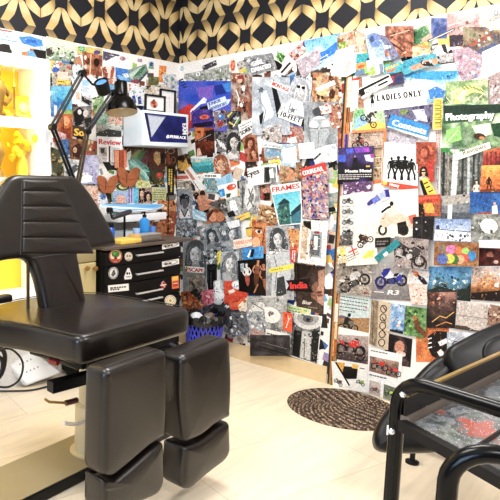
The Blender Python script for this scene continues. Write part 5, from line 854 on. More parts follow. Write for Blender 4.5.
# the rigid sign on the door
sgn = thing('door_sign', RW(396, 98, .01), 'white LADIES ONLY sign with a black woman symbol on the door', 'sign')
ps = lambda x, y, o: RW(x, y, .0155 + o)
q = [(364.4, 92.6), (426.6, 84.4), (427, 105), (366, 112.4)]
bm = bmesh.new(); add_hexa(bm, [RW(x, y, .010) for x, y in q], [RW(x, y, .0155) for x, y in q])
bmesh.ops.bevel(bm, geom=bm.edges[:], offset=.0015, segments=2, affect='EDGES')
bm_obj('plate', bm, mat('white_sign_plastic', 'f4f4f2', .3), sgn)
def lettering(name, ops):
    s = Sheet([(360, 80), (430, 80), (430, 116), (360, 116)], ps, 0.0002); s.grain = .02
    for o in ops: o(s)
    ob = s.build(name); ob.data.transform(world_of(sgn).inverted() @ Matrix.Translation(ob.location)); ob.location = (0, 0, 0); ob.parent = sgn
lettering('lettering', [TS('17171c', 'LADIES ONLY', 377, 101.4, 5.8, -7.2, 46)])
lettering('woman_symbol', [E('17171c', 372.2, 93.4, 1.15), P('17171c', 370.8, 95, 373.6, 94.8, 373.2, 98, 374.6, 103, 370.4, 103.4, 371.2, 98.4), L('17171c', .7, 370.8, 95.4, 369.6, 99.6), L('17171c', .7, 373.6, 95, 375, 99), L('17171c', .8, 371.8, 103, 371.6, 107.2), L('17171c', .8, 373.1, 103, 373.2, 106.8)])
# ================================================================ left wall
LL = dict(wall='L')
C('p', 'white watercolour with a blue cloud above the lit display cabinet', [-6, 28, 46, 37, 46, 51, -6, 42], 'e6eef4', G('f3f6f8 d2e2ee e9f0f4', 301, 3), P('4f9fe0', 19, 37, 30, 36, 42, 40, 43, 46, 34, 47, 22, 43), P('2f84d0', 24, 39, 36, 40, 38, 44, 27, 43), P('c9483c', -6, 27, 12, 30, 12, 32.4, -6, 29.4), L('a9c4d8', 1.4, 0, 39, 18, 42), **LL)
C('p', 'pale yellow photo of trees below the wallpaper beside the cabinet', [46, 36, 76.4, 43, 75, 62, 46, 60], 'e6e6d4', G('f0eccb e6e9d2 b9c8b0 7f9a88', 303, 3, .8), P('5a4a44', 46, 49, 52, 47, 53, 56, 47, 56), N('6a8a6a 3f5a4a f3f1e6', 18, 90, .8, 2.4, (48, 52, 74, 61)), P('3a3434', 57, 47, 60, 48, 59, 51), **LL)
C('m', 'cutting of round green and violet badges under the wallpaper', [76.4, 44.6, 103, 51, 102, 58, 77, 53], 'd2ca84', E('5fae7c', 81.6, 48.6, 3.4, 2.8), E('a9dcb4', 81.6, 48.6, 1.8, 1.4), P('e6cf5a', 90, 48, 94, 49, 94, 53, 90, 52.6), E('7a5aa0', 97, 52.4, 3.4, 2.2), E('e06a4a', 78.6, 55, 2, 1.2), **LL)
C('p', 'brown photo of clay pots on shelves left of the white and purple photo', [82, 51, 102.6, 56, 102, 76.6, 84, 73], 'b07048', G('d8a884 8a4c30 c98a62', 305, 3), E('3a1c14', 96.6, 62.4, 3, 4.4), E('f3e6da', 85.4, 57.6, 1.4, 2.4), E('f0e0d0', 85.6, 66.6, 1.6, 2), E('6a3420', 88, 61, 2.4, 3.4), L('e6c4a4', 1.2, 91, 54, 90, 74), **LL)
C('p', 'white and dark purple wedding photo under the wallpaper', [103, 51, 128.6, 56.4, 126.6, 71, 102.6, 69], 'e6e4ea', P('6a6078', 103, 51, 120, 55, 112, 62, 103, 60), P('f8f8fa', 104, 62, 116, 56, 127, 59, 126, 70, 106, 69), E('b48a9c', 122.6, 58.6, 3.2, 2.2, 10), E('cfa0a0', 121, 59, 1.2), **LL)
C('m', 'flower cutting with a yellow label beside the lit display cabinet', [52, 63, 73, 65, 71, 92, 52, 92], 'b8b0a4', N('c98a9c 4f7fc0 e6dcd0 6a8a5a d86a5c 8a6f54 f3ece4', 34, 91, 1, 3), E('3a74c4', 55.4, 69.6, 4, 2.6), P('e8d2c4', 57, 72, 68, 72, 69, 80, 58, 80), P('f0d23c', 56.4, 79, 70.6, 81, 70, 84.8, 57, 83.6), B('8a7018', 58, 80.6, 11, 1, 2, 1.4, 6), P('a86a48', 57, 85, 69, 86, 66, 91, 60, 89), **LL)
C('m', 'bright cyan bag cutting beside the lit display cabinet', [51.6, 86, 58, 88, 71, 97.4, 66, 110, 52, 100], '6cc8e6', G('a4e0f2 4fb4dc 7fd0ea', 307, 3, box=(51, 86, 72, 110)), P('2f98cc', 56, 96, 64, 100, 65, 108, 58, 103), **LL)
C('p', 'small blue and white bottle photo beside the lamp arm', [52, 101, 60, 103, 59, 117, 51, 116], '4f90d4', G('7fb4e8 2f70c0 5a9cdc', 309, 3), P('dfeaf6', 54, 105, 57, 105.6, 56.6, 116, 54, 115.6), **LL)
C('m', 'faint white photo of a snowy harbour between the lamp arms', [73, 64, 84, 66, 83, 80, 72, 80], 'd8e0e2', N('9ab0b8 f3f6f6 6a8a80 b4c8ca', 18, 92, .8, 2.4), **LL)
C('p', 'white photo of a pale blue bottle behind the small spotlight', [80, 79, 96, 78, 95, 99, 82, 98], 'e6ecf2', P('a9d0ec', 82, 80, 89, 80, 88.6, 86, 82.4, 86), P('f6f8fa', 89, 82, 95.6, 80, 95, 97, 90, 95), P('c9d6e2', 82, 86, 88, 87, 88, 93, 82.6, 92), **LL)
C('p', 'small photo of a black and white dog below the pale blue bottle', [81, 95, 92.6, 98, 91.6, 112, 80.6, 109], 'c9c4c6', P('2f2a2c', 81.6, 96, 92, 101.6, 90.6, 106, 82, 101), P('f0eef0', 81.4, 102, 90.6, 107, 90.6, 111, 81, 108), **LL)
C('m', 'cutting of brown knitted rabbit ears above the dome lamp', [101, 66, 115, 66, 116, 85, 104, 83], 'e8d8d0', P('a8583c', 102, 68, 105.6, 66.6, 108, 74, 107, 82, 103.6, 78), P('b4684a', 112, 67, 115, 67.6, 113, 77, 110, 80, 110.6, 72), P('c98a74', 104, 78, 114, 78, 112, 84, 106, 84), **LL)
C('p', 'blue sea photo with pale shoes above the dome lamp', [115, 67, 131, 70, 130.6, 82, 117, 82], '3f84d0', G('2f78cc 5a9fe0 3f88d4', 311, 3), P('8fc4ea', 117, 75, 124, 76, 130, 80, 121, 81), P('3a2a30', 116, 78, 121, 80, 120, 82, 116.6, 82), P('e2e8ee', 122, 74, 127, 73, 130, 77, 126, 78), **LL)
C('m', 'green and grey striped hat cutting above the small blue shoes', [128, 70, 146, 64, 148.6, 72, 138, 84, 130, 82], '8fa89c', P('4f8a6a', 130, 76, 142, 67, 146, 66, 140, 76), P('c9d8d0', 128.6, 74, 140, 67, 143, 66, 131, 79), P('5a6a70', 138, 80, 147, 71, 148, 73, 140, 83), P('a84f6a', 130, 81, 138, 79, 140, 84, 131, 84), **LL)
C('p', 'white photo of two blue sneakers above the white wall box', [128.6, 84, 145, 86, 144, 106, 129.6, 105], 'e9edf0', P('2f5ea8', 132, 96, 135, 95, 136.4, 103, 133, 103), P('2f5ea8', 137.6, 97, 140.6, 96, 141.6, 104, 138.4, 104), N('c9483c d89a8a b4bcc4 8a9ab0', 12, 93, .8, 2.2, (129, 84, 145, 94)), **LL)
C('k', 'tiny stamp of a blue castle high beside the room corner', [148.6, 60.6, 154, 61.4, 153.8, 69.6, 148.4, 69], 'cfe0ee', P('4a6a9c', 149.6, 63, 152, 61.6, 153.4, 64, 153.4, 66, 149.4, 66), P('8fb48a', 149, 66, 153.6, 66, 153.6, 69, 149, 68.6), **LL)
C('k', 'tiny violet stamp at the top edge of the left wall', [137.6, 58, 142, 59, 142, 62.4, 137.6, 61.6], 'b490b4', N('6a4a8a e6d6e6', 6, 94, .6, 1.4), **LL)
C('m', 'orange figure cutting standing out on white near the room corner', [159.4, 65.4, 166.4, 66, 165.6, 82.6, 159, 82], 'f0a03c', G('f6bc5a e8862c f2a848', 313, 3), N('c9601c fbdc9a', 8, 95, .6, 1.6), **LL)
C('p', 'olive green field photo left of the orange figure', [148.4, 76.4, 159, 77, 158.6, 85.4, 148.4, 85], '7a7a4a', G('a8a878 6a7040 545a34', 315, 3, .5), **LL)
C('m', 'pale cutting of white cages near the room corner', [163.6, 73, 177, 75, 176.8, 92, 165, 90], 'd8dede', N('f6f7f7 a9b4b4 7f948a c9d4d6 e6b83c', 24, 96, .8, 2.4), L('8fa0a0', .7, 167, 76, 167, 90), L('8fa0a0', .7, 172, 76, 172, 91), **LL)
C('m', 'cream collage of garden chairs behind the black photo frames', [145, 86, 164, 84, 177, 92, 176, 106, 146, 106], 'dcd4c4', N('b4a088 f3ede2 8fa080 c9b49c 6a5a48', 30, 97, 1, 3), **LL)
C('p', 'black and white photo of a couple in dark clothes left of the second lamp arm', [72.6, 107, 91.6, 105.6, 92.4, 127, 74, 128.6], '8a8482', G('c9c4c0 5f5a58 9a9490', 317, 3), P('2a2626', 73.6, 112, 80, 106.6, 85, 112, 83, 124, 75, 127), E('d8d0ca', 85.6, 113.6, 2.6, 3.4), P('3a3636', 84, 119, 91, 117, 92, 127, 86, 127.6), E('e6deda', 79.6, 112, 2, 2.6), **LL)
C('s', 'bold yellow lettering scrap beside the second lamp arm', [72, 125, 84.6, 127, 84, 137, 73, 136], '5a4a3a', T('f6cf2c', 'So', 73.6, 135.4, 7, 4, 10, bold=.9), **LL)
C('p', 'orange photo of a bearded old man between the two lamp arms', [58, 113, 72.6, 114.4, 72.4, 139.6, 57.6, 138], 'd8843c', G('eea85c c0662a e08f48', 319, 3), E('f0b888', 66, 121, 3.6, 5), P('a84f1c', 61, 126, 66, 129, 71.6, 126, 71, 139, 60, 138), L('6a2c10', 1, 63, 118, 64, 136), **LL)
C('m', 'pink blossom scrap below the orange old man', [54, 130, 66, 134, 68, 148, 56, 146], 'dcb8bc', N('f3dde0 c9848c a05a60 efe6e4', 16, 98, .9, 2.6), **LL)
C('m', 'blue shirt cutting beside the first lamp arm', [59, 140, 71, 139, 72, 158, 63, 160], '5a8ac0', G('86b0da 3f6aa4 6a98cc', 321, 3), N('2c3f60 d9e4f0', 8, 99, .8, 2), **LL)
C('p', 'brown photo of horses behind the second lamp arm', [69, 138, 86, 140, 85, 162, 70, 160], '9a6a44', G('c99a6c 7a4c2c b4835a', 323, 3), P('5a3018', 72, 147, 79, 143, 83, 149, 80, 158, 73, 157), E('e6c8a4', 75, 150, 2, 3), **LL)
C('m', 'leafy dark cutting at the foot of the first lamp arm', [52, 146, 63, 150, 64, 176, 52, 176], '6a6a50', N('3f4a2c a8a47a d8b46a 2c2c20 c9d0b4', 26, 100, 1, 2.8), **LL)
C('p', 'grey and white photo of a goose wing behind the lamp arms', [64, 158, 80, 160, 80, 180, 64, 180], 'd6dade', G('f3f5f6 a9b0b8 e2e6ea', 325, 3), P('6a737c', 66, 172, 76, 164, 79, 168, 70, 178), **LL)
C('m', 'red and brown flower scrap below the second lamp elbow', [86, 139, 97, 141, 97, 155, 86, 157], 'a8785c', N('c9483a e6cfae 6a4a34 d89a6c 8fa46a', 22, 101, .9, 2.4), **LL)
C('m', 'cutting of a white and black bulldog left of the Review page', [84, 156, 98, 157, 98, 170, 85, 172], '8a8684', P('26221f', 85, 158, 97, 159, 94, 165, 87, 164), P('f0eeec', 86, 164, 93, 166, 94, 171, 87, 171), N('3a3634 d8d4d0', 8, 102, .8, 2), **LL)
C('p', 'grey green photo of a misty hill above the Review page', [96, 123, 122, 124, 121.6, 137, 96, 137], 'b4b4ac', G('dcded8 c2c4bc 6f7068 8f9188', 327, 3, .7), P('4a4a44', 97, 133, 108, 129, 121, 131, 121, 136.6, 97, 136.6), **LL)
C('g', 'white page with red Review heading above the butterflies', [97, 136, 122, 138, 121.6, 162, 97.6, 162], 'eeecea', T('d8392f', 'Review', 98.6, 144, 5.2, 3.4, 22, bold=.5), G('b4b0ac d6d2ce 8a8682', 329, 3, box=(98.6, 147, 107, 162)), P('5a4a48', 100, 148, 105, 148, 104, 153, 101, 153), P('6a4438', 108.6, 146, 110.4, 146, 110.4, 162, 108.6, 162), P('c9d0d2', 111.6, 147, 120, 148, 120, 161, 111.6, 161), **LL)
C('m', 'pink scraps of faces between Review page and dome lamp', [108, 112, 122, 114, 122, 124, 108, 123], 'dcbcae', N('c98a78 f3e2da e6a890 6a9a7a', 16, 103, .9, 2.4), **LL)
C('m', 'green cutting of young leaves behind the second lamp arm', [92, 98, 104, 96, 106, 112, 94, 118], 'a8c094', N('6a9a54 dce8cc 4f7a3c f3f3ea c9a090', 22, 104, 1, 2.8), **LL)
C('m', 'mint green plate cutting above the misty hill', [95, 114, 108, 113, 108, 124, 96, 124], 'a4ccb4', G('c6e0d0 7fb498 b0d4c0', 331, 3), **LL)
C('g', 'photo of orange book spines below the left end of the wall box', [113.6, 150, 127, 149.6, 126.6, 168.6, 114.6, 168], 'c97a4c', P('e0a078', 114.6, 151, 119, 151, 119, 168, 115, 168), P('b45a34', 119.6, 151, 123, 151, 123, 168, 119.6, 168), P('d88a60', 123.6, 151, 126.6, 151, 126.4, 168, 123.6, 168), L('7a3420', .7, 119.3, 150, 119.3, 168), L('6a2c1a', .7, 123.3, 150, 123.3, 168), **LL)
C('p', 'pale violet scarf cutting left of the left butterfly', [80, 158, 90, 155, 99, 170, 95, 182, 80, 184], 'c6c4dc', G('e2e2ee a4a4cc cfcfe4', 333, 3, box=(80, 155, 99, 184)), P('f3f4f8', 81, 172, 92, 176, 92, 182, 81, 183), **LL)
C('m', 'white cutting of a blue flower below the left butterfly', [88, 190, 104, 191, 110, 204, 90, 206], 'e2e6ec', E('4f7fc8', 103, 197, 3, 2.6), E('7fa4dc', 101.6, 196, 1.4), N('d8a090 f6f6f8 a4bcd8', 12, 105, 1, 2.4), **LL)
C('m', 'peach cutting of blossom behind the backrest edge', [81, 184, 98, 186, 98, 202, 88, 210, 81, 206], 'e8ccb8', N('f6e8dc d89a7c c9b4a8 b4705a', 20, 106, 1, 3), **LL)
C('m', 'cutting of green and brown folded leaves below the wall box', [130, 147, 149, 147, 148.6, 166, 131, 164], '8a8a5a', P('6a9a6a', 134, 158, 143, 148, 148, 149, 140, 162), P('a8b47a', 131, 156, 139, 149, 143, 149, 134, 161), P('7a4a40', 130.4, 150, 136, 148, 133, 154), P('8a5a60', 140, 162, 146, 151, 149, 152, 148, 165), **LL)
C('m', 'turquoise mermaid tail cutting in the middle of the left wall', [128, 160, 136, 158, 155, 172, 156, 181, 146, 183, 130, 172], '7fb4ac', P('a4dccc', 129, 161, 134, 160, 142, 168, 152, 172, 155, 178, 148, 182, 143, 175, 133, 170), P('4f8f8c', 146, 172, 154, 172, 155, 179, 149, 181), L('dff3ec', .9, 130, 162, 144, 172, 150, 180), E('e8b43c', 140.4, 178.6, 1.6), **LL)
C('m', 'maroon and yellow dancer cutting below the wall box', [148.6, 148, 165, 149, 165, 170, 149, 171], '7a4a3c', P('e8c07a', 153.6, 153, 160, 152, 162, 160, 158, 166, 154, 160), P('2c1c18', 160, 154, 164, 153, 164, 163, 161, 164), P('8a3a48', 149.4, 150, 153, 149, 152.4, 158, 149.4, 162), E('f0d8b4', 156.6, 153, 1.6), **LL)
C('m', 'cutting of a red rose in dark leaves below the yellow dancer', [148, 169, 165, 170, 165, 186, 150, 185], '5a5a3c', E('c9382c', 159.4, 175.6, 3.6, 3.4), E('e8705a', 158.8, 174.8, 1.6), N('2f3a20 8a9a5a 3f2c1c c9a45a', 22, 107, .8, 2.4, (148, 178, 165, 186)), **LL)
C('m', 'dark brown cutting of coiled ropes beside the room corner', [164.6, 146, 176.6, 146, 176.4, 167, 166, 167], '5f4034', O('c9a48a', 1, 171, 151, 3.4, 2.6), P('b46a44', 166, 154, 169, 152, 171, 164, 168, 165), O('a8846a', .9, 173.4, 160, 2, 3), **LL)
C('s', 'black bookmark with yellow upright lettering beside the room corner', [167, 166, 174.6, 166, 174, 195, 167.6, 195], '2c2820', B('e8d03c', 172.4, 169, 23, 2, 2.2, 1.5, 91), **LL)
C('m', 'dark strip of leaves between the two end bookmarks', [174.6, 166, 177, 166, 176.4, 206, 174.4, 206], '4a4034', N('8a6a44 2c2620 c9a06a', 10, 108, .7, 1.6), **LL)
C('t', 'dark green oval badge with a yellow centre right of the left butterfly', [k for p in ell(122.6, 187, 8, 5, 4) for k in p], '2f5a3c', O('dfe8cc', .7, 122.6, 187, 7, 4.2, 4), E('f3e8a0', 123.4, 186.4, 4.6, 2.9), E('c9b84a', 122.6, 185.6, 1.8, 1.1), **LL)
C('k', 'pale blue card with a pink arch above the surfboard', [113, 191, 129, 191, 129, 204, 112.6, 203], '9cb8e0', G('b9cdea 86a6d8', 335, 2), P('e8c0b0', 115.6, 203, 116, 198, 119.4, 194.4, 123.4, 195, 126, 199, 126, 203.4), B('c98a7c', 117.6, 198.4, 7, 2, 2, .7), **LL)
C('k', 'turquoise card beside the two dark haired women', [132.6, 187, 138.4, 187, 138.4, 203.6, 132.6, 203], '3fb4dc', G('2f9fd0 7fd4ee 4fbce2', 337, 2, .7), L('eef6f8', .6, 132.8, 187.6, 132.8, 203), **LL)
C('k', 'lilac striped card left of the turquoise card', [128.6, 188, 132.6, 188, 132.6, 203, 128.6, 203], '9a86c0', L('e2dcee', .8, 130.4, 188.6, 130.4, 203), **LL)
C('p', 'photo of two dark haired women in black above the surfboard', [138.6, 187, 152, 187.4, 152, 205, 138.6, 203.6], 'b49c90', FACE(142, 195, 15, 'e6c0a4', '2a1e1c', '26242a'), FACE(148.4, 198, 13.6, 'e8c4aa', '2f1f1a', 'd8c8c0'), **LL)
C('g', 'pale green card with rows of print left of the black bookmark', [152, 187, 166.6, 187.4, 166, 201.6, 152, 201], 'cdd09a', G('d8dab0 bcc084', 339, 2), B('6a7040', 154, 189.6, 10.6, 5, 2.3, .8, 1), **LL)
C('m', 'dark photo of brown fabric rolls below the wall box', [126.6, 146, 152, 146.6, 152, 150, 127, 151], '5a3c30', N('8a5c44 2f2019 b48468', 14, 109, .8, 2), **LL)
C('m', 'pale yellow flower cutting above the green quote card', [136, 181, 150, 182, 150, 188, 136, 188], 'dcdca4', N('f3f0cc a8b46a e8c84a', 12, 110, .8, 2), **LL)
C('m', 'amber beads cutting between the green card and the bookmark', [158, 200, 176, 200, 176, 212, 160, 211], 'c9905c', N('e8b87c 8a5428 f3dcb8 6a3c1c d87a3c', 24, 111, .8, 2.2), **LL)
C('m', 'rust coloured spice cutting behind the wall plank', [160, 211, 176, 211, 175.6, 238, 160, 238], 'a8623c', N('d88a54 7a3c20 e8b488 5a2c18 f0d0b0', 30, 112, .8, 2.4), **LL)
C('m', 'peach cutting of fruit behind the silver box', [150, 222, 166, 221, 166, 240, 150, 240], 'c98a5c', N('e8b484 9a5a34 f3d8b8 7a4424', 24, 113, .9, 2.6), **LL)
C('m', 'pale cutting of white flowers behind the blue pump bottle', [112, 220, 150, 220, 150, 240, 112, 240], 'c9c2b4', N('f3efe8 a89c88 dcd4c4 7f9a88 e8d0a0', 36, 114, 1, 3), **LL)
C('m', 'teal and brown beads cutting behind the surfboard tail', [106, 203, 130, 204, 130, 222, 108, 222], '8a948c', N('4f8f8a c9a88a 5a4a40 b4ccc4 e6dccb', 30, 115, 1, 2.8), **LL)
# ================================================================ furniture
black = mat('black_metal', '070708', 0.4, 0.0, spec=0.25)
gloss = mat('gloss_black', '030304', 0.22, 0.0, spec=0.22)
chrome = mat('brushed_steel', 'e2e2e0', 0.32, 0.7)
leather = mat('dark_leather', '110b08', 0.33, noise=0.2, scale=14, bump=0.2, spec=0.46, coat=0.12)
seamm = mat('leather_seam', '2a2420', 0.6)
whitep = mat('white_laminate', 'eef0f2', 0.4)
brass = mat('aged_brass', 'a8814a', 0.35, 0.8)
def box_at(name, lo, hi, m, parent=None, bev=0.003):
    bm = bmesh.new(); add_box(bm, [(a + b) / 2 for a, b in zip(lo, hi)], [b - a for a, b in zip(lo, hi)], bev=bev)
    return bm_obj(name, bm, m, parent)
def tube_obj(name, pts, r, m, parent=None, seg=12):
    bm = bmesh.new(); add_tube(bm, pts, r, seg); return bm_obj(name, bm, m, parent)
def lathe_obj(name, prof, M, m, parent=None, seg=28):
    bm = bmesh.new(); add_lathe(bm, prof, M, seg); return bm_obj(name, bm, m, parent)
def sheet_obj(name, outline, proj, base, ops, parent=None, grain=0.2, off=0.0004):
    pts = [(outline[i], outline[i + 1]) for i in range(0, len(outline), 2)]
    s = Sheet(pts, proj, off); s.grain = grain; s.quad = pts if len(pts) == 4 else [pts[0]] * 4
    s.base(base)
    for o in ops: o(s)
    ob = s.build(name)
    if parent is not None:
        ob.data.transform(world_of(parent).inverted() @ Matrix.Translation(ob.location)); ob.location = (0, 0, 0); ob.parent = parent
    return ob

# ---------------------------------------------------------------- tattoo chair
CH = math.radians(2.0)
lat = Vector((math.cos(CH), math.sin(CH), 0)); back = Vector((-math.sin(CH), math.cos(CH), 0))
CO = Vector((-1.99, -1.10, 0))
chair = thing('tattoo_chair', CO, 'black leather tattoo chair with winged backrest and two hanging leg rests', 'chair')
def plane_basis(o, xdir, ydir): return basis(o, xdir, ydir)
def px_local(M, pts):
    """photo pixels (x, y, [radius]) dropped on the local xy plane of M"""
    n = M.col[2].to_3d(); o = M.translation; inv = M.inverted(); out = []
    for p in pts:
        q = inv @ on_plane(p[0], p[1], n, o); out.append((q.x, q.y) + tuple(p[2:]))
    return out
# seat
SZ = 0.80
Ms = Matrix.Translation((0, 0, SZ)) @ Matrix.Identity(4)
seat_px = [(81, 337, .06), (194, 308, .07), (150, 300, .2), (108, 293.5, .05), (92, 292, .04), (60, 293, .05), (20, 298, .1), (-32, 310, .06), (-22, 318, .06), (30, 325, .1), (60, 332, .06)]
ol = round_poly(px_local(Ms, seat_px), 0.04)
bm = bmesh.new(); add_puff(bm, ol, Matrix.Translation((0, 0, SZ - 0.062)), 0.12, 0.03, 0.012)
seat = bm_obj('seat', bm, leather, chair)
# seam running round the seat's upper edge
cen = sum(ol, Vector((0, 0))) / len(ol)
tube = [Vector((*(cen + (p - cen) * 0.975), SZ + 0.000)) for p in ol]
bm = bmesh.new(); add_tube(bm, tube + tube[:1], 0.0022, 6, False); bm_obj('seam', bm, seamm, seat)
# backrest, leaning back 12 degrees
LEAN = math.radians(12)
bup = UP * math.cos(LEAN) + back * math.sin(LEAN)
Mb = basis(Vector((-2.0, -1.06, 0.80)), lat, bup)          # z towards the camera? lat x up = -back
if Mb.col[2].to_3d().dot(CAM - Mb.translation) < 0: Mb = basis(Mb.translation, lat, -bup)
back_px = [(11, 173.5, .05), (78, 175.5, .06), (96, 199, .2), (115, 233, .06), (118, 245, .03), (100, 249, .05), (78, 251, .03), (84, 282, .2), (89, 312, .02), (47, 314, .02), (40, 278, .2), (31, 257, .05), (8, 259, .05), (-22, 267, .05), (-28, 254, .05), (-8, 200, .2)]
ol = round_poly(px_local(Mb, back_px), 0.03)
bm = bmesh.new(); c0 = px_local(Mb, [(55, 250)])[0]
add_puff(bm, ol, Mb @ Matrix.Translation((0, 0, -0.035)), 0.075, 0.026, 0.0, centre=Vector(c0[:2]))
brest = bm_obj('backrest', bm, leather, chair)
rows = [(179.6, 190.6), (191.2, 206), (206.6, 221.4), (222, 237.2), (237.8, 253.4)]
def rx(y): return 57.8 + (y - 178) * 0.475
for a, b in rows:
    q = [(22.4, a, .008), (rx(a), a + .6, .008), (rx(b), b + .4, .008), (22.0, b, .008)]
    o2 = round_poly(px_local(Mb, q), 0.008, 3)
    bm = bmesh.new(); add_puff(bm, o2, Mb @ Matrix.Translation((0, 0, 0.0)), 0.016, 0.0075, 0.004)
    bm_obj('padded_roll', bm, leather, brest)
for pts in ([(21, 178), (21, 200), (20.6, 230), (20, 255)], [(58, 178), (72, 207), (84, 233), (90, 247)]):
    path = [Mb @ Vector((*p, 0.0035)) for p in px_local(Mb, pts)]
    tube_obj('seam', smooth_path(path, 4), 0.0025, seamm, brest, 6)
path = [Mb @ Vector((*p, 0.0035)) for p in px_local(Mb, [(32, 258), (55, 255), (78, 252.6)])]
tube_obj('seam', path, 0.002, seamm, brest, 6)
# leg rests: two upper pads with a foot pad under each
PADY = -1.70
Mp = basis(Vector((-2.0, PADY, 0.5)), lat, UP)
if Mp.col[2].to_3d().dot(CAM - Mp.translation) < 0: Mp = basis(Mp.translation, lat, -UP)
pads = {'leg_rest': [([(106.2, 371, .03), (168.2, 350, .03), (168.8, 400, .3), (166.8, 438, .02), (152.2, 446, .06), (132.2, 464, .06), (112.2, 480, .03), (103.2, 476, .03), (104.2, 420, .3)], 0.115),
                     ([(183.2, 357, .035), (231.2, 338, .03), (233.2, 380, .3), (231.6, 418, .02), (218.2, 424, .06), (202.2, 438, .06), (186.2, 444, .025), (181.8, 400, .3)], 0.13)],
        'foot_rest': [([(104.2, 480, .02), (114.2, 485, .03), (134.2, 468, .06), (154.2, 450, .06), (165.8, 442, .02), (166.2, 484, .03), (160.2, 496, .04), (132.2, 508, .06), (110.2, 522, .04), (103.2, 515, .04)], 0.115),
                      ([(186.2, 448, .02), (204.2, 442, .06), (220.2, 428, .06), (231.2, 422, .02), (232.2, 452, .03), (227.2, 462, .04), (208.2, 476, .06), (190.2, 492, .04), (183.2, 488, .03)], 0.13)]}
for nm in ('leg_rest', 'foot_rest'):
    for pp, th in pads[nm]:
        ol = round_poly(px_local(Mp, pp), 0.03)
        bm = bmesh.new(); add_puff(bm, ol, Mp @ Matrix.Translation((0, 0, -th / 2)), th, 0.028, 0.006)
        ob = bm_obj(nm, bm, leather, chair)
        if nm == 'leg_rest':
            top = [Mp @ Vector((*q, -th * 0.3)) for q in px_local(Mp, [(pp[0][0] + 1, pp[0][1] + .5), (pp[1][0] - 1, pp[1][1] + .4)])]
            tube_obj('seam', [top[0] + Vector((0.02, 0, .003)), top[1] + Vector((-.02, 0, .003))], 0.002, seamm, ob, 6)
# mechanics below the seat
for dx in (-0.17, 0.13):
    p = CO + lat * dx
    tube_obj('bracket', [p + back * -0.42 + UP * 0.665, p + back * -0.565 + UP * 0.64], 0.02, black, chair, 8)
under = CO + back * -0.08
bm = bmesh.new(); add_box(bm, (0, 0, 0), (0.50, 0.44, 0.05), M=Matrix.Translation(under + back * -0.02 + lat * -.02 + UP * 0.652) @ Matrix.Rotation(CH, 4, 'Z')); bm_obj('seat_frame', bm, black, chair)
bm = bmesh.new(); add_box(bm, (0, 0, 0), (0.26, 0.2, 0.1), M=Matrix.Translation(CO + UP * 0.585) @ Matrix.Rotation(CH, 4, 'Z'), bev=0.01); bm_obj('mechanism_housing', bm, black, chair)
a = ZP(32, 351, .655); b = ZP(84, 366, .655)
tube_obj('side_rail', [a, b], 0.016, black, chair, 8)
bm = bmesh.new(); p0, p1 = ZP(50, 387, .56), ZP(84, 378, .56); d = (p1 - p0).normalized()
add_box(bm, (0, 0, 0), (0.30, 0.045, 0.045), M=basis(p0 + d * 0.15, d, UP.cross(d))); bm_obj('square_arm', bm, black, chair)
tube_obj('red_release_tab', [ZP(50, 361, .65), ZP(58, 363, .65)], 0.012, mat('red_plastic', '8a2420', .4), chair, 8)
lathe_obj('pedestal_column', [(0.0, 0.05), (.105, .05), (.105, .065), (.082, .07), (.078, .30), (.06, .31), (.055, .56), (0, .56)], Matrix.Translation(CO + lat * 0.05), mat('cream_enamel', 'cdbd96', .3), chair)
bm = bmesh.new()
add_box(bm, (0, 0, 0), (1.25, 0.30, 0.055), M=Matrix.Translation(Vector((-2.02, -1.066, 0.0277))) @ Matrix.Rotation(math.radians(3.2), 4, 'Z'), bev=0.006)
base = bm_obj('base_plate', bm, black, chair)
bm = bmesh.new(); add_box(bm, (0, 0, 0), (1.235, 0.285, 0.004), M=Matrix.Translation(Vector((-2.02, -1.066, 0.0568))) @ Matrix.Rotation(math.radians(3.2), 4, 'Z'))
bm_obj('cover_plate', bm, mat('olive_steel', '9c9072', .35, .2, noise=.08, scale=6), base)
PD = lambda x, y: on_plane(x, y, back, CO + back * -0.10)
tube_obj('foot_lever', smooth_path([PD(64, 423), PD(70, 424), PD(78, 424), PD(88, 419), PD(96, 416)], 4), 0.009, chrome, chair)
tube_obj('hand_lever', [PD(45, 399), PD(49, 402), PD(67, 403)], 0.006, mat('bare_brass_rod', 'b89a5c', .3, .8), chair)
tube_obj('lever_grip', [PD(66, 403), PD(72, 401.5), PD(77, 400)], 0.013, mat('dark_red_grip', '4a1c18', .4), chair)
tube_obj('support_rod', [on_plane(28, 262, back, CO + back * 0.12), on_plane(28, 312, back, CO + back * 0.12)], 0.008, mat('bronze_rod', '4a3a24', .35, .5), chair)
bm = bmesh.new(); add_box(bm, (0, 0, 0), (.10, .05, .035), M=Matrix.Translation(on_plane(1, 299, back, CO + back * 0.10)) @ Matrix.Rotation(CH, 4, 'Z'), bev=.012); bm_obj('armrest_end', bm, black, chair)

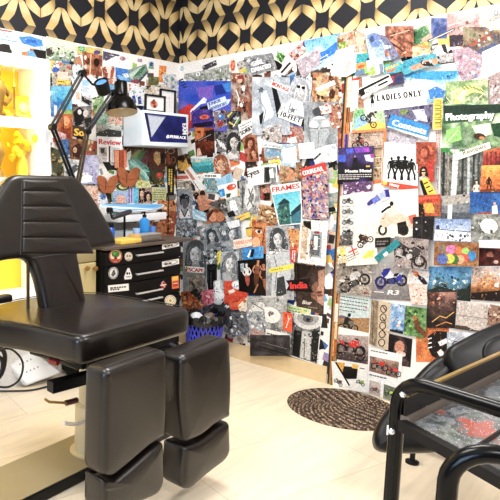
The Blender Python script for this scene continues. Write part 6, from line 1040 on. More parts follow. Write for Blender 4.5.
# ---------------------------------------------------------------- drawer unit on the left wall
yF = -0.455
X0 = LW(104.5, 262, -yF).x; X1 = LW(181, 262, -yF).x; XT = LW(192, 239, -yF).x
ZT = 0.955
unit = thing('drawer_unit', ((X0 + X1) / 2, yF / 2, 0), 'black drawer unit with steel handles and stickers beside the room corner', 'drawers')
blk = mat('black_laminate', '080708', .5, noise=.06, scale=10, spec=.18)
box_at('carcass', (X0, yF + 0.02, 0.03), (X1, -0.012, ZT - 0.03), blk, unit)
box_at('plinth', (X0 + .02, yF + .06, 0), (X1 - .02, -.03, .03), black, unit)
def zrow(y): return LW(150, y, -yF).z
seams = [ZT - 0.034, zrow(261), zrow(279), zrow(298), 0.53, 0.35, 0.18, 0.04]
for i in range(len(seams) - 1):
    z1, z0 = seams[i] - 0.003, seams[i + 1] + 0.003
    dr = box_at('drawer', (X0 + .004, yF, z0), (X1 - .004, yF + .02, z1), blk, unit, .002)
    zc = z1 - (z1 - z0) * 0.5 + 0.012
    if i < 3: zc = (LW(148, 253.6, -yF).z, LW(148, 272, -yF).z, LW(148, 291, -yF).z)[i]
    xa, xb = LW(135, 255, -yF).x, LW(161, 252, -yF).x
    bm = bmesh.new()
    add_tube(bm, [(xa, yF - .022, zc), (xb, yF - .022, zc)], .0065, 10)
    for xx in (xa + .012, xb - .012): add_tube(bm, [(xx, yF + .001, zc), (xx, yF - .022, zc)], .005, 8)
    bm_obj('handle', bm, chrome, dr)
    if i < 2:
        pr = lambda x, y, o: LW(x, y, -yF + o + .0003)
        yy = (242.6, 260.2)[i]
        sheet_obj('label', [162, yy + 1.6, 179, yy - 1.6, 179.2, yy + 3.6, 162.2, yy + 7], pr, 'e9e7e2', [O('4a4846', .5, 170.6, yy + 2.6, 7, 1.9, -11), B('3a3836', 164.6, yy + 3.2, 11, 1, 2, 1.6, -11)], dr)
box_at('top', (X0 - .006, yF - .012, ZT - .02), (XT, -0.003, ZT), mat('dark_worktop', '544840', .35, noise=.1, scale=12), unit)
PR = {'R': RW, 'L': LW, 'D': lambda x, y, o: LW(x, y, -yF + .0012 + o)}
# stickers on the drawers
DD = dict(wall='D', grain=.15)
C('t', 'round sticker of a green tree with an orange rim on the top drawer', [k for p in ell(115.6, 256, 6.6, 7.2) for k in p], 'e6d2b4', O('b4532e', 1.2, 115.6, 256, 5.9, 6.5), E('4a8a3c', 115.6, 254, 4.2, 3.4), E('7fae4c', 114.6, 253.4, 1.8, 1.4), P('6a3a20', 114.6, 256, 116.6, 256, 117.6, 261, 113.6, 261), P('c24f34', 111, 259, 120, 259, 118.6, 261.4, 112.6, 261.4), **DD)
C('t', 'pale skull shaped sticker right of the tree sticker', [k for p in ell(128.6, 256.6, 4, 4.6) for k in p], 'd6cdbc', P('b4a890', 126, 259, 131, 259, 129.6, 262, 127.4, 262), E('8f8570', 127.4, 256, 1, 1.1), E('8f8570', 130, 256, 1, 1.1), P('b8ae98', 128.2, 258, 129.2, 258, 128.7, 259.4), **DD)
C('t', 'round grey and white sticker below the tree sticker', [k for p in ell(113.4, 273, 4.9, 6, 12) for k in p], 'dddcd8', O('4a4a48', .7, 113.4, 273, 4.2, 5.2, 12), P('6a6a66', 111, 275, 114, 269, 116, 274, 113, 277), P('3a3a38', 112, 271, 115, 270, 114, 272), **DD)
C('t', 'white triangular ghost sticker on the second drawer', [127.6, 268, 129.4, 268, 132.2, 276, 131.4, 279, 124.6, 279.6, 124, 277], 'e4e2de', E('2a2a2a', 127.2, 273.4, 1, 1.4), E('2a2a2a', 129.4, 273.4, .8, 1.2), L('3a3a38', .7, 126, 277, 130.6, 276.6), **DD)
C('t', 'white oblong sticker with black scrawl on the third drawer', [108, 285.4, 128.6, 283.6, 129, 290.4, 108.4, 292.4], 'eceae6', B('22201f', 110, 287.4, 16, 2, 1.8, 1.5, -5), **DD)
C('t', 'red and white diamond sticker right of the third handle', [163.4, 280.6, 167.4, 284.6, 163.4, 289.6, 159.4, 285.4], 'b43a38', L('f3eeea', 1, 160.6, 285.4, 166, 284.6), L('e8dcd6', .7, 161.6, 283, 165, 287.4), L('f3eeea', .6, 160.4, 283.4, 163.6, 281.4), **DD)
C('t', 'yellow and red upright sticker at the right end of the drawers', [171.6, 276.6, 178.6, 275.6, 179, 288, 172, 289], 'e8823c', P('f0c84a', 172, 277, 178, 276, 178, 280, 172, 281), P('c8453a', 173, 282, 178, 281, 178, 286, 173, 287), L('f6e6c4', .7, 173.4, 283.6, 177.6, 283), **DD)
C('t', 'round cream sticker at the lower right of the drawers', [k for p in ell(170.4, 300.6, 5.8, 5.6) for k in p], 'e9e2cc', O('b4a484', .7, 170.4, 300.6, 4.8, 4.6), O('c9b890', .6, 170.4, 300.6, 3, 2.8), E('a8946a', 170.4, 300.6, 1.2), **DD)

# ---------------------------------------------------------------- wall cupboard left of the drawers
cx0, cx1 = LW(72, 262, .40).x, X0 - .02
cup = thing('wall_cupboard', ((cx0 + cx1) / 2, -.2, .36), 'beige wall cupboard between the lit display cabinet and the drawer unit', 'cupboard')
beige = mat('beige_laminate', 'b8a878', .45)
box_at('carcass', (cx0, -.38, .36), (cx1, -.012, .955), beige, cup)
zs = LW(92, 262, .40).z
box_at('upper_door', (cx0 + .003, -.40, zs + .003), (cx1 - .003, -.38, .952), mat('dull_beige', '9a8c64', .45), cup)
box_at('lower_door', (cx0 + .003, -.40, .363), (cx1 - .003, -.38, zs - .003), beige, cup)
for px in (85.5, 93.5):
    p = LW(px, 268, .40)
    lathe_obj('knob', [(0, 0), (.008, 0), (.006, .012), (.016, .018), (.014, .03), (0, .034)], axis_mat(p, (0, -1, 0)), brass, cup, 14)

# ---------------------------------------------------------------- lit display cabinet
gx1 = LW(50.5, 110, .30).x; gx0 = gx1 - 1.3
gzt = LW(25, 55.6, .30).z; gzb = LW(20, 304, .30).z
cab = thing('display_cabinet', ((gx0 + gx1) / 2, -.15, gzb), 'white wall mounted display cabinet with bright yellow lit shelves', 'display cabinet')
box_at('side_panel', (gx1 - .045, -.30, gzb), (gx1, -.012, gzt), whitep, cab)
box_at('side_panel', (gx0, -.30, gzb), (gx0 + .045, -.012, gzt), whitep, cab)
zi = LW(25, 63, .30).z
box_at('top_panel', (gx0 + .045, -.30, zi), (gx1 - .045, -.012, gzt), whitep, cab)
box_at('bottom_panel', (gx0 + .045, -.30, gzb), (gx1 - .045, -.012, gzb + .04), whitep, cab)
sh = [(LW(20, 124, .30).z, LW(20, 117, .30).z)]
sh.append((sh[0][0] - (zi - sh[0][1]) - .03, sh[0][0] - (zi - sh[0][1])))
for a, b in sh: box_at('shelf', (gx0 + .045, -.292, a), (gx1 - .045, -.03, b), whitep, cab)
box_at('back_panel', (gx0 + .045, -.03, gzb + .04), (gx1 - .045, -.014, zi), mat('yellow_lacquer', 'f6cf3a', .5), cab)
led = mat('warm_light_strip', 'ffd27a', .5, emit='ffdf80', estr=34)
for zt in (zi, sh[0][0], sh[1][0]): box_at('light_strip', (gx0 + .06, -.262, zt - .014), (gx1 - .06, -.235, zt - .001), led, cab, .002)
# what stands on its shelves
gold = mat('gold_leaf', 'f0c440', .35, .3); darkgold = mat('carved_dark_gold', '8a6c30', .45, .2, noise=.45, scale=25)
def on_shelf(px, z, y): return Vector((LW(px, 150, -y).x, y, z))
p = on_shelf(-3, sh[0][1], -.15)
bm = bmesh.new()
add_lathe(bm, [(0, 0), (.055, 0), (.055, .02), (.035, .03), (.045, .09), (.06, .15), (.05, .21), (.025, .235), (.035, .26), (.04, .29), (.03, .325), (0, .34)], Matrix.Translation(p), 20)
add_tube(bm, smooth_path([p + Vector((-.05, 0, .19)), p + Vector((-.1, -.02, .15)), p + Vector((-.05, -.05, .09))], 4), .016, 8)
add_tube(bm, smooth_path([p + Vector((.05, 0, .19)), p + Vector((.085, -.02, .13)), p + Vector((.03, -.05, .08))], 4), .016, 8)
tag(bm_obj('statuette', bm, darkgold), 'dark gold seated statuette on the upper lit shelf', 'statuette')
p = on_shelf(15, sh[0][1], -.22)
tag(lathe_obj('brass_candlestick', [(0, 0), (.03, 0), (.03, .01), (.008, .02), (.006, .17), (.012, .18), (.006, .19), (.006, .33), (.014, .345), (0, .35)], Matrix.Translation(p), brass), 'tall thin brass candlestick right of the dark gold statuette', 'candlestick')
p = on_shelf(24, sh[0][1], -.13)
pl = thing('gold_plate', p, 'round golden plate with a flower centre standing on the upper lit shelf', 'plate')
Mx = axis_mat(p + Vector((0, 0, .075)), Vector((-.25, -1, .25)))
lathe_obj('dish', [(0, 0), (.045, 0), (.075, .014), (.077, .018), (.045, .006), (0, .005)], Mx, gold, pl, 32)
lathe_obj('flower_centre', [(0, .006), (.028, .007), (.034, .014), (.02, .02), (0, .022)], Mx, mat('pale_gold', 'f0d890', .4, .2), pl, 12)
p = on_shelf(11, sh[0][1], -.255)
tag(lathe_obj('gold_bowl', [(0, 0), (.02, 0), (.018, .008), (.038, .03), (.04, .04), (.036, .036), (.016, .012), (0, .012)], Matrix.Translation(p), gold), 'small golden bowl at the front of the upper lit shelf', 'bowl')
p = on_shelf(-5, sh[1][1], -.15)
tag(lathe_obj('statuette', [(0, 0), (.06, 0), (.05, .03), (.03, .06), (.06, .14), (.05, .2), (.02, .23), (.04, .27), (.035, .31), (0, .33)], Matrix.Translation(p), darkgold, None, 20), 'dark gold standing figure on the middle lit shelf', 'statuette')
p = on_shelf(22, sh[1][1], -.15)
vase = thing('vase_of_flowers', p, 'vase of yellow flowers on the middle lit shelf', 'vase of flowers')
lathe_obj('vase', [(0, 0), (.03, 0), (.04, .05), (.03, .1), (.018, .13), (.024, .15), (.015, .15), (0, .03)], Matrix.Translation(p), gold, vase)
rr = random.Random(3)
bm = bmesh.new()
for k in range(16):
    q = p + Vector((rr.gauss(0, .036), rr.gauss(0, .03), .2 + rr.gauss(0, .035)))
    bmesh.ops.create_icosphere(bm, subdivisions=1, radius=rr.uniform(.018, .03), matrix=Matrix.Translation(q))
    add_tube(bm, [p + Vector((0, 0, .13)), q], .002, 5)
bm_obj('blossoms', bm, mat('yellow_petals', 'f3c92a', .6), vase)

# ---------------------------------------------------------------- white box on the wall with the blue panel, two frames on it
yB = -.215
bx0, bx1 = LW(143, 128, .215).x, LW(188.4, 128, .215).x
bzt, bzb = LW(155, 111, .215).z, LW(155, 146, .215).z
wbox = thing('wall_box', ((bx0 + bx1) / 2, -.125, bzb), 'white box on the left wall with a dark blue printed front', 'wall box')
box_at('body', (bx0, yB, bzb), (bx1, -.012, bzt), mat('pale_white_box', 'e2edf2', .35), wbox, .006)
prB = lambda x, y, o: LW(x, y, .2152 + o)
sheet_obj('front_panel', [144.2, 112.6, 186, 117, 187.6, 143, 150, 141.6], prB, '28307e', [G('2c3a8a 1f2468 34429a', 401, 3), P('c6cdd8', 147.8, 115.2, 165, 117.4, 151.6, 137.4), L('8f9ac0', .5, 147, 114.6, 166, 116.8), T('f3f4f8', 'EXM', 182.6, 123.4, 4.4, 90, 10.6, bold=.5), T('f3f4f8', 'SUPERBLACK', 166.6, 137.6, 2.8, 4.6, 19.4, bold=.4), E('f3f4f8', 167.6, 137, 1.4)], wbox)
def frame(px, label, y, pic):
    q = [LW(x, yy, -y) for x, yy in px]
    x0 = (q[0].x + q[3].x) / 2; x1 = (q[1].x + q[2].x) / 2; z1 = (q[0].z + q[1].z) / 2
    t = thing('photo_frame', ((x0 + x1) / 2, y, bzt), label, 'picture frame', 'black frames on the white wall box')
    z0 = bzt + .0005; w = .012; bm = bmesh.new()
    add_box(bm, ((x0 + x1) / 2, y, z0 + w / 2), (x1 - x0, .016, w)); add_box(bm, ((x0 + x1) / 2, y, z1 - w / 2), (x1 - x0, .016, w))
    add_box(bm, (x0 + w / 2, y, (z0 + z1) / 2), (w, .016, z1 - z0 - 2 * w)); add_box(bm, (x1 - w / 2, y, (z0 + z1) / 2), (w, .016, z1 - z0 - 2 * w))
    bm_obj('moulding', bm, black, t, smooth=False)
    pr = lambda u, v, o: Vector((x0 + w + u * (x1 - x0 - 2 * w), y + .004 - o, z1 - w - v * (z1 - z0 - 2 * w)))
    sheet_obj('picture', [0, 0, 1, 0, 1, 1, 0, 1], pr, 'f1efec', pic, t)
frame([(144, 93.4), (164.6, 96.4), (165.4, 113), (146, 110)], 'front black frame with a red brown picture on the white wall box', -.17, [E('d8a088', .45, .55, .22, .3), E('a8482c', .42, .45, .13, .14), E('8a3a24', .5, .7, .09, .12), P('5a4a44', .38, .2, .52, .22, .48, .34, .4, .34), L('d2ccc6', .03, .12, .08, .12, .92)])
frame([(159, 88.4), (174.4, 90.6), (176, 113), (161, 110)], 'rear black frame with a nearly blank sheet on the white wall box', -.09, [L('c9c6c2', .02, .3, .3, .75, .32), L('b4b0ac', .02, .62, .2, .66, .7), L('d2cfcb', .02, .2, .5, .5, .52)])

# ---------------------------------------------------------------- swing arm lamps
LY = .36
LQ = lambda x, y, d=0: LW(x, y, LY + d)
def arm(name, a, b, par, r=.0085, gap=.024, m=black):
    d = (b - a).normalized(); n = d.cross(Vector((0, 1, 0))).normalized() * gap / 2
    bm = bmesh.new()
    for s in (-1, 1): add_tube(bm, [a + n * s, b + n * s], r, 8)
    o = bm_obj(name, bm, m, par)
    return o
def joint(p, par, r=.02): lathe_obj('joint', [(0, -.02), (r, -.02), (r, .02), (0, .02)], axis_mat(p, (0, 1, 0)), black, par, 16)
# first lamp: small black spotlight head
A0, A1, A2 = LQ(78, 192), LQ(52.5, 127), LQ(82.5, 73)
l1 = thing('desk_lamp', LQ(78, 241), 'black swing arm lamp with a small spotlight head, nearest the display cabinet', 'lamp', 'swing arm lamps')
zc = .956
tube_obj('post', [Vector((A0.x, A0.y, zc)), A0], .011, black, l1)
box_at('clamp', (A0.x - .03, A0.y - .03, zc), (A0.x + .03, A0.y + .03, zc + .03), black, l1)
arm('lower_arm', A0, A1, l1); arm('upper_arm', A1, A2, l1)
for p in (A0, A1, A2): joint(p, l1)
H0, H1 = LQ(104.6, 94), LQ(98.4, 81.4)
tube_obj('neck', [A2, LQ(92, 84), (H0 + H1) / 2], .007, black, l1)
d = H1 - H0; Lh = d.length
lathe_obj('spotlight_head', [(0, 0), (.03, 0), (.043, .012), (.046, Lh - .012), (.047, Lh), (.041, Lh), (.04, Lh - .015), (0, Lh - .016)], axis_mat(H0, d.normalized() + Vector((0, -.25, 0))), black, l1)
lathe_obj('blue_lens', [(0, 0), (.039, 0), (.036, .006), (0, .008)], axis_mat(H0 + (d.normalized() + Vector((0, -.25, 0))).normalized() * (Lh - .014), d.normalized() + Vector((0, -.25, 0))), mat('blue_glass', '5a90c4', .15), l1)
# second lamp: dome shade
B0, B1, B2 = LQ(75, 200, -.13), LQ(87.4, 131.6, -.13), LQ(113, 92.4, -.13)
l2 = thing('desk_lamp', LQ(75, 241, -.13), 'black swing arm lamp with a round dome shade in front of the wall collage', 'lamp', 'swing arm lamps')
tube_obj('post', [Vector((B0.x, B0.y, zc)), B0], .011, black, l2)
box_at('clamp', (B0.x - .03, B0.y - .03, zc), (B0.x + .03, B0.y + .03, zc + .03), black, l2)
arm('lower_arm', B0, B1, l2, m=mat('bronzed_arm', '4a3a22', .35, .5)); arm('upper_arm', B1, B2, l2)
for p in (B0, B1, B2): joint(p, l2)
T1 = LQ(87.4, 131.6, -.13); tube_obj('tension_spring', [T1.lerp(B2, .12), T1.lerp(B2, .6)], .012, mat('dark_spring', '2a2a34', .3, .7), l2)
rim = LQ(121.6, 112.6, -.09); axu = Vector((.10, .16, 1)).normalized()
Mx = axis_mat(rim, axu)
lathe_obj('shade', [(.108, 0), (.1085, .004), (.104, .032), (.092, .067), (.07, .096), (.05, .112), (.046, .118)], Mx, gloss, l2, 36)
lathe_obj('shade_lining', [(.106, .001), (.101, .032), (.089, .064), (.067, .092), (0, .106)], Mx, mat('cream_lining', 'd8c298', .5), l2, 36)
lathe_obj('bulb', [(0, .02), (.02, .028), (.026, .05), (.016, .08), (0, .09)], Mx, mat('frosted_bulb', 'f0ead8', .3), l2, 20)
lathe_obj('lamp_socket', [(.0, .105), (.046, .105), (.047, .115), (.046, .2), (.04, .212), (0, .215)], Mx, gloss, l2, 28)
tube_obj('neck', [B2, rim + axu * .13], .009, black, l2)

# ---------------------------------------------------------------- small things on the drawer unit and above it
wsz = LW(145, 213, .12).z
shelf = tag(box_at('wall_plank', (LW(118, 215, .15).x, -.16, wsz - .055), (LW(165.6, 215, .15).x, -.012, wsz), whitep), 'white plank fixed to the left wall under the surfboard', 'shelf')
# surfboard: real board shape lying on the plank
p0, p1 = LW(98, 204, .12), LW(163, 210, .12)
ctr = (p0 + p1) / 2; ctr.z = wsz + .034; half = abs(p1.x - p0.x) / 2
sb = thing('model_surfboard', (ctr.x, ctr.y, wsz), 'pale blue model surfboard lying on the white plank', 'surfboard')
def board(zo, th, k, name, m, x0=-1, x1=1):
    bm = bmesh.new(); n = 40; ring_t = []; ring_b = []
    ol = []
    for i in range(n + 1):
        u = x0 + (x1 - x0) * i / n; w = .056 * k * (max(0, 1 - abs(u) ** 2.6)) ** .62 * (1 - .15 * u)
        ol.append((u * half * (k if k < 1 else 1), w))
    pts = [(x, -w) for x, w in ol] + [(x, w) for x, w in ol[::-1]]
    pts = [p for i, p in enumerate(pts) if (Vector(p) - Vector(pts[i - 1])).length > 1e-5]
    M = Matrix.Translation(ctr) @ Matrix.Rotation(math.radians(1.5), 4, 'Y') @ Matrix.Rotation(math.radians(24), 4, 'X')
    rock = lambda x: .02 * (x / half) ** 2
    add_hexa(bm, [M @ Vector((x, y, zo + rock(x))) for x, y in pts], [M @ Vector((x, y, zo + th + rock(x))) for x, y in pts])
    return bm_obj(name, bm, m, sb)
board(0, .014, 1, 'board', mat('white_resin', 'eef2f4', .25))
board(.0142, .0012, .95, 'deck', mat('pale_blue_resin', '6fb2e4', .25, noise=.25, scale=9))
M = Matrix.Translation(ctr) @ Matrix.Rotation(math.radians(1.5), 4, 'Y') @ Matrix.Rotation(math.radians(24), 4, 'X')
tube_obj('stringer', [M @ Vector((x * half, 0, .016 + .02 * x * x)) for x in (-.8, -.4, 0, .4, .8)], .0025, mat('deep_blue', '2f78c0', .3), sb, 6)
for yy in (-.03, .03):
    bm = bmesh.new(); xq = half * .8
    add_hexa(bm, [M @ Vector((xq + dx, yy - .002, dz)) for dx, dz in ((-.03, .013), (.02, .013), (.035, -.02), (.015, -.012))], [M @ Vector((xq + dx, yy + .002, dz)) for dx, dz in ((-.03, .013), (.02, .013), (.035, -.02), (.015, -.012))])
    bm_obj('fin', bm, black, sb)
def top_at(px, py): return ZP(px, py, ZT)
def onT(px, y): q = LW(px, 235, -y); return Vector((q.x, y, ZT + .0005))
p = onT(144.2, -.25)
bt = thing('pump_bottle', p, 'bright blue pump bottle with a black nozzle on the drawer unit', 'bottle')
lathe_obj('bottle', [(0, 0), (.036, 0), (.039, .006), (.039, .115), (.034, .137), (.016, .15), (.014, .156), (0, .156)], Matrix.Translation(p), mat('blue_liquid', '2a86d0', .1, coat=.5), bt)
bm = bmesh.new(); add_lathe(bm, [(0, .156), (.015, .156), (.015, .174), (.006, .176), (.006, .192), (0, .194)], Matrix.Translation(p), 16); add_tube(bm, [p + Vector((.008, 0, .192)), p + Vector((-.03, -.005, .192)), p + Vector((-.038, -.006, .184))], .006, 8); bm_obj('pump', bm, black, bt)
def cup(px, y, label, col, h=.085, r=.026):
    p = onT(px, y)
    tag(lathe_obj('plastic_cup', [(0, 0), (r * .8, 0), (r, h), (r * .93, h), (r * .74, .004), (0, .004)], Matrix.Translation(p), mat(col[0], col[1], .3)), label, 'cup', 'plastic cups on the drawer unit')
cup(152.4, -.25, 'blue plastic cup right of the pump bottle', ('blue_plastic', '5a8ad8'))
cup(136.4, -.29, 'pale blue plastic cup left of the pump bottle', ('pale_blue_plastic', '9ab8e4'))
p = onT(110.6, -.34)
can = thing('spray_can', p, 'bright blue spray can behind the chair backrest', 'can')
lathe_obj('can_body', [(0, 0), (.027, 0), (.028, .004), (.028, .1), (.02, .112), (0, .112)], Matrix.Translation(p), mat('can_blue', '2456b8', .25, .2), can)
lathe_obj('cap', [(0, .1125), (.019, .1125), (.019, .14), (.015, .145), (0, .145)], Matrix.Translation(p), black, can, 16)
p = onT(124.4, -.215)
ar = thing('padded_arm_support', p, 'black arm support on a post behind the chair backrest', 'arm support')
lathe_obj('foot', [(0, 0), (.03, 0), (.03, .008), (.012, .014), (0, .014)], Matrix.Translation(p), black, ar)
q0 = LW(112, 217.6, .26); q1 = LW(131, 211.4, .26)
tube_obj('post', [p + Vector((0, 0, .01)), Vector((p.x, p.y, (q0.z + q1.z) / 2))], .008, black, ar)
tube_obj('pad', [q0, q0.lerp(q1, .05), q0.lerp(q1, .95), q1], [.012, .018, .018, .012], mat('black_vinyl', '2b2a30', .4), ar, 14)
lathe_obj('clamp_knob', [(0, -.016), (.018, -.016), (.018, .016), (0, .016)], axis_mat(LW(109.6, 210, .26), (1, 0, 0)), black, ar, 14)
tube_obj('knob_stem', [LW(109.6, 210, .26), q0], .007, black, ar)
# silver box on a black mat, yellow board, clear tray
a, b = LW(139, 241, .42), LW(162, 237, .42)
tag(box_at('black_mat', (a.x - .03, -.44, ZT + .0004), (b.x + .02, -.29, ZT + .004), mat('mat_rubber', '201e1f', .7), None, .001), 'thin black mat under the silver box', 'mat')
sv = thing('silver_box', ((a.x + b.x) / 2, -.36, ZT + .004), 'small silver metal box with a light reflection painted as its left end on the black mat', 'metal box')
box_at('body', (a.x + .03, -.415, ZT + .0042), (b.x, -.32, ZT + .045), mat('silver_metal', '8a8278', .35, .6, noise=.15, scale=30), sv)
box_at('lid', (a.x + .028, -.417, ZT + .0455), (b.x + .002, -.318, ZT + .054), mat('silver_lid', 'c9c4bc', .3, .6), sv)
box_at('reflection_end', (a.x, -.415, ZT + .0042), (a.x + .028, -.32, ZT + .056), mat('end_reflection', 'c9a870', .5, noise=.15, scale=30), sv)  # pale block painted as the light reflected off the box's left end
a, b = onT(116, -.37), onT(137.6, -.37)
tag(box_at('yellow_board', (a.x, -.42, ZT + .0004), (b.x - .01, -.27, ZT + .03), mat('yellow_wood', 'e8c25a', .5, noise=.08, scale=20), None, .004), 'yellow wooden board lying on the drawer unit left of the silver box', 'board')
a, b = onT(119, -.11), onT(133, -.11)
bm = bmesh.new(); zt = ZT + .0005
add_box(bm, ((a.x + b.x) / 2, -.11, zt + .003), (b.x - a.x, .09, .006))
for s in (-1, 1): add_box(bm, ((a.x + b.x) / 2, -.11 + s * .043, zt + .028), (b.x - a.x, .004, .044)); 
for xx in (a.x + .002, b.x - .002): add_box(bm, (xx, -.11, zt + .028), (.004, .082, .044))
tag(bm_obj('plastic_tray', bm, mat('milky_plastic', 'd6e2e6', .25), smooth=False), 'milky open plastic tray behind the yellow board', 'tray')
p = onT(168, -.12)
rd = thing('upright_rod', p, 'thin black upright rod with a small knob standing on the drawer unit', 'rod')
lathe_obj('foot', [(0, 0), (.03, 0), (.03, .006), (0, .008)], Matrix.Translation(p), black, rd, 18)
tube_obj('rod', [p + Vector((0, 0, .006)), p + Vector((0, 0, LW(168, 196, .12).z - p.z))], .004, black, rd, 8)
kz = LW(166, 217, .12)
tube_obj('knob', [kz + Vector((-.02, 0, 0)), kz + Vector((.018, 0, 0))], .009, black, rd, 10)
# butterflies of carved wood hanging on the wall
def butterfly(cx, cy, sc, label):
    t = thing('wooden_butterfly', LW(cx, cy, .012), label, 'butterfly ornament', 'carved butterflies on the left wall')
    wood = mat('carved_wood', 'a05a34', .55, noise=.85, scale=95, bump=.8)
    for s in (-1, 1):
        for nm, pts in (('upper_wing', [(-.6, 0), (2.6, -6), (8, -8), (11, -5.4), (9.6, 1), (5, 4), (-.6, 4)]), ('lower_wing', [(-.6, 2), (4, 2.2), (8.6, 1.4), (8.8, 4), (6, 8.6), (3.4, 11), (-.6, 10)])):
            o2 = round_poly([(*(LW(cx + s * x * sc, cy + y * sc, 0).xz), .006) for x, y in pts], .006, 3)
            bm = bmesh.new(); add_puff(bm, o2, Matrix.Translation((0, -.0215 + (.004 if nm == 'lower_wing' else 0) - s * .0006, 0)) @ Matrix.Rotation(PI / 2, 4, 'X'), .01, .004, .002)
            bm_obj(nm, bm, wood, t)
    tube_obj('body', [LW(cx, cy - 5 * sc, .024), LW(cx, cy, .024), LW(cx, cy + 7 * sc, .024)], [.004, .007, .003], mat('dark_wood', '5a3018', .5), t, 8)
    bm = bmesh.new(); bmesh.ops.create_icosphere(bm, subdivisions=2, radius=.011, matrix=Matrix.Translation(LW(cx, cy - 6.4 * sc, .026))); bm_obj('white_head', bm, mat('white_bead', 'f3efe6', .4), t)
butterfly(105.6, 183, .98, 'left carved brown butterfly with a white head on the left wall')
butterfly(126.6, 175.6, 1.06, 'right carved brown butterfly with a white head, under the orange book spines')
# ---------------------------------------------------------------- waste bin
bc = Vector((-.215, -.475, 0)); BH = .33
binn = thing('waste_bin', bc, 'blue mesh waste bin lined with a black bag by the right wall', 'waste bin')
blue = mat('bin_blue', '4048d0', .4)
bm = bmesh.new(); nseg = 26
def bp(k, h): 
    r = .112 + .035 * h / BH; t = 2 * PI * k / nseg; return bc + Vector((r * math.cos(t), r * math.sin(t), h))
lev = 7
for s in (-1, 1):
    for k in range(nseg):
        add_tube(bm, [bp(k + s * j * .5, .012 + (BH - .02) * j / lev) for j in range(lev + 1)], .006, 5)
bm_obj('mesh_side', bm, blue, binn)
bm = bmesh.new()
for h, r in ((.006, .113), (BH, .147)):
    add_tube(bm, [bc + Vector((r * math.cos(2 * PI * k / 36), r * math.sin(2 * PI * k / 36), h)) for k in range(37)], .007, 8, False)
bm_obj('rim', bm, blue, binn)
lathe_obj('bottom', [(0, .002), (.112, .002), (.112, .006), (0, .006)], Matrix.Translation(bc), blue, binn)
bag = mat('black_bag_film', '121114', .22, bump=.4, scale=26)
rr = random.Random(6); bm = bmesh.new(); n = 64; rings = []
for r0, h0, amp in ((.102, .02, 0), (.12, .15, .004), (.136, BH - .01, .004), (.152, BH + .035, .02), (.168, BH + .016, .016), (.17, BH - .012, .012), (.166, BH - .034, .012)):
    ring = []
    ph = rr.uniform(0, 6)
    for k in range(n):
        t = 2 * PI * k / n; w = amp * (math.sin(7 * t + ph) * .5 + math.sin(17 * t + ph * 2) * .35 + rr.uniform(-.5, .5))
        ring.append(bm.verts.new(bc + Vector(((r0 + w * .6) * math.cos(t), (r0 + w * .6) * math.sin(t), h0 + w))))
    rings.append(ring)
for A, Bq in zip(rings, rings[1:]):
    for k in range(n): bm.faces.new((A[k], A[(k + 1) % n], Bq[(k + 1) % n], Bq[k]))
bm.faces.new(rings[0][::-1])
bm_obj('bag', bm, bag, binn)
def crumple(p, r, label, col, seed):
    bm = bmesh.new(); bmesh.ops.create_icosphere(bm, subdivisions=3, radius=r, matrix=Matrix.Translation(p)); q = random.Random(seed)
    dirs = [(Vector((q.gauss(0, 1), q.gauss(0, 1), q.gauss(0, 1))).normalized(), q.uniform(.78, .98)) for _ in range(26)]
    for v in bm.verts:
        d = v.co - p; l = d.length; u = d / l
        for n_, k in dirs:
            s = u.dot(n_)
            if s * l > k * r: l = k * r / s
        v.co = p + u * l
    tag(bm_obj('crumpled_paper', bm, mat(*col), smooth=False), label, 'crumpled paper', 'rubbish in the waste bin')
zr = .315
crumple(bc + Vector((-.03, .05, zr)), .055, 'crumpled white paper at the left of the black bag', ('crumpled_white', 'd9dce0', .5), 1)
crumple(bc + Vector((-.045, -.055, zr - .005)), .05, 'crumpled grey blue wrapper at the front of the black bag', ('crumpled_grey_blue', '7f8fa4', .35, .3), 2)
crumple(bc + Vector((.06, 0, zr)), .052, 'crumpled brown paper at the back of the black bag', ('crumpled_brown', '6a5a4a', .6), 3)

# ---------------------------------------------------------------- braided rug
rc = Vector((-.337, -1.622, 0)); RR = .322
V, F, Cc = [], [], []
nr, ns = 46, 150; rq = random.Random(12)
def rz(i): return .0075 + .0022 * math.cos(PI * i)
for i in range(nr + 1):
    for k in range(ns):
        t = 2 * PI * k / ns; r = RR * i / nr; V.append((r * math.cos(t), r * math.sin(t), rz(i) if i < nr else .001))
dark, mid, light = hx('33271f', .5), hx('54443a', .5), hx('96826c', .5)
for i in range(nr):
    for k in range(ns):
        F.append((i * ns + k, i * ns + (k + 1) % ns, (i + 1) * ns + (k + 1) % ns, (i + 1) * ns + k))
        w = (2 * PI * (k + .5) / ns * RR * (i + .5) / nr / .05 + i * .37) % 1
        c = light if w < .34 and rq.random() < .8 else (mid if w < .6 or rq.random() < .2 else dark)
        if (i // 2) % 5 == 3 and rq.random() < .6: c = dark
        Cc += [c] * 4
b = len(V)
for k in range(ns): t = 2 * PI * k / ns; V.append((RR * math.cos(t), RR * math.sin(t), 0.0002))
F.append(tuple(range(b, b + ns))[::-1]); Cc += [dark] * ns
for k in range(ns): F.append((nr * ns + k, nr * ns + (k + 1) % ns, b + (k + 1) % ns, b + k)[::-1]); Cc += [dark] * 4
me = bpy.data.meshes.new('braided_rug'); me.from_pydata(V, [], F)
me.color_attributes.new('Col', 'FLOAT_COLOR', 'CORNER').data.foreach_set('color', [k for q in Cc for k in q])
rm = PAPER.copy(); rm.name = 'braided_cotton'; rm.node_tree.nodes['Principled BSDF'].inputs['Roughness'].default_value = .9
me.materials.append(rm); rug = bpy.data.objects.new('braided_rug', me); COL.objects.link(rug); rug.location = rc
tag(rug, 'round dark brown braided rug on the pale floor by the door', 'rug')

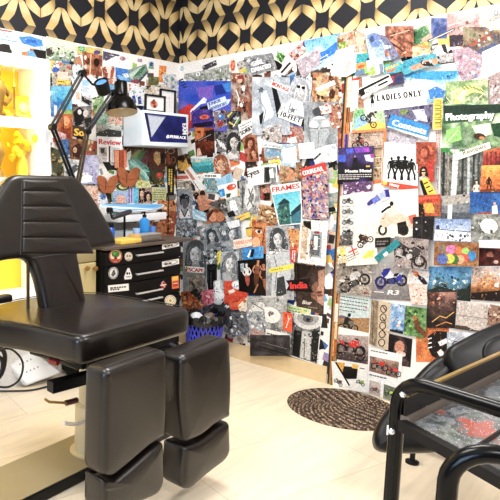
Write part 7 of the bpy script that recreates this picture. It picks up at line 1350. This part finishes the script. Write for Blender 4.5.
# ---------------------------------------------------------------- socket box and cables at the left
sk_px = [(3.5, 359), (30, 347.6), (60.5, 372.6), (27, 385)]
pb = thing('socket_box', ZP(27, 390, 0), 'white socket box leaning at the left edge below the chair seat', 'socket box')
n = Vector((-.25, -1, .62)).normalized()
o = Vector((ZP(27, 389.5, 0).x, ZP(27, 389.5, 0).y, .02))
top = [on_plane(x, y, n, o) for x, y in sk_px]; low = [q - n * .055 for q in top]
dz = min(q.z for q in low)
if dz < .002: 
    for q in top + low: q.z += .002 - dz
bm = bmesh.new(); add_hexa(bm, low, top)
bmesh.ops.bevel(bm, geom=bm.edges[:], offset=.006, segments=2, affect='EDGES')
bm_obj('housing', bm, mat('white_plastic', 'f0f0ee', .35), pb)
ux, uy = (top[1] - top[0]), (top[3] - top[0])
bm = bmesh.new()
for i in range(4):
    for j in range(2):
        c = top[0] + ux * (.3 + .14 * i) + uy * (.35 + .3 * j) + n * .0006
        add_lathe(bm, [(0, 0), (.0055, 0), (.0055, .0015), (0, .0015)], axis_mat(c, n), 8)
bm_obj('socket_holes', bm, mat('grey_dots', '8a8a88', .6), pb)
cord = mat('black_cord', '131316', .4)
def flo(x, y, z=.006): return ZP(x, y, z)
tag(tube_obj('power_cable', smooth_path([flo(-12, 391, .008), flo(12, 391, .008), flo(32, 390, .008), flo(48, 386.5, .008)], 6), .006, cord), 'black cable running along the floor in front of the white socket box', 'cable', 'cables at the left edge')
yc = .2
cq = lambda x, y: on_plane(x, y, Vector((0, 1, 0)), (0, -.62, 0))
pts = [cq(-14, 372), cq(-2, 352), cq(10, 349), cq(20, 357), cq(23, 367), cq(19, 380), cq(8, 387), cq(-6, 386)]
tag(tube_obj('power_cable', smooth_path(pts, 6), .006, cord), 'black cable looping up over the left end of the white socket box', 'cable', 'cables at the left edge')
hp = [on_plane(x, y, Vector((0, 1, 0)), (0, -.5, 0)) for x, y in ((-20, 350), (-6, 346), (4, 352), (4, 366), (-2, 378), (-16, 380), (-22, 366), (-10, 356), (2, 360), (0, 374), (-14, 372))]
tag(tube_obj('power_cable', smooth_path(hp, 6), .013, cord), 'bunched black cable coil at the left edge of the picture', 'cable', 'cables at the left edge')

# ---------------------------------------------------------------- second leather chair, bottom right
leather2 = mat('grey_black_leather', '08080a', .38, noise=.1, scale=14, bump=.1, spec=.28)
ch2 = thing('reclining_chair', ZP(440, 470, 0), 'black leather reclining chair behind the tubular stand at the right edge', 'chair')
nn = (-(FH * .82) + UP * .55 + RT * -.25).normalized()
o2 = DP(440, 400, 2.35)
xd = (RT - nn * RT.dot(nn)).normalized()
Mc = basis(o2, xd, nn.cross(xd))
def puff_px(name, px, th, er, dome, zoff, m, par, r=.03):
    ol = round_poly(px_local(Mc, px), r)
    bm = bmesh.new(); add_puff(bm, ol, Mc @ Matrix.Translation((0, 0, zoff - th / 2)), th, er, dome); return bm_obj(name, bm, m, par)
puff_px('leg_cushion', [(374, 436, .06), (381, 418, .08), (404, 390, .2), (430, 361, .08), (447, 351, .06), (458, 372, .1), (470, 410, .1), (455, 450, .08), (404, 452, .08), (378, 450, .05)], .10, .03, .008, 0, leather2, ch2)
puff_px('seat_cushion', [(440, 352, .06), (466, 338, .08), (482, 330, .1), (514, 318, .1), (560, 330, .1), (560, 410, .1), (470, 420, .1)], .10, .03, .01, .05, leather2, ch2)
puff_px('inset_pad', [(413, 390, .04), (428, 370, .04), (444, 364, .04), (452, 371, .03), (447, 384, .05), (425, 400, .05)], .03, .012, .006, .02, leather2, ch2)
puff_px('inset_pad', [(476, 356, .04), (482, 344, .04), (500, 337, .04), (530, 336, .04), (530, 366, .05), (482, 372, .04)], .03, .012, .006, .07, leather2, ch2)
fl = ZP(412, 463, 0)
for q in (fl, fl + Vector((.55, .15, 0)), fl + Vector((.35, -.5, 0))):
    bm = bmesh.new(); add_lathe(bm, [(0, 0), (.03, 0), (.03, .012), (.012, .018), (.012, .16), (0, .16)], Matrix.Translation(q), 20); bm_obj('foot', bm, black, ch2)
bm = bmesh.new(); cb = fl + Vector((.30, -.12, .21))
add_box(bm, cb, (.4, .34, .1), rz=math.radians(-6), bev=.02); bm_obj('base', bm, black, ch2)
tube_obj('upright', [cb, cb + Vector((.02, -.05, .25))], .06, black, ch2)

# ---------------------------------------------------------------- tubular stand in the foreground
ZH = .975; TR = .0155
hz = lambda x, y, z=ZH: ZP(x, y, z)
c1 = hz(419, 387); c2 = hz(500, 413); hd1 = (c2 - c1).normalized()
st = thing('tubular_stand', Vector((c1.x, c1.y, 0)), 'black tubular metal stand with a glittering picture panel at the lower right', 'stand')
legtop = hz(394, 388)
def hoop(start, dirv, length, parent):
    a = start; b = start + dirv * length; R_ = .06
    pts = [Vector((a.x, a.y, 0.0)), Vector((a.x, a.y, .5)), Vector((a.x, a.y, ZH - R_))]
    for k in range(1, 7):
        t = PI / 2 * k / 6; pts.append(Vector((a.x, a.y, ZH - R_)) + dirv * R_ * (1 - math.cos(t)) + UP * R_ * math.sin(t))
    for k in range(0, 7):
        t = PI / 2 * k / 6; pts.append(Vector((b.x, b.y, ZH - R_)) - dirv * R_ * (1 - math.sin(t)) + UP * R_ * math.cos(t))
    pts += [Vector((b.x, b.y, .5)), Vector((b.x, b.y, 0))]
    return tube_obj('hoop', pts, TR, gloss, parent, 18)
def at_dz(x, y, dist): return DP(x, y, dist)
L1 = on_plane(396.5, 424, FH, CAM + FH * 1.2); L1 = Vector((L1.x, L1.y, 0))
hoop(L1, hd1, .62, st)
L2 = on_plane(447, 492, FH, CAM + FH * .88); L2 = Vector((L2.x, L2.y, 0))
d2 = (hz(502, 455) - hz(479, 457)); d2.z = 0; d2.normalize()
hoop(L2, (hd1 * .5 + d2 * .5).normalized(), .62, st)
bolt = mat('bright_bolt', 'd9d9d6', .25, .8)
for x, y in ((403, 394.6), (391.5, 431.6)):
    q = DP(x, y, 1.178); lathe_obj('bolt', [(0, -.004), (.0065, -.004), (.0065, .002), (.004, .005), (0, .0055)], axis_mat(q, (CAM - q).normalized()), bolt, st, 14)
ZR = .886
def rail(name, p, q, w, h, m):
    bm = bmesh.new(); d = (q - p); l = d.length; d.normalize()
    add_box(bm, (0, 0, 0), (l, w, h), M=basis((p + q) / 2, d, UP.cross(d))); return bm_obj(name, bm, m, st)
na, nb = hz(402, 425, ZR), hz(482, 470, ZR); nb = na + (nb - na) * 1.9
fa, fb = hz(404, 421, ZR), hz(500, 373, ZR); fb = fa + (fb - fa) * 1.5
rail('near_rail', na, nb, .02, .022, mat('matt_black_rail', '0c0c0f', .45, spec=.2))
rail('far_rail', fa, fb, .022, .022, mat('grey_rail', '6a6058', .4, .3))
rail('side_board', fa + UP * .03, fb + UP * .03, .006, .05, black)
rail('gold_trim', fa + UP * .057, fb + UP * .057, .009, .006, mat('gold_trim_metal', 'b08f4a', .3, .8))
def glitter():
    m, nt, b = new_mat('glitter_picture')
    tc = nt.nodes.new('ShaderNodeTexCoord')
    n1 = nt.nodes.new('ShaderNodeTexNoise'); n1.inputs['Scale'].default_value = 13; n1.inputs['Detail'].default_value = 5
    cr = nt.nodes.new('ShaderNodeValToRGB'); e = cr.color_ramp.elements
    e[0].position = .3; e[0].color = hx('161e1c'); e[1].position = .72; e[1].color = hx('8a2f2a')
    for pos, c in ((.40, '34423f'), (.47, '6f7478'), (.52, '26262c'), (.57, '4f5a5c'), (.62, '8a3424')): x = e.new(pos); x.color = hx(c)
    nt.links.new(tc.outputs['Object'], n1.inputs['Vector']); nt.links.new(n1.outputs['Fac'], cr.inputs['Fac'])
    vo = nt.nodes.new('ShaderNodeTexVoronoi'); vo.inputs['Scale'].default_value = 210
    nt.links.new(tc.outputs['Object'], vo.inputs['Vector'])
    lt = nt.nodes.new('ShaderNodeMath'); lt.operation = 'LESS_THAN'; lt.inputs[1].default_value = .22; nt.links.new(vo.outputs['Distance'], lt.inputs[0])
    sp = nt.nodes.new('ShaderNodeSeparateColor'); nt.links.new(vo.outputs['Color'], sp.inputs[0])
    gt = nt.nodes.new('ShaderNodeMath'); gt.operation = 'GREATER_THAN'; gt.inputs[1].default_value = .55; nt.links.new(sp.outputs[0], gt.inputs[0])
    ml = nt.nodes.new('ShaderNodeMath'); ml.operation = 'MULTIPLY'; nt.links.new(lt.outputs[0], ml.inputs[0]); nt.links.new(gt.outputs[0], ml.inputs[1])
    mx = nt.nodes.new('ShaderNodeMix'); mx.data_type = 'RGBA'
    nt.links.new(ml.outputs[0], mx.inputs[0]); nt.links.new(cr.outputs['Color'], mx.inputs[6])
    m2 = nt.nodes.new('ShaderNodeMix'); m2.data_type = 'RGBA'; m2.inputs[0].default_value = .6; m2.inputs[6].default_value = hx('eef3f0'); nt.links.new(vo.outputs['Color'], m2.inputs[7]); nt.links.new(m2.outputs[2], mx.inputs[7])
    nt.links.new(mx.outputs[2], b.inputs['Base Color']); b.inputs['Roughness'].default_value = .3; b.inputs['Coat Weight'].default_value = .4
    return m
bm = bmesh.new(); e1 = (nb - na); e2 = (fb - fa)
P0 = na + e1 * .02 + e2 * .05; quad = [P0, P0 + e2 * .95, P0 + e2 * .95 + e1 * .9, P0 + e1 * .9]
add_hexa(bm, [q - UP * .012 for q in quad], [q - UP * .002 for q in quad])
bm_obj('picture_panel', bm, glitter(), st)
bm = bmesh.new(); q0 = P0 + e1 * .38 + UP * .0005; add_tube(bm, [q0, q0 + e2 * .95], .004, 6); bm_obj('panel_divider', bm, black, st)
for k in (.12, .3, .55):
    q = fa.lerp(fb, k) + UP * .012; lathe_obj('screw', [(0, 0), (.004, 0), (.003, .002), (0, .0022)], Matrix.Translation(q), bolt, st, 10)
q = DP(387.6, 430, 1.18)
bm = bmesh.new(); add_box(bm, (0, 0, 0), (.004, .022, .001), M=basis(q, RT, UP)); bm_obj('white_tape', bm, mat('tape', 'e6e4de', .5), st)
for k in range(2):   # lower braces tying the two hoops together
    a = (L1 if k == 0 else L1 + hd1 * .62) + UP * .3; b = (L2 if k == 0 else L2 + (hd1 * .5 + d2 * .5).normalized() * .62) + UP * .3
    tube_obj('brace', [a, b], .012, gloss, st, 10)

# ---------------------------------------------------------------- lights: ceiling panels
def panel(x, y, sx, sy, power, label):
    t = thing('ceiling_light', (x, y, ZC), label, 'ceiling light', 'ceiling light panels')
    box_at('frame', (x - sx / 2 - .02, y - sy / 2 - .02, ZC - .03), (x + sx / 2 + .02, y + sy / 2 + .02, ZC - .001), whitep, t)
    box_at('diffuser', (x - sx / 2, y - sy / 2, ZC - .036), (x + sx / 2, y + sy / 2, ZC - .031), mat('lit_diffuser', 'ffffff', .5, emit='fdfbff', estr=3.0), t, 0)
    ld = bpy.data.lights.new('ceiling_lamp', 'AREA'); ld.shape = 'RECTANGLE'; ld.size = sx; ld.size_y = sy; ld.energy = power; ld.color = (1.0, .975, .95)
    o = bpy.data.objects.new('ceiling_lamp', ld); COL.objects.link(o); o.location = (x, y, ZC - .045)
panel(-1.3, -1.6, .6, 1.2, 70, 'ceiling light panel above the tattoo chair')
panel(-3.2, -1.4, .6, 1.2, 60, 'ceiling light panel above the left side of the room')
panel(-1.6, -3.9, 1.2, .6, 70, 'ceiling light panel above the foreground stand')
panel(-4.2, -4.2, .6, 1.2, 70, 'ceiling light panel at the far end of the room')
# a daylight window in the far side wall, behind and left of the camera
wx = -5.99
for nm, lo, hi in (('window_1', (-6.005, -3.6, 1.0), (-5.985, -2.0, 2.2)),):
    wo = box_at(nm, lo, hi, mat('daylight_pane', 'bcd8ff', .1, emit='8fc0ff', estr=2.5), None, 0); struct(wo)
bm = bmesh.new()
for y in (-3.63, -2.8, -1.97): add_box(bm, (-5.975, y, 1.6), (.05, .06, 1.28))
for z in (.97, 2.23): add_box(bm, (-5.975, -2.8, z), (.05, 1.72, .06))
fr_ = bm_obj('window_frame', bm, whitep, wo, smooth=False)
ld = bpy.data.lights.new('daylight', 'AREA'); ld.shape = 'RECTANGLE'; ld.size = 1.2; ld.size_y = 1.6; ld.energy = 80; ld.color = (.5, .72, 1)
lo_ = bpy.data.objects.new('daylight', ld); COL.objects.link(lo_); lo_.location = (-5.94, -2.8, 1.6); lo_.rotation_euler = (0, math.radians(-90), 0)
w = bpy.data.worlds.new('room_world'); scene.world = w; w.use_nodes = True
w.node_tree.nodes['Background'].inputs[0].default_value = (.9, .95, 1, 1); w.node_tree.nodes['Background'].inputs[1].default_value = .3

# ---------------------------------------------------------------- camera and colour
cd = bpy.data.cameras.new('camera'); cam = bpy.data.objects.new('camera', cd); COL.objects.link(cam)
Mcam = Matrix((RT, UU, -FW)).transposed().to_4x4(); Mcam.translation = CAM
cam.matrix_world = Mcam
cd.sensor_fit = 'HORIZONTAL'; cd.sensor_width = 36; cd.lens = FPX / 500 * 36
cd.shift_x = (250 - PCX) / 500; cd.shift_y = (PCY - 250) / 500
cd.clip_start = .02
scene.camera = cam
vs = scene.view_settings
vs.view_transform = 'Standard'; vs.look = 'None'; vs.gamma = 1; vs.exposure = -0.3; vs.use_curve_mapping = False
scene.cycles.max_bounces = 8; scene.cycles.diffuse_bounces = 5
